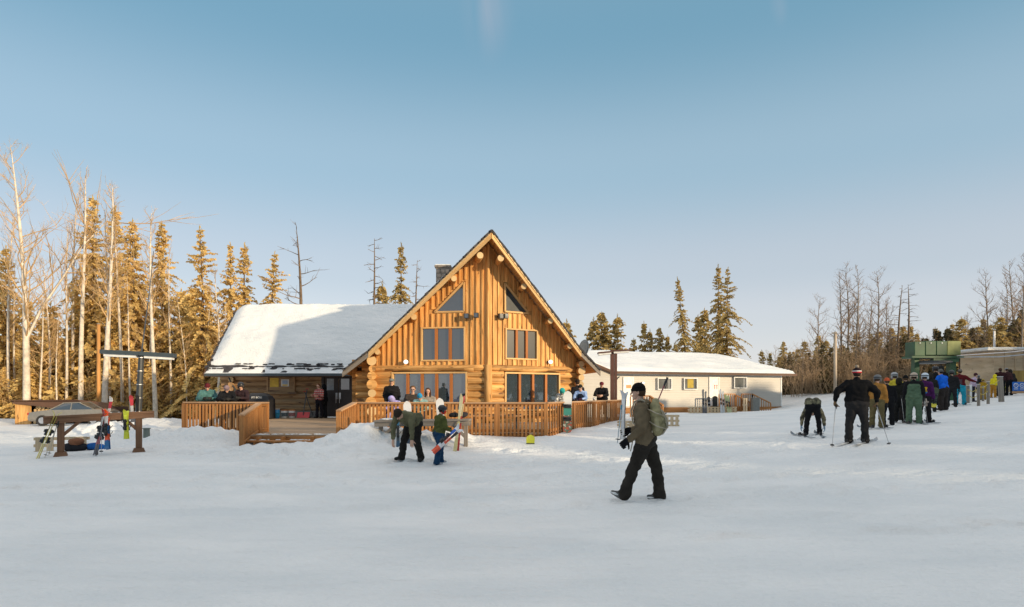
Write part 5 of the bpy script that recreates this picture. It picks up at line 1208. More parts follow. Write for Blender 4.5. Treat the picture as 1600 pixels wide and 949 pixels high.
# rucksack on the walker's back
def rucksack(J, label, c1, c2, sc=1.0, cat='backpack', big=True):
    M = J['M'] @ Matrix.Translation((0, .055, -.03)); root = lthing('backpack', label, cat, M)
    L0 = R(-7); A = lambda x, y, z: Vector((0, 0, 1.0))+Matrix.Rotation(L0, 3, 'X') @ Vector((x*sc, y, z*sc))
    pr = []
    for z_ in (.08, .2, .32, .42): pr.append((A(-.07, -.24, z_), A(.07, -.24, z_), .10 if z_ < .4 else .075, .10 if z_ < .4 else .075, 0))
    pr.append((A(-.06, -.33, .12), A(.06, -.33, .12), .055, .055, 1)); pr.append((A(-.06, -.33, .22), A(.06, -.33, .22), .05, .05, 1)); pr.append((A(-.04, -.26, .49), A(.04, -.26, .49), .055, .055, 1))
    for s in (-1, 1): pr.append((A(s*.165, -.25, .10), A(s*.155, -.25, .22), .04, .035, 1))
    V, Q, lab = cap_mesh([(tuple(a), tuple(b), r, r2, m) for a, b, r, r2, m in pr], .012, 3)
    me = fast_mesh('bag', V, Q, fabric(c1)); me.materials.append(fabric(c2)); me.polygons.foreach_set('material_index', lab.astype('i')); me.polygons.foreach_set('use_smooth', [True]*len(Q)); link('bag', me, root)
    cs = fabric((.38, .34, .26))
    for s in (-1, 1):
        mb = MB(); mb.tube([A(s*.09, -.16, .47), A(s*.115, -.07, .545), A(s*.125, .03, .53), A(s*.12, .10, .40), A(s*.14, .09, .22), A(s*.165, -.05, .09), A(s*.15, -.18, .06)], .012, 8, sx=1.8); mb.build('shoulder_strap', cs, root, smooth=True)
        mb = MB(); mb.tube([A(s*.09, -.33, .36), A(s*.1, -.385, .22), A(s*.09, -.385, .1), A(s*.1, -.3, -.0)], .009, 6, sx=2); mb.build('compression_strap', cs, root, smooth=True)
    for s in (-1, 1):
        for q in ([A(s*.155, -.14, .40), A(s*.185, -.27, .32), A(s*.15, -.36, .28)], [A(s*.165, -.14, .22), A(s*.21, -.26, .13), A(s*.16, -.38, .08)]): mb = MB(); mb.tube(q, .009, 6); mb.build('side_strap', cs, root, smooth=True)
    mb = MB(); mb.tube([A(-.15, -.15, .03), A(-.185, .0, -.0), A(-.12, .12, -.03), A(.12, .12, -.03), A(.185, .0, 0), A(.15, -.15, .03)], .018, 8, sx=1); mb.build('hip_belt', cs, root, smooth=True)
    mb = MB(); mb.tube([A(-.04, .13, -.02), A(-.06, .16, -.12), A(-.05, .19, -.2)], .008, 5); mb.build('loose_strap', cs, root)
    mb = MB()
    for z_ in (.16, .3): mb.box(A(0, -.385, z_), (.16, .012, .014))
    mb.build('zip', BLACK, root); return root
rucksack(Wk, 'olive green rucksack with cream straps on the back of the walking man', (.26, .235, .13), (.32, .29, .17))
hz_ = wpt(Wk, 'hand1'); hr_ = wpt(Wk, 'hand0')
ski('pale ski held upright by the walking man, nearer of its pair', hr_+Vector((-.05, -.03, -.14)), hr_+Vector((-.02, -.03, .66)), (-1, -.5, 0), (.66, .64, .62), (.58, .58, .60), c3=(.7, .7, .7), binding=False)
ski('pale ski held upright by the walking man, farther of its pair', hr_+Vector((-.03, .06, -.14)), hr_+Vector((-.01, .05, .64)), (1, .5, 0), (.66, .64, .62), (.58, .58, .60), c3=(.1, .1, .1), binding=False)
pole('dark pole with red shaft sticking up behind the rucksack', Vector((2.02, 10.15, .85)), at(1043, 590, 10.2), (.25, .03, .06))
pole('thin pole held beside the skis of the walking man', hr_+Vector((-.13, 0, -.2)), hr_+Vector((-.06, 0, .42)), (.4, .5, .55), (.05, .25, .35))
for k in (0, 1):
    a_ = Wk['an%d' % k]; f_ = Wk['fd_%d' % k]; mb = MB(); up_ = Vector((0, 0, 1)); n_ = (up_-f_*up_.dot(f_)).normalized()
    mb.ell(a_+f_*.13-n_*.045, (.05, .075, .022), 10, 5, M=Matrix.Rotation(math.atan2(-f_.x, f_.y), 3, 'Z') @ Matrix.Rotation(math.asin(f_.z), 3, 'X')); mb.build('snow_on_boot', SNOW, Wk['root'], smooth=True)
# bending man and the child
Bm = person('bending man in grey green jacket and dark trousers looking at his knees', 646, 15.7, 1.80, 150,
  pose(lean=62, hunch=.6, th=((.26, .22, -1), (-.10, .18, -1)), sh=((.30, -.22, -1), (-.12, -.30, -1)), foot=((.5, 1, 0), (-.2, 1, 0)), ua=((.15, .30, -1), (-.2, .25, -1)), fa=((.0, .05, -1), (.05, -.05, -1)), head=(28, 0), palm=((-.3, -1, 0), (.3, -1, 0))),
  (.125, .12, .07), (.022, .02, .018), 'beanie', (.03, .022, .016), gl=None, jl=.02, bulk=1.16, vox=.016, hood=True, baggy=1.12)
Kd = person('child in olive jacket and black helmet with red face warmer carrying skis', 686, 15.3, 1.40, -62,
  pose(lean=6, th=((.2, -.22, -1), (-.12, .34, -1)), sh=((.05, -.25, -1), (0, .0, -1)), foot=((.1, 1, 0), (-.2, 1, 0)), ua=((.25, .15, -1), (-.35, .35, -1)), fa=((-.3, 1, -.5), (.3, 1, -.25)), grip=(1, 1), head=(2, -5), headsc=1.12),
  (.085, .095, .028), (.012, .045, .10), 'helmet', (.02, .02, .022), (.03, .03, .03), bt=(.3, .32, .34), jl=.06, vox=.017, baggy=1.18, bulk=1.18)
def face_warmer(J, c):
    mb = MB(); mb.rings([(-.12, .055, .06, 0, .01), (-.09, .08, .085, 0, .02), (-.04, .09, .10, 0, .018), (-.012, .085, .098, 0, .018)], 16, M=J['Hm'], c=J['head']); mb.build('face_warmer', fabric(c), J['root'], smooth=True)
face_warmer(Kd, (.75, .03, .02))
kh = wpt(Kd, 'hand0')
ski('blue and white ski with orange tail carried slantwise by the child, nearer of its pair', at(676, 706, 14.85), at(719, 665, 15.05), (-.6, -.7, .5), (.75, .09, .03), (.72, .75, .78), c3=(.02, .12, .5))
ski('blue and white ski with orange tail carried slantwise by the child, farther of its pair', at(677, 708, 14.92), at(722, 669, 15.1), (.6, .7, -.5), (.75, .09, .03), (.72, .75, .78), c3=(.03, .03, .04), binding=False)
# --- people on and behind the deck
def man(px, top, D, **k):
    """height from the row of the top of the head when standing on the deck"""
    return (CAMH+(HZ-top)/F*D-DZ)
person('man in black hoodie and grey cap standing behind the front deck rail', 612, 23.6, 1.74, 178, pose(fa=((-.25, .6, -.8), (.25, .6, -.8)), head=(4, 0)), (.012, .012, .014), (.02, .02, .025), 'cap', (.20, .22, .21), (.05, .05, .05), gl=None, z=DZ, hair=(.04, .025, .015), vox=.02, bulk=1.2, hood=True)
q_ = wpt(PPL[-1], 'head'); 
SIT = pose(lean=8, th=((.15, .95, -.12), (-.15, .95, -.12)), sh=((.0, .1, -1), (0, .1, -1)), ua=((.25, .4, -1), (-.25, .4, -1)), fa=((-.3, 1, .2), (.3, 1, .2)))
def sit(**k): d = dict(SIT); d.update(k); return d
bench_z = DZ
person('seated person in lavender jacket bent forward behind the rail', 622, 22.6, 1.62, 150, sit(lean=38, head=(35, 0)), (.36, .33, .62), (.30, .28, .52), 'hood', (.36, .33, .62), z=DZ, bulk=1.25)
person('seated man with sunglasses, beard and dark jacket behind the rail', 645, 22.8, 1.86, 180, sit(), (.05, .04, .035), (.03, .03, .03), None, z=DZ, hair=(.12, .06, .025), gl=None)
def shades(J):
    mb = MB(); 
    for s in (-1, 1): mb.ell(J['head']+J['Hm'] @ Vector((s*.036, .094, .008)), (.026, .01, .018), 10, 5, M=J['Hm'])
    mb.build('sunglasses', GLASSD, J['root'])
shades(PPL[-1])
person('seated person in bright blue beanie between two seated adults', 658, 22.4, 1.62, 172, sit(lean=24, head=(26, 0)), (.25, .42, .42), (.03, .03, .04), 'beanie', (.03, .26, .48), z=DZ)
person('seated woman with long brown hair smiling behind the rail', 669, 22.8, 1.76, 176, sit(), (.30, .26, .22), (.03, .03, .04), None, z=DZ, hair=(.07, .03, .015), long_hair=True, gl=None)
# right-hand corner of the deck
person('person in white patterned coat with teal hood bowed over the rail corner', 880, 23.2, 1.50, 175, pose(lean=32, head=(30, 0)), (.62, .62, .60), (.03, .03, .03), 'hood', (.03, .34, .33), z=DZ, kind='camo')
person('tall person in black seen from behind near the lodge corner', 903, 26.2, 1.76, 20, pose(), (.015, .015, .018), (.02, .02, .02), 'beanie', (.03, .022, .02), z=DZ)
person('person with light blue sleeves and dark beanie leaning on the right rail', 909, 24.6, 1.56, 165, pose(lean=18, ua=((.3, .6, -1), (-.3, .6, -1)), fa=((-.5, 1, -.1), (.5, 1, -.1)), head=(6, 0)), (.36, .50, .78), (.02, .02, .025), 'beanie', (.015, .018, .018), z=DZ, gl=(.05, .02, .04))
mb = MB(); J_ = PPL[-1]; mb.rings([(1.0, .17, .155, 0, .05), (1.15, .175, .165, 0, .10), (1.3, .16, .15, 0, .16), (1.36, .1, .12, 0, .17)], 14); mb.build('vest', fabric((.015, .02, .035)), J_['root'], smooth=True)
person('man in black jacket and maroon cap leaning on the right rail with folded hands', 941, 27.9, 1.74, 168, pose(lean=16, ua=((.35, .6, -1), (-.35, .6, -1)), fa=((-.7, 1, -.1), (.7, 1, -.1)), head=(8, 20)), (.014, .014, .016), (.02, .02, .02), 'cap', (.12, .02, .03), (.12, .02, .03), gl=None, z=DZ, bulk=1.22, hair=(.05, .03, .02))
# left part of the deck
LEAN = dict(lean=34, ua=((.45, .55, -1), (-.45, .55, -1)), fa=((-.75, 1, .1), (.75, 1, .1)), head=(5, 0))
person('person in teal jacket and maroon beanie leaning folded arms on the left deck rail', 324, 21.55, 1.62, 180, pose(**LEAN), (.07, .17, .17), (.02, .02, .03), 'beanie', (.10, .015, .02), z=DZ, bulk=1.35, baggy=1.15)
person('person in black jacket and mauve grey beanie leaning on the left deck rail', 356, 21.4, 1.58, 175, pose(**{**LEAN, 'head': (24, 0)}), (.012, .013, .016), (.02, .02, .03), 'beanie', (.22, .16, .18), z=DZ, bulk=1.25)
person('person in black ski helmet and dark maroon jacket looking sideways at the left deck rail', 381, 21.6, 1.57, 150, pose(**{**LEAN, 'lean': 18, 'head': (4, 15)}), (.035, .02, .024), (.02, .02, .025), 'helmet', (.012, .013, .016), (.3, .32, .34), z=DZ, bulk=1.2)
Pw = person('woman in red plaid jacket standing at the dark lodge doors', 499, 32.2, 1.70, 140, pose(ua=((.25, .15, -1), (-.25, .2, -1)), fa=((-.2, .8, .1), (.3, .8, 0))), (.42, .08, .07), (.014, .012, .016), None, z=DZ, hair=(.14, .05, .02), kind='plaid', gl=None, bulk=1.2)
Pb = person('figure in black with black hood close to the door window', 508, 32.7, 1.66, 100, pose(), (.012, .012, .014), (.015, .015, .018), 'hood', (.012, .012, .014), z=DZ)
# behind the glass of the lodge
for i, (px, D, h, yw, c, lb, hk, hc) in enumerate(((655, 28.6, 1.86, 90, (.012, .012, .012), 'dark figure standing indoors behind the long left window', 'cap', (.35, .28, .16)), (818, 28.9, 1.80, 60, (.015, .015, .018), 'broad dark figure indoors behind the right window, left of a taller one', 'beanie', (.02, .02, .02)), (832, 28.6, 1.92, 150, (.03, .012, .012), 'tall dark figure indoors behind the right window', 'beanie', (.03, .02, .02)), (853, 29.2, 1.9, 170, (.02, .02, .022), 'dark figure indoors in the rightmost panes of the right window', None, None), (698, 28.8, 1.45, 120, (.02, .02, .022), 'dark small figure indoors low in the right panes of the left window', 'beanie', (.02, .02, .02)))):
    person(lb, px, D, h, yw, pose(), c, (.02, .02, .02), hk, hc or (.02, .02, .02), z=DZ, hair=(.03, .02, .015), vox=.03)
# --- the slope on the right
person('child in camouflage jacket and black trousers bent double over the ski bindings', 1270, 17.6, 1.50, 0, pose(lean=100, hunch=.5, th=((.16, .1, -1), (-.16, .1, -1)), sh=((.10, -.12, -1), (-.10, -.12, -1)), ua=((.45, .1, -1), (-.45, .1, -1)), fa=((.1, -.1, -1), (-.1, -.1, -1)), head=(30, 0)), (.11, .10, .06), (.01, .01, .012), 'helmet', (.03, .04, .05), jl=0, kind='camo', vox=.018, gl=(.25, .35, .45), bulk=1.2)
Bk = person('man in black jumper with striped pompom hat standing on skis with his back turned', 1339, 15.5, 1.80, 4, pose(lean=-2, th=((.16, .02, -1), (-.14, .08, -1)), sh=((.02, -.06, -1), (-.06, -.14, -1)), ua=((.9, -.12, -.8), (-.95, -.1, -.75)), fa=((.05, .75, -1), (-.15, .65, -1)), grip=(1, 1), foot=((.3, 1, 0), (.25, 1, 0)), handsc=1.2), (.006, .006, .007), (.022, .021, .022), 'pompom', (.02, .012, .015), (.5, .04, .05), gl=(.2, .13, .07), jl=.03, bulk=1.35, vox=.016, baggy=1.15)
for k, nm in ((0, 'right'), (1, 'left')):
    hp = wpt(Bk, 'hand%d' % k); 
    if k == 0: bx, by = (1390-800)/F*14.9, 14.9
    else: bx, by = (1300-800)/F*15.2, 15.2
    pole('grey pole planted to the %s of the man in black' % nm, (bx, by, gz(bx, by)), hp+Vector((0, 0, .06)), (.35, .36, .37))
for k in (0, 1):
    a = wpt(Bk, 'an%d' % k); z_ = gz(a.x, a.y)+.03; d_ = Vector((.75, .66, .03))
    ski('white ski under the %s boot of the man in black' % ('right' if k == 0 else 'left'), Vector((a.x, a.y, z_))-d_*.62, Vector((a.x, a.y, z_))+d_*.75, (0, 0, 1), (.55, .56, .57), (.4, .42, .44))
BIB = dict(bib=True)
def G(label, px, D, feet_top, yaw, jk, tr, hk, hc, **k):
    top, = (feet_top,); x = (px-800)/F*D; h = CAMH+(HZ-top)/F*D-gz(x, D)
    P = k.pop('P', pose()); return person(label, px, D, h/ (math.cos(R(P['lean']))*.4+.6), yaw, P, jk, tr, hk, hc, **k)
G('person in orange jacket, olive trousers and grey helmet behind the man in black', 1370, 19.8, 588, -20, (.36, .17, .04), (.14, .11, .05), 'helmet', (.10, .11, .12), baggy=1.25)
G('person in black with a bright orange beanie in the lift queue', 1387, 21.2, 592, 20, (.01, .01, .012), (.01, .01, .012), 'beanie', (.62, .13, .05), baggy=1.15)
G('person in yellow jacket and grey white helmet in the lift queue', 1399, 24.5, 584, 30, (.62, .50, .05), (.015, .02, .03), 'helmet', (.35, .36, .37))
G('broad person in black leaning sideways beside the yellow jacket', 1406, 23.0, 592, -8, (.015, .015, .012), (.012, .012, .012), 'hood', (.02, .018, .012), P=pose(lean=4, tilt=-4), baggy=1.25, bulk=1.2)
G('person in black jacket and black beanie left of the green overalls', 1415, 24.0, 588, 0, (.012, .012, .014), (.016, .014, .012), 'beanie', (.008, .008, .008))
Gr = G('person in sage green bib overalls, black jumper and beige helmet', 1428, 21.5, 584.5, 0, (.012, .012, .014), (.10, .16, .10), 'helmet', (.45, .36, .27), bib=True, baggy=1.3, bulk=1.18, vox=.02)
G('child in purple and yellow jacket with patterned trousers and white blue helmet', 1444, 21.8, 585, -25, (.07, .015, .09), (.02, .018, .02), 'helmet', (.55, .62, .70), baggy=1.15)
mb = MB(); J_ = PPL[-1]; mb.rings([(1.12, .185, .155), (1.2, .19, .16), (1.3, .185, .155)], 14); mb.build('yellow_panel', fabric((.68, .42, .03)), J_['root'], smooth=True)
mb = MB(); mb.rings([(.98, .19, .165), (1.04, .195, .165), (1.12, .187, .157)], 14); mb.build('blue_hem', fabric((.03, .25, .60)), J_['root'], smooth=True)
mb = MB(); mb.rings([(.62, .2, .15), (.8, .21, .17), (.97, .19, .165)], 14); mb.build('patterned_shorts', fabric((.40, .33, .28), 'camo'), J_['root'], smooth=True)
G('dark hooded person behind the child in purple and yellow', 1454, 27.5, 584, 10, (.02, .02, .02), (.02, .02, .022), 'hood', (.03, .025, .02))
Bl = G('tall person in bright blue jacket, grey beanie and brown trousers in the lift queue', 1474, 27.8, 578, 55, (.012, .14, .72), (.035, .028, .026), 'beanie', (.16, .16, .15), P=pose(lean=8, ua=((.3, .6, -1), (-.3, .5, -1)), fa=((0, .8, -.8), (0, .8, -.6))), baggy=1.3, bulk=1.25, jl=.1)
G('person in black helmet standing behind the blue jacket, left', 1463, 31, 574, 30, (.014, .014, .016), (.014, .014, .016), 'helmet', (.02, .02, .022))
G('person in black with a dark hat partly hidden behind the blue jacket', 1470, 33, 573, -10, (.012, .012, .012), (.014, .014, .014), 'hood', (.02, .02, .02))
G('person in dark clothes between the blue jacket and the maroon jacket', 1487, 30, 580, 0, (.018, .018, .02), (.02, .02, .022), 'helmet', (.03, .04, .04))
G('person in maroon jacket with grey back patch and turquoise trousers', 1500, 31.5, 578, 0, (.11, .012, .016), (.02, .32, .46), 'beanie', (.16, .14, .12), P=pose(ua=((.9, .2, -.7), (-.35, .1, -1)), fa=((.8, .6, -.3), (-.05, .3, -1)), th=((.14, .0, -1), (-.14, .0, -1))), baggy=1.25)
mb = MB(); J_ = PPL[-1]; mb.box((-.02, -.165, 1.17), (.22, .02, .24)); mb.build('back_patch', fabric((.10, .06, .07)), J_['root'])
G('person in pale lavender jacket near the rope posts', 1519, 34, 584, -70, (.50, .40, .52), (.02, .02, .03), 'beanie', (.05, .015, .03), P=pose(lean=14))
G('person in black bending behind the rope, left of the yellow jacket', 1535, 37, 587, 60, (.02, .02, .025), (.012, .012, .014), 'helmet', (.25, .27, .3), P=pose(lean=25))
G('child in mustard jacket between the rope posts', 1536, 35, 593, 0, (.42, .24, .02), (.30, .18, .03), 'helmet', (.40, .26, .03))
G('person in bright yellow hooded jacket behind the thick post', 1552, 36, 586, -40, (.80, .66, .03), (.42, .20, .03), 'hood', (.80, .66, .03), P=pose(lean=12))
G('person in dark maroon jumper sitting hunched beside the thick post', 1564, 37, 576, 10, (.035, .012, .014), (.012, .012, .012), 'beanie', (.10, .05, .03), P=pose(lean=14), bulk=1.3)
G('person with white blue cap leaning together with a hunched friend at the hut', 1577, 37, 576, 40, (.05, .02, .02), (.012, .012, .014), 'cap', (.50, .58, .68), P=pose(lean=16))
G('dark figure leaning against the plywood hut beside the blue sign', 1584, 38, 578, 50, (.02, .018, .016), (.012, .012, .014), 'hood', (.03, .025, .02), P=pose(lean=22))
G('small child in lime top low behind the rope posts', 1568, 38, 601, 0, (.50, .50, .04), (.1, .1, .05), 'beanie', (.55, .5, .05))
for px, D, lb in ((1428, 21.5, 'green overalls'), (1446, 21.6, 'purple and yellow jacket'), (1500, 31.4, 'turquoise trousers'), (1268, 17.4, 'bent child in camouflage'), (1372, 19.6, 'grey helmet behind the man in black')):
    for s in (-1, 1):
        x = (px-800)/F*D+s*.14; a = Vector((x-.1, D-.65, 0)); b = Vector((x+.2*s+.1, D+.75, 0)); a.z = gz(a.x, a.y)+.03; b.z = gz(b.x, b.y)+.03
        ski('%s ski worn by the person with %s' % ('left' if s < 0 else 'right', lb) if 'child' not in lb and 'helmet' not in lb else '%s ski worn by the %s' % ('left' if s < 0 else 'right', lb if 'child' in lb else 'person with '+lb), a, b, (0, 0, 1), (.25, .3, .34), (.12, .14, .16), w=.07)
for px, D, tp, lb in ((1411, 22.0, 618, 'pole held left of the green overalls'), (1447, 21.0, 622, 'white pole held in front of the child in purple and yellow')):
    x = (px-800)/F*D; pole(lb, (x+.05, D, gz(x, D)), at(px-3, tp, D), (.5, .5, .5))
hb = at(1459, 622, 27.2); board('dark green snowboard with yellow stripe held beside the blue jacket', at(1457, 637, 27.1), at(1462, 606, 27.2), (-.5, -1, 0), [(.70, .60, .05), (.05, .06, .03), (.05, .06, .03), (.06, .08, .03), (.06, .08, .03)])
# ================================================================ PROPS
# --- left ski rack
def rack(name, label, pA, pB, zt, mat, w=.3, foot=True, pw=.15, legs=(0, 1), over=.35, brace=True):
    pA = Vector(pA); pB = Vector(pB); d = (pB-pA); d.z = 0; d.normalize(); n = Vector((d.y, -d.x, 0)); up = Vector((0, 0, 1))
    root = thing(name, label, 'ski rack', ((pA.x+pB.x)/2, (pA.y+pB.y)/2, (pA.z+pB.z)/2))
    a = Vector((pA.x, pA.y, zt[0]))-d*over; b = Vector((pB.x, pB.y, zt[1]))+d*over
    mb = MB(); mb.beam(a, b, w, .05); mb.build('top_board', mat, root)
    for s in (-1, 1): mb = MB(); mb.beam(a+n*s*(w*.32)-up*.09, b+n*s*(w*.32)-up*.09, .045, .13); mb.build('rail_beam', mat, root)
    for k, (p, z) in enumerate(((pA, zt[0]), (pB, zt[1]))):
        mb = MB(); mb.obox((p.x, p.y, (p.z+z-.03)/2), [d, n, up], (pw, pw, z-.03-p.z)); mb.build('post', mat, root)
        if foot: mb = MB(); mb.obox((p.x, p.y, p.z+.06), [d, n, up], (.32, .34, .13), taper=.7); mb.build('foot', mat, root)
        if brace:
            s = 1 if k == 0 else -1; mb = MB(); mb.beam(Vector((p.x, p.y, z-.5)), Vector((p.x, p.y, z-.09))+d*s*.42, .08, .09, up=n); mb.build('brace', mat, root)
    return root
rA = at(95, 709, 16.1); rB = at(217, 705, 17.0)
RK = wood('brown_rack_wood', (.17, .085, .045), (.26, .14, .08), stain=.3)
rack('ski_rack', 'brown timber ski rack with two stout posts at the left', (rA.x, rA.y, gz(rA.x, rA.y)-.03), (rB.x, rB.y, gz(rB.x, rB.y)-.03), (at(95, 652, 16.1).z, at(217, 644, 17).z), RK)
def on(px, py, D): p = at(px, py, D); return p
ski('yellow ski leaning on the left end of the brown rack, nearer of its pair', on(57, 719, 15.6), on(88, 643, 15.95), (-.7, -.7, .2), (.55, .45, .06), (.50, .42, .08), c3=(.25, .2, .05))
ski('yellow ski leaning on the left end of the brown rack, farther of its pair', on(59, 718, 15.68), on(91, 643, 16.0), (.7, .7, -.2), (.55, .45, .06), (.50, .42, .08))
pole('white pole leaning on the left post of the brown rack', on(70, 715, 15.7), on(92, 658, 15.9), (.55, .5, .42)); pole('second white pole crossing behind the yellow skis', on(76, 712, 15.9), on(90, 660, 16.0), (.55, .5, .42))
ski('black red edged ski leaning on the middle of the brown rack, nearer of its pair', on(148, 711, 16.0), on(164, 640, 16.5), (-.5, -.8, .2), (.04, .03, .035), (.30, .03, .03), c3=(.5, .5, .5))
ski('black red edged ski leaning on the middle of the brown rack, farther of its pair', on(150, 711, 16.08), on(166, 640, 16.58), (.5, .8, -.2), (.04, .03, .035), (.30, .03, .03))
ski('blue ski with orange and white shovel on the brown rack, nearer of its pair', on(167, 702, 16.1), on(166, 641, 16.55), (.1, -1, .2), (.02, .12, .30), (.75, .10, .03), c3=(.65, .65, .65))
ski('blue ski with orange and white shovel on the brown rack, farther of its pair', on(169, 702, 16.2), on(168, 642, 16.62), (-.1, 1, -.2), (.02, .12, .30), (.75, .10, .03))
ski('red white ski tip rising above the middle of the brown rack', on(166, 668, 16.7), on(175, 620, 16.85), (-.3, -1, 0), (.6, .6, .6), (.6, .6, .6), c3=(.45, .03, .04), binding=False)
ski('short lime yellow ski hanging from the brown rack, nearer of its pair', on(197, 686, 16.5), on(196, 641, 16.65), (0, -1, .1), (.62, .66, .03), (.55, .6, .04), c3=(.65, .7, .05)); ski('short lime yellow ski hanging from the brown rack, farther of its pair', on(198.5, 686, 16.58), on(197.5, 641, 16.72), (0, 1, -.1), (.62, .66, .03), (.55, .6, .04))
ski('dark red ski tip rising above the right end of the brown rack', on(208, 660, 17.2), on(205, 618, 17.3), (.3, -1, 0), (.5, .5, .5), (.35, .04, .05), c3=(.45, .04, .05), binding=False)
ski('black ski standing behind the right post of the brown rack', on(215, 662, 17.4), on(215, 616, 17.4), (0, -1, 0), (.02, .02, .02), (.03, .03, .03), c3=(.02, .02, .02), binding=False)
pole('grey pole leaning in the middle of the brown rack', on(158, 709, 16.1), on(160, 650, 16.5), (.5, .5, .5))
# board and bag on the snow behind the rack
def pallet(label, c, rz, L_=1.2, H=.8, thick=.14, tilt=0, n=7, base=None):
    M = Matrix.Translation(c) @ Matrix.Rotation(rz, 4, 'Z') @ Matrix.Rotation(tilt, 4, 'X'); root = lthing('pallet', label, 'pallet', M)
    for i in range(n): mb = MB(); mb.box((-L_/2+L_*(i+.5)/n, -thick/2, H/2), (L_/n*.62, .02, H)); mb.build('slat', PALE, root)
    for z in (.05, H/2, H-.05): mb = MB(); mb.box((0, 0, z), (L_, thick-.03, .08)); mb.build('stringer', PALE, root)
    return root
p = at(97, 697, 18.0); pallet('pale wooden pallet standing on edge in the snow behind the left rack post', (p.x, 18.0, gz(p.x, 18)-.1), R(15), 1.35, .48, .12, n=5)
def lump(name, label, cat, c, parts):
    """a soft heap: parts (offset, radii, colour)"""
    root = thing(name, label, cat, c); 
    for nm, o, r, col in parts:
        mb = MB(); mb.ell(Vector(c)+Vector(o), r, 14, 8)
        mb.v = [tuple(Vector(v)+Vector((1, 1, 1))*mnoise.noise(Vector(v)*7)*.03) for v in mb.v]; mb.build(nm, fabric(col), root, smooth=True)
p = at(126, 697, 17.6); z0 = gz(p.x, 17.6)
lump('kit_bag', 'black kit bag with brown cap lying on the snow under the brown rack', 'bag', (p.x-.1, 17.6, z0), (('bag', (-.05, 0, .1), (.36, .2, .13), (.02, .02, .024)), ('brown_flap', (.0, -.05, .24), (.2, .16, .12), (.20, .09, .05))))
lump('blue_jacket', 'blue jacket dropped on the snow beside the kit bag', 'jacket', (p.x+.38, 17.7, gz(p.x+.38, 17.7)), (('sleeve', (.1, -.02, .07), (.17, .12, .08), (.02, .14, .45)), ('coat_body', (-.08, 0, .1), (.2, .16, .11), (.015, .10, .34))))
p = at(229, 664, 19.5); u_ = thing('utility_box', 'small green grey utility box in the snow right of the brown rack', 'box', (p.x, 19.5, gz(p.x, 19.5)))
mb = MB(); zz = gz(p.x, 19.5); mb.box((p.x, 19.5, zz+.1), (.15, .1, .3)); mb.build('box_body', plain('box_green', (.14, .17, .15), .5), u_); mb = MB(); mb.box((p.x, 19.5, zz+.26), (.18, .13, .03)); mb.build('lid', plain('box_green', (.14, .17, .15), .5), u_)
# --- woodshed
ws = thing('woodshed', 'low open fronted woodshed with slanted dark roof and orange lit left wall', 'shed', (-29, 42, -.2)); D = 42
x0, x1 = at(28, 0, D).x, at(166, 0, D).x; zb = gz(-29, D)-.05; zt = at(0, 627, D).z
mb = MB(); mb.box((x0+.5, D-.2, (zb+zt)/2), (1.0, .1, zt-zb)); mb.build('left_wall', BOARD, ws)
mb = MB(); mb.box((x0+.05, D+1.2, (zb+zt)/2), (.1, 2.6, zt-zb)); mb.box(((x0+x1)/2, D+2.5, (zb+zt)/2-.2), (x1-x0-.1, .08, zt-zb-.4)); mb.build('back_wall', BROWNP, ws)
mb = MB(); mb.prism([(x0-.1, D-.35, zt-.04), (x1-1.6, D-.35, zt), (x1, D-.35, zt-.95), (x1-.2, D-.35, zt-1.15), (x1-2.2, D-.35, zt-.55), (x0+1.1, D-.35, zt-.28), (x0-.1, D-.35, zt-.16)], (0, .08, 0)); mb.build('fascia', BROWNP, ws)
mb = MB(); mb.prism([(x0-.15, D-.4, zt), (x1-1.6, D-.4, zt+.04), (x1-1.6, D+2.7, zt-.2), (x0-.15, D+2.7, zt-.2)], (0, 0, .06)); mb.prism([(x1-1.6, D-.4, zt+.04), (x1+.05, D-.4, zt-.95), (x1+.05, D+2.7, zt-1.15), (x1-1.6, D+2.7, zt-.2)], (0, 0, .06)); mb.build('roof', BROWNP, ws)
rs = random.Random(4)
fw = thing('firewood_stack', 'stack of cut round firewood inside the woodshed', 'firewood', (x0+1.8, D+.3, zb))
for r_ in range(6):
    for c_ in range(9):
        if r_ > 3 and c_ > 6: continue
        mb = MB(); xx = x0+1.15+c_*.235+(r_ % 2)*.11; zz = zb+.12+r_*.2; rr = .11*rs.uniform(.85, 1.05); mb.tube([(xx, D+.6, zz), (xx, D-.02+rs.uniform(-.06, .06), zz)], [rr, rr], 9); mb.m[-1] = 1; mb.build('split_log', [BARK, LOGEND], fw)
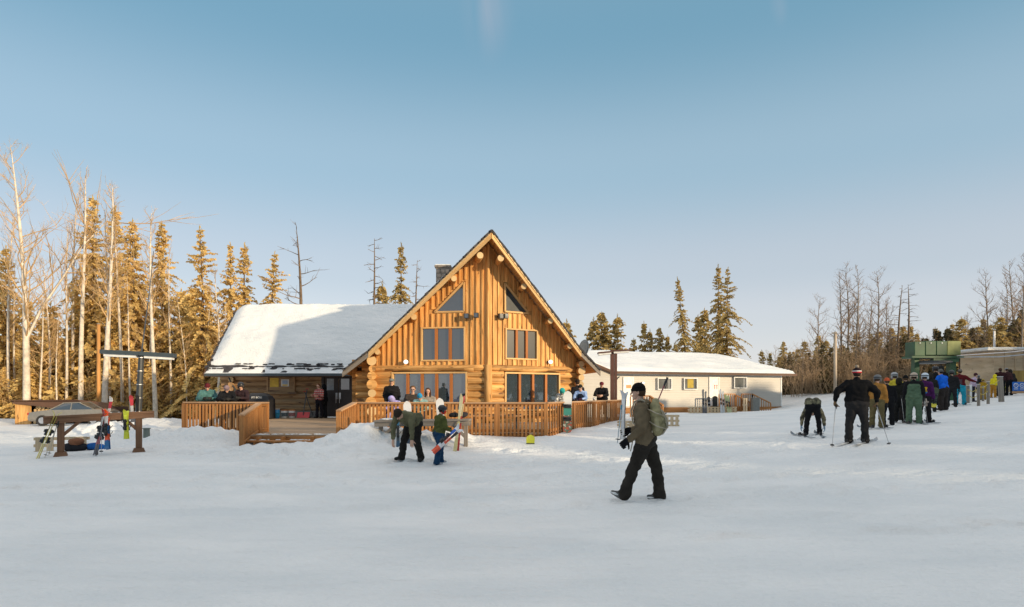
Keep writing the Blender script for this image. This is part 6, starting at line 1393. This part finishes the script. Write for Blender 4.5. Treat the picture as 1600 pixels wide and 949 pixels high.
# --- car
def car():
    cx = at(117, 0, 39.5).x; cy = 39.5; z0 = gz(cx, cy); M = Matrix.Translation((cx, cy, z0)) @ Matrix.Rotation(R(12), 4, 'Z'); c = lthing('parked_car', 'silver beige sedan parked in front of the woodshed behind the ski rack', 'car', M)
    paint = plain('silver_beige_paint', (.27, .25, .22), .3, .4, var=.1)
    W_ = .86; prof = [(-2.2, .42), (-2.25, .62), (-2.15, .82), (-1.5, .93), (-.95, 1.0), (-.35, 1.38), (.55, 1.42), (1.25, 1.05), (1.9, .98), (2.2, .86), (2.25, .6), (2.2, .35), (-2.2, .3)]
    st = [(-2.25, .35, .60, .70), (-2.15, .28, .80, .8), (-1.5, .25, .90, .86), (-.95, .25, .95, .87), (0, .25, .96, .88), (1.2, .25, .98, .87), (1.9, .26, .96, .85), (2.2, .3, .86, .78), (2.26, .38, .62, .7)]
    mb = MB(); n = 0; b = 0
    for x, zl, zh, hw in st:
        for dy, z in ((-.9, zl), (-1, zl+.12), (-1, (zl+zh)/2), (-.93, zh), (0, zh+.03), (.93, zh), (1, (zl+zh)/2), (1, zl+.12), (.9, zl)): mb.v.append((x, dy*hw, z))
    for i in range(len(st)-1):
        for j in range(9): j2 = (j+1) % 9; mb.face((i*9+j, (i+1)*9+j, (i+1)*9+j2, i*9+j2))
    mb.face(list(range(9))); mb.face([(len(st)-1)*9+j for j in range(9)][::-1]); body_ = mb.build('body', paint, c, smooth=False)
    mb = MB(); cab = [(-1.05, .97, .80), (-.35, 1.36, .62), (.55, 1.40, .62), (1.3, 1.0, .78)]
    for x, z, hw in cab: mb.v.extend([(x, -hw, z), (x, hw, z)])
    for x in (-1.05, 1.3): mb.v.extend([(x, -.82, .93), (x, .82, .93)])
    mb.face((2, 4, 5, 3)); mb.build('roof', paint, c)
    mb = MB(); mb.v = [(-1.05, -.8, .95), (-.35, -.62, 1.355), (.55, -.62, 1.395), (1.3, -.78, .97), (-1.05, .8, .95), (-.35, .62, 1.355), (.55, .62, 1.395), (1.3, .78, .97)]
    mb.face((0, 3, 2, 1)); mb.face((4, 5, 6, 7)); mb.face((0, 1, 5, 4)); mb.face((3, 7, 6, 2)); mb.build('window', GLASSD, c)
    mb = MB()
    for s in (-1, 1):
        for x0_, z0_, x1_, z1_ in ((-1.05, .95, -.35, 1.36), (.55, 1.4, 1.3, .97), (.1, .96, .1, 1.38)): mb.beam((x0_, s*.8, z0_), (x1_, s*.625, z1_), .05, .05)
        mb.beam((-.4, s*.625, 1.365), (.6, s*.625, 1.40), .05, .05)
    mb.build('pillar', paint, c)
    for x in (-1.4, 1.35):
        for s in (-1, 1):
            mb = MB(); mb.tube([(x, s*.66, .32), (x, s*.88, .32)], .32, 18); w_ = mb.build('wheel', plain('tyre', (.02, .02, .02), .8), c); mb = MB(); mb.tube([(x, s*.80, .32), (x, s*.895, .32)], .19, 14); mb.build('rim', STEEL, w_)
    for s in (-1, 1): mb = MB(); mb.box((2.2, s*.6, .72), (.1, .28, .13)); mb.build('headlight', WHITE, c); mb = MB(); mb.box((-2.2, s*.6, .72), (.1, .28, .13)); mb.build('tail_light', plain('red_lens', (.4, .02, .02), .3), c)
car()
# --- orange pole, T lamps, wooden pole
def post_thing(name, label, cat, px, D, ptop, r, mat, dx=0):
    b = at(px, 0, D); z = gz(b.x, D)-.2; t = at(px+dx, ptop, D); o = thing(name, label, cat, (b.x, D, z)); mb = MB(); mb.tube([(b.x, D, z), (b.x+(t.x-b.x)*.5, D, (z+t.z)/2), (t.x, D, t.z)], [r, r*.95, r*.85], 10); mb.build('shaft', mat, o, smooth=True); return o, t
o, t = post_thing('wooden_pole', 'bright orange lit wooden pole beside the leaning aspen at the left', 'pole', 154, 45, 507, .13, wood('orange_pole_wood', (.55, .25, .07), (.70, .36, .12)))
mb = MB(); mb.cyl(t, t+Vector((0, 0, .06)), .13, .1); mb.build('pole_cap', GREYW, o)
o, t = post_thing('wooden_pole', 'tall pale wooden utility pole in front of the right wood above the man in black', 'pole', 1305, 54, 519, .14, wood('pale_pole_wood', (.42, .33, .24), (.55, .45, .34))); mb = MB(); mb.beam(t+Vector((-.3, 0, -.1)), t+Vector((.1, -.1, -.1)), .1, .1); mb.build('bracket', GREYW, o)
# T shaped lift tower lamp on the left
tl = thing('lamp_post', 'dark leaning T shaped post with two flat white bottomed lamp panels at the left', 'lamp post', (-12.6, 21.5, 0)); D = 21.5
b = at(214, 650, D); b.z = gz(b.x, D)-.1; t = at(221, 552, D); mb = MB(); mb.tube([b, t], [.11, .085], 10); mb.build('post', DARK, tl)
for k in range(5): q = b.lerp(t, .35+.15*k); mb = MB(); mb.cyl(q-Vector((0, 0, .008)), q+Vector((0, 0, .008)), .112, .112, 10); mb.build('band', STEEL, tl)
for a_, e_, w0 in ((at(160, 550, D-.2), at(221, 553, D), 0), (at(221, 553, D), at(273, 556, D+.2), 1)):
    mb = MB(); mb.beam(a_, e_, .42, .13); ar_ = mb.build('lamp_arm', plain('blue_grey_paint', (.045, .06, .07), .5), tl)
    m0_, m1_ = (a_.lerp(e_, .08), a_.lerp(e_, .9)) if not w0 else (a_.lerp(e_, .12), a_.lerp(e_, .95)); mb = MB(); mb.beam(m0_-Vector((0, 0, .105)), m1_-Vector((0, 0, .105)), .3, .08); mb.build('lamp_panel', WHITE, ar_)
cb = thing('guy_cable', 'thin dark cable rising from the T shaped lamp up into the spruces', 'cable', tuple(t)); mb = MB(); e2 = at(240, 393, 45); mb.tube([t, t.lerp(e2, .5)+Vector((0, 0, -.25)), e2], .022, 5); mb.build('cable_line', DARK, cb)
# twin brown post with flat lamp arms by the deck corner
tl = thing('lamp_post', 'twin brown post with two flat lamp arms beyond the right deck rail', 'lamp post', (4.8, 31, DZ)); D = 31
for px, top, w_ in ((956.5, 547, .17), (962, 553, .12)):
    a_ = at(px, 0, D); mb = MB(); mb.box((a_.x, D, (DZ+at(0, top, D).z)/2), (w_, .15, at(0, top, D).z-DZ)); mb.build('post', plain('red_brown_paint', (.09, .035, .025), .5), tl)
for (pa, ya, pb, yb) in ((934, 552, 956, 550), (957, 549, 984, 547.5)):
    mb = MB(); mb.beam(at(pa, ya, D), at(pb, yb, D), .5, .07); a2 = mb.build('lamp_arm', plain('red_brown_paint', (.09, .035, .025), .5), tl); mb = MB(); mb.beam(at(pa+1, ya+2.5, D), at(pb-2, yb+2.5, D), .42, .08); mb.build('lamp_panel', WHITE, a2)
mb = MB(); mb.tube([at(963, 594, D), at(966, 590, D), at(968, 589, D)], .03, 6); mb.build('hook', DARK, tl)
# --- deck things
D = 31.2; b0, b1 = at(391, 0, D).x, at(427, 0, D).x; gr_ = thing('barbecue', 'large barbecue under a black cover against the log wall of the wing', 'barbecue', ((b0+b1)/2, D, DZ))
sec = [(DZ+.02, .0, .0), (DZ+.55, .01, .0), (DZ+.95, .04, .0), (DZ+1.12, .16, .03), (DZ+1.22, .32, .12), (DZ+1.26, .42, .2)]
mb = MB(); k = 0
for z, ins, iy in sec:
    for x, y in ((b0+ins*.3, D-.4+iy), (b1-ins, D-.4+iy), (b1-ins, D+.35-iy), (b0+ins*.3, D+.35-iy)): mb.v.append((x+mnoise.noise(Vector((x, y, z*2)))*.03, y, z))
for i in range(len(sec)-1):
    for j in range(4): mb.face((i*4+j, i*4+(j+1) % 4, i*4+4+(j+1) % 4, i*4+4+j))
mb.face((0, 3, 2, 1)); mb.face(tuple((len(sec)-1)*4+j for j in range(4))); mb.build('cover', plain('black_cover', (.014, .014, .017), .55, bump=.8, scale=2), gr_, bevel=.03)
def text(s, size, name, mat, parent, loc, rotx=90, rotz=0, ex=.004):
    c = bpy.data.curves.new('t', 'FONT'); c.body = s; c.size = size; c.extrude = ex; c.align_x = 'CENTER'; c.align_y = 'CENTER'; o = bpy.data.objects.new('t', c); COL.objects.link(o)
    dg = bpy.context.evaluated_depsgraph_get(); me = bpy.data.meshes.new_from_object(o.evaluated_get(dg)); bpy.data.objects.remove(o); me.materials.clear(); me.materials.append(mat)
    M = Matrix.Translation(Vector(loc)-Vector(parent.get('_o', (0, 0, 0)))) @ Matrix.Rotation(R(rotz), 4, 'Z') @ Matrix.Rotation(R(rotx), 4, 'X'); me.transform(M); return link(name, me, parent)
text('PIT BOSS', .13, 'cover_lettering', WHITE, gr_, at(401, 621.5, D-.45))
BUCK = plain('white_plastic', (.62, .60, .56), .4)
def bucket(label, px, D, c, lid, band, h=.38):
    x = at(px, 0, D).x; o = thing('bucket', label, 'bucket', (x, D, DZ)); mb = MB(); mb.rings([(DZ, .13, .13), (DZ+.02, .14, .14), (DZ+h, .16, .16)], 18, c=(x, D, 0)); mb.build('pail', plain('pail_%.2f_%.2f' % tuple(c[:2]), c, .4), o, smooth=True)
    mb = MB(); mb.rings([(DZ+h, .165, .165), (DZ+h+.035, .168, .168), (DZ+h+.04, .15, .15)], 18, c=(x, D, 0)); mb.build('lid', plain('lid_%.2f_%.2f' % tuple(lid[:2]), lid, .4), o, smooth=True)
    mb = MB(); mb.rings([(DZ+.1, .147, .147), (DZ+.28, .157, .157)], 18, c=(x, D, 0), closed=False); mb.build('printed_band', plain('band_%.2f_%.2f' % tuple(band[:2]), band, .4, var=.5, scale=14), o, smooth=True)
bucket('blue pail with white rag on top beside the covered barbecue', 432, 31.9, (.02, .22, .45), (.45, .45, .45), (.02, .30, .50), .44)
bucket('white pail with orange lid and dark print, left of a similar one', 444.5, 32.2, (.62, .60, .56), (.60, .20, .05), (.12, .16, .18)); bucket('white pail with orange lid and dark red print next to the red shovel', 456, 32.2, (.62, .60, .56), (.65, .24, .06), (.30, .14, .14))
def shovel(label, px, D, blade, ptop, pxt, w=.6):
    x = at(px, 0, D).x; o = thing('snow_shovel', label, 'shovel', (x, D, DZ)); t = at(pxt, ptop, D+.6)
    mb = MB(); mb.prism([(x-w/2, D, DZ+.02), (x+w/2, D, DZ+.02), (x+w/2, D+.16, DZ+.30), (x-w/2, D+.16, DZ+.30)], (0, .02, .0)); mb.build('blade', plain('blade_%.2f' % blade[0], blade, .4), o)
    mb = MB(); mb.beam((x, D+.06, DZ+.16), t, .035, .035); mb.build('handle', DARK, o); mb = MB(); mb.box(t, (.15, .04, .05)); mb.build('grip', plain('red_grip', (.45, .05, .02), .5), o)
shovel('red bladed snow shovel leaning on the log wall of the wing', 473, 32.2, (.52, .02, .03), 608, 480, .62)
shovel('black snow shovel leaning beside the red one near the doors', 488, 32.5, (.02, .02, .02), 612, 476, .5)
# picnic table behind the front rail
pt = thing('picnic_table', 'wooden picnic table with dark metal frame behind the front deck rail', 'table', (-.6, 22.6, DZ))
for nm, y, z, w_ in (('table_top', 22.6, .74, .75), ('bench_seat', 23.35, .45, .28), ('bench_seat', 21.85, .45, .28)): mb = MB(); mb.box((-.6, y, DZ+z), (1.9, w_, .045)); mb.build(nm, CAPW, pt)
for s in (-1, 1):
    mb = MB(); mb.beam((-.6+s*.75, 22.0, DZ), (-.6+s*.75, 22.85, DZ+.72), .05, .05); mb.beam((-.6+s*.75, 23.2, DZ), (-.6+s*.75, 22.35, DZ+.72), .05, .05); mb.beam((-.6+s*.75, 21.8, DZ+.4), (-.6+s*.75, 23.4, DZ+.4), .05, .05); mb.build('leg', DARK, pt)
pb_ = thing('deck_bench', 'long bench for the seated group behind the front deck rail', 'bench', (-3.4, 22.9, DZ)); mb = MB(); mb.box((-3.4, 23.0, DZ+.46), (2.2, .36, .05)); mb.build('seat', CAPW, pb_)
for s in (-1, 1): mb = MB(); mb.box((-3.4+s*.9, 23.0, DZ+.22), (.08, .3, .44)); mb.build('leg', CAPW, pb_)
p = at(885, 628, 22.6); cup = thing('steel_cup', 'steel cup standing on the right deck rail', 'cup', at(928, 621, 25.8)); mb = MB(); q = at(928, 624, 25.6); mb.rings([(0, .035, .035), (.12, .045, .045)], 12, c=(q.x, q.y, 1.44)); mb.build('cup_body', STEEL, cup, smooth=True)
# --- grey ski rack in the middle
a_ = at(595, 697, 17.9); b_ = at(728, 703, 17.7)
rack('ski_rack', 'grey weathered table like ski rack behind the bending man and the child', (a_.x, 17.9, gz(a_.x, 17.9)-.06), (b_.x, 17.7, gz(b_.x, 17.7)-.06), (at(0, 658, 17.9).z, at(0, 656, 17.7).z), GREYW, w=.6, foot=False, pw=.1, over=.12)
mb = MB(); rs = random.Random(8)
sn = thing('rack_snow', 'patch of snow lying on the left end of the grey ski rack', 'snow patch', at(610, 655, 17.9))
mb = MB(); q = at(612, 655.5, 17.9); mb.ell(q, (.36, .2, .04), 14, 5); mb.v = [tuple(Vector(v)+Vector((0, 0, 1))*mnoise.noise(Vector(v)*9)*.015) for v in mb.v]; mb.build('snow_heap', SNOW, sn, smooth=True)
board('white snowboard tip standing behind the bending man', at(640, 700, 17.3), at(636, 628, 17.75), (0, -1, .2), [(.03, .05, .08), (.03, .05, .08), (.03, .05, .08), (.6, .6, .62), (.65, .65, .66)], w=.22, bind=False)
ski('dark blue ski standing left of the bending man', at(622, 702, 17.2), at(622, 646, 17.6), (0, -1, .1), (.03, .08, .14), (.05, .06, .07), c3=(.02, .12, .22))
board('pale snowboard tip standing behind the child with black helmet', at(691, 700, 17.4), at(687, 623, 17.8), (0, -1, .2), [(.3, .32, .34), (.3, .32, .34), (.6, .6, .6), (.66, .66, .66)], w=.22, bind=False)
ski('tall cream ski leaning on the right of the grey rack, nearer of its pair', at(711, 706, 17.1), at(722, 617, 17.75), (-.4, -1, .3), (.60, .52, .25), (.58, .52, .3), c3=(.62, .55, .35), binding=False)
ski('tall cream ski leaning on the right of the grey rack, farther of its pair', at(714, 705, 17.2), at(724, 617, 17.82), (.4, 1, -.3), (.45, .06, .06), (.5, .1, .08), c3=(.6, .5, .3), binding=False)
lump('black_gloves', 'dark gloves and goggles lying on the right end of the grey rack', 'gloves', at(716, 652, 17.7), (('glove', (-.12, 0, .06), (.14, .1, .07), (.02, .02, .022)), ('goggle_band', (.14, .02, .07), (.12, .09, .08), (.03, .03, .035))))
# --- snowboard by the right deck corner, tip in the snow
PB = patt('board_art', (.10, .16, .12), (.45, .10, .06), (.5, .5, .42), 'camo')
bx = at(887, 676, 21.0); board('white snowboard with colourful graphics leaning on the right deck rail', (bx.x-.02, 20.9, .4), at(887, 612, 21.35), (0, -1, .1), [None, None, None, (.06, .28, .22), (.62, .62, .6), (.66, .66, .64), (.64, .64, .62)], w=.29, pattern=PB)
p = at(828, 706, 17.9); board('small yellow and black snowboard end sticking up from the snow', (p.x, 17.9, gz(p.x, 17.9)-.9), (p.x+.02, 17.98, gz(p.x, 17.9)+.27), (0, -1, .15), [None, None, None, patt and (.03, .03, .03), (.62, .62, .05)], w=.24, pattern=plain('board_black', (.03, .03, .03), .4), bind=False)
# --- pallets and ski racks near the annex
p = at(1046, 668, 26.5); pallet('pale pallet leaning upright right behind the rucksack', (p.x, 26.5, gz(p.x, 26.5)-.03), R(-14), .8, .5, .12, n=4)
p = at(985, 680, 24.0); pallet('pale pallet half hidden in front of the walking man', (p.x, 24, gz(p.x, 24)-.03), R(8), 1.0, .32, .12, n=5)
p = at(1113, 645, 42); pallet('long low pallet used as a ski rack in front of the annex', (p.x, 42, gz(p.x, 42)+.0), R(3), 3.2, .42, .3, n=14)
for px, lean_, c1, c2, lb in ((1097, 3, (.10, .10, .11), (.2, .2, .2), 'dark ski standing at the left of the long pallet'), (1125, 0, (.55, .58, .6), (.6, .62, .64), 'white ski standing at the right of the long pallet'), (1136, -8, (.50, .52, .30), (.35, .42, .2), 'yellow green ski slanting at the right end of the long pallet')):
    D = 41.7; x = at(px, 0, D).x; zb = gz(x, D); ski(lb+', nearer of its pair', (x+.1, D, zb), at(px+lean_*.4, 608 if px < 1130 else 616, D), (0, -1, 0), c1, c2, w=.12); ski(lb+', farther of its pair', (x+.28, D+.1, zb), at(px+4+lean_*.4, 611 if px < 1130 else 618, D), (.2, -1, 0), c1, c2, w=.11)
D = 42.3; board('black snowboard standing behind the long pallet', (at(1117, 0, D).x, D, gz(13, D)), at(1117, 619, D), (0, -1, 0), [(.02, .02, .022)], w=.36)
board('small white snowboard propped on the long pallet', (at(1108, 0, D).x, D, gz(13, D)+.3), at(1107, 620, D), (0, -1, 0), [(.5, .5, .5), (.12, .1, .1)], w=.2)
pb2 = at(1184, 0, 47.5); pallet('grey board leaning beside the annex stairs', (at(1164, 0, 46.5).x, 46.5, .45), R(30), .5, 1.0, .06, n=2)
lb_ = thing('grey_bin', 'grey green bin beside the annex stairs', 'bin', (at(1180, 0, 47.8).x, 47.8, .4)); x = at(1180, 0, 47.8).x; mb = MB(); mb.box((x, 47.8, .95), (.5, .5, .95)); mb.build('bin_body', plain('bin_grey', (.17, .18, .17), .6), lb_, bevel=.03); mb = MB(); mb.box((x, 47.8, 1.45), (.56, .56, .07)); mb.build('lid', plain('bin_grey', (.17, .18, .17), .6), lb_, bevel=.02)
# --- lift drive station
D = 37.0; lf = thing('lift_station', 'green boxed drive station of the ski lift raised on green posts', 'ski lift', (at(1458, 0, D).x, D, 1.3))
GRN = plain('lift_green', (.022, .075, .03), .5, var=.3, scale=2); GRY = plain('faded_lift_green', (.20, .22, .07), .6, var=.3, scale=2)
x0 = at(1421, 0, D).x; x3 = at(1472, 0, D).x; x4 = at(1493, 0, D).x; z1 = at(0, 534, D).z; z0 = at(0, 556, D).z
for i in range(3):
    a_ = x0+(x3-x0)*i/3; b_ = x0+(x3-x0)*(i+1)/3; mb = MB(); mb.box(((a_+b_)/2, D, (z0+z1)/2-(.04 if i == 0 else 0)), (b_-a_-.02, .9, z1-z0)); hs_ = mb.build('housing_panel', GRN, lf, bevel=.03); mb = MB(); mb.box(((a_+b_)/2, D-.47, z1-.12), (.06, .03, .05)); mb.build('latch', WHITE, hs_)
mb = MB(); mb.box(((x3+x4)/2, D, (z0+z1)/2), (x4-x3, .9, z1-z0)); mb.build('housing_panel', GRY, lf, bevel=.03)
mb = MB(); mb.box(((x0+x4)/2, D, z0-.1), (x4-x0+.3, 1.0, .12)); mb.box(((x0+x4)/2+.5, D-.3, z0-.28), (x4-x0-1.2, .3, .2)); mb.build('platform', GRN, lf)
for px, w_ in ((1430, .28), (1486, .36)): x = at(px, 0, D).x; mb = MB(); mb.box((x, D, (gz(x, D)+z0)/2-.1), (w_, .35, z0-gz(x, D))); mb.build('post', GRN, lf)
mb = MB(); xw = (x0+x4)/2; mb.rings([(z0-.45, .9, .9), (z0-.42, .98, .98), (z0-.35, .98, .98), (z0-.32, .9, .9)], 24, c=(xw, D, 0)); mb.build('bull_wheel', DARK, lf)
for i, (a_, b_) in enumerate(((at(1495, 558, D-.6), at(1640, 551, 30)), (at(1495, 556, D+.6), at(1680, 538, 36)))):
    cc = thing('lift_cable', ('lower' if i == 0 else 'upper')+' steel cable running right from the green lift station', 'cable', tuple(a_)); mb = MB(); mb.tube([a_, a_.lerp(b_, .5)-Vector((0, 0, .1)), b_], .025, 5); mb.build('wire', STEEL, cc)
# plywood lift hut
D = 40; ht = thing('plywood_hut', 'weathered plywood lift hut with flat metal roof at the right edge', 'hut', (at(1585, 0, D).x, D, 1.5)); x0 = at(1553, 0, D).x; x1 = at(1700, 0, D).x; z0 = 1.2; z1 = at(0, 549, D).z
mb = MB(); mb.box(((x0+x1)/2, D+1.5, (z0+z1)/2), (x1-x0, 3.0, z1-z0)); mb.build('wall', PLY, ht); mb = MB(); mb.box(((x0+x1)/2-.3, D+1.3, z1+.06), (x1-x0+1.2, 4.0, .1)); mb.build('roof', STEEL, ht); mb = MB(); mb.box(((x0+x1)/2-.3, D+1.3, z1+.16), (x1-x0+1.0, 3.8, .1)); mb.build('roof_snow', SNOW, ht)
mb = MB(); xd = at(1592, 0, D).x; mb.box((xd, D-.03, 2.45), (.75, .05, 1.5)); mb.build('door', wood('ochre_door', (.30, .19, .05), (.4, .27, .08)), ht)
for px in (1570, 1586, 1599): xx = at(px, 0, D).x; mb = MB(); mb.box((xx, D-.02, (z0+z1)/2), (.04, .03, z1-z0)); mb.build('batten', PLY, ht)
mb = MB(); xx = at(1563, 0, D).x; mb.cyl((xx, D+.5, z1), (xx, D+.5, z1+1.3), .06, .06); mb.build('stove_pipe', STEEL, ht)
dk = thing('dark_shed', 'dark brown open shelter between the lift station and the plywood hut', 'shelter', (at(1530, 0, 43).x, 43, 1.6)); mb = MB(); xa, xb = at(1508, 0, 43).x, at(1552, 0, 43).x; mb.box(((xa+xb)/2, 43.6, 2.9), (xb-xa, .1, 2.7)); mb.build('back_wall', BROWNP, dk)
mb = MB(); mb.box(((xa+xb)/2, 42.9, 4.3), (xb-xa+.3, 1.6, .1)); mb.build('roof', BROWNP, dk)
for t_ in (0, .4, 1): mb = MB(); xx = xa+(xb-xa)*t_; mb.beam((xx, 42.2, 1.5), (xx+.25*(t_ == .4), 42.2, 4.25), .1, .1); mb.build('post', BROWNP, dk)
# blue banner
D = 36.5; x0 = at(1582, 0, D).x; x1 = at(1618, 0, D).x; z0 = at(0, 611, D).z; z1 = at(0, 597, D).z; bn = thing('blue_banner', 'blue banner with white round symbols in front of the plywood hut', 'banner', ((x0+x1)/2, D, z0))
BLU = plain('banner_blue', (.01, .13, .50), .5, var=.05)
mb = MB(); mb.box(((x0+x1)/2, D, (z0+z1)/2), (x1-x0, .03, z1-z0)); mb.build('cloth', BLU, bn); mb = MB(); mb.box(((x0+x1)/2, D+.02, z0-.08), (x1-x0, .05, .12)); mb.build('bottom_board', CAPW, bn)
for px, tx in ((1587.5, '7'), (1597, '6')):
    c = at(px, 602.5, D-.03); mb = MB(); n = 20; mb.tube([c+Vector((math.cos(a)*.12, 0, math.sin(a)*.12)) for a in np.linspace(0, 6.283, n+1)], .016, 5, caps=False); mb.build('ring_symbol', WHITE, bn); text(tx, .17, 'ring_symbol', WHITE, bn, c)
    mb = MB(); mb.box((c.x, c.y, c.z-.2), (.24, .01, .03)); mb.build('caption_line', WHITE, bn)
# rope posts with yellow rope
RP = []
for px, D, top, w_, lb in ((1512, 33.2, 603, .14, 'short grey square post at the left of the rope lane'), (1517, 32.8, 602, .07, 'thin white post beside the short grey post'), (1529, 29.5, 601, .09, 'grey rope lane post nearest the camera'), (1536, 34, 604, .08, 'short rear rope post behind the nearest one'), (1544, 30.5, 597, .09, 'yellow green rope lane post in the middle'), (1565, 31.5, 589, .17, 'thick leaning pale grey post of the rope lane')):
    x = at(px, 0, D).x; z = gz(x, D)-.1; t = at(px-(2.5 if w_ == .17 else 0), top, D); o = thing('rope_post', lb, 'post', (x, D, z)); mb = MB(); mb.beam((x, D, z), t, w_, w_, up=(0, 1, 0)); mb.build('stake', WHITE if w_ == .07 else GREYW, o)
    mb = MB(); q = t-Vector((0, 0, .03)); mb.box(t+Vector((0, 0, .01)), (w_*1.1, w_*1.1, .02)); mb.build('cap', SNOW, o); RP.append(t)
for i, (a_, b_, dz) in enumerate(((RP[2], RP[4], -.1), (RP[4], RP[5], -.12), (RP[2], RP[4], -.42), (RP[0], RP[2], -.2), (RP[0], RP[2], -.5))):
    lb = ['yellow rope high between the nearest post and the middle post', 'yellow rope between the middle post and the thick leaning post', 'yellow rope low between the nearest post and the middle post', 'yellow rope high from the short square post to the nearest post', 'yellow rope low from the short square post to the nearest post'][i]
    o = thing('rope', lb, 'rope', tuple(a_)); mb = MB(); a2 = a_+Vector((0, 0, dz)); b2 = b_+Vector((0, 0, dz)); mb.tube([a2, a2.lerp(b2, .5)-Vector((0, 0, .12)), b2], .018, 5); mb.build('rope_line', plain('yellow_rope', (.45, .35, .06), .7), o)
# belongings near the lodge: lone glove-like clod and boulder bushes at the right wood edge are part of the snow
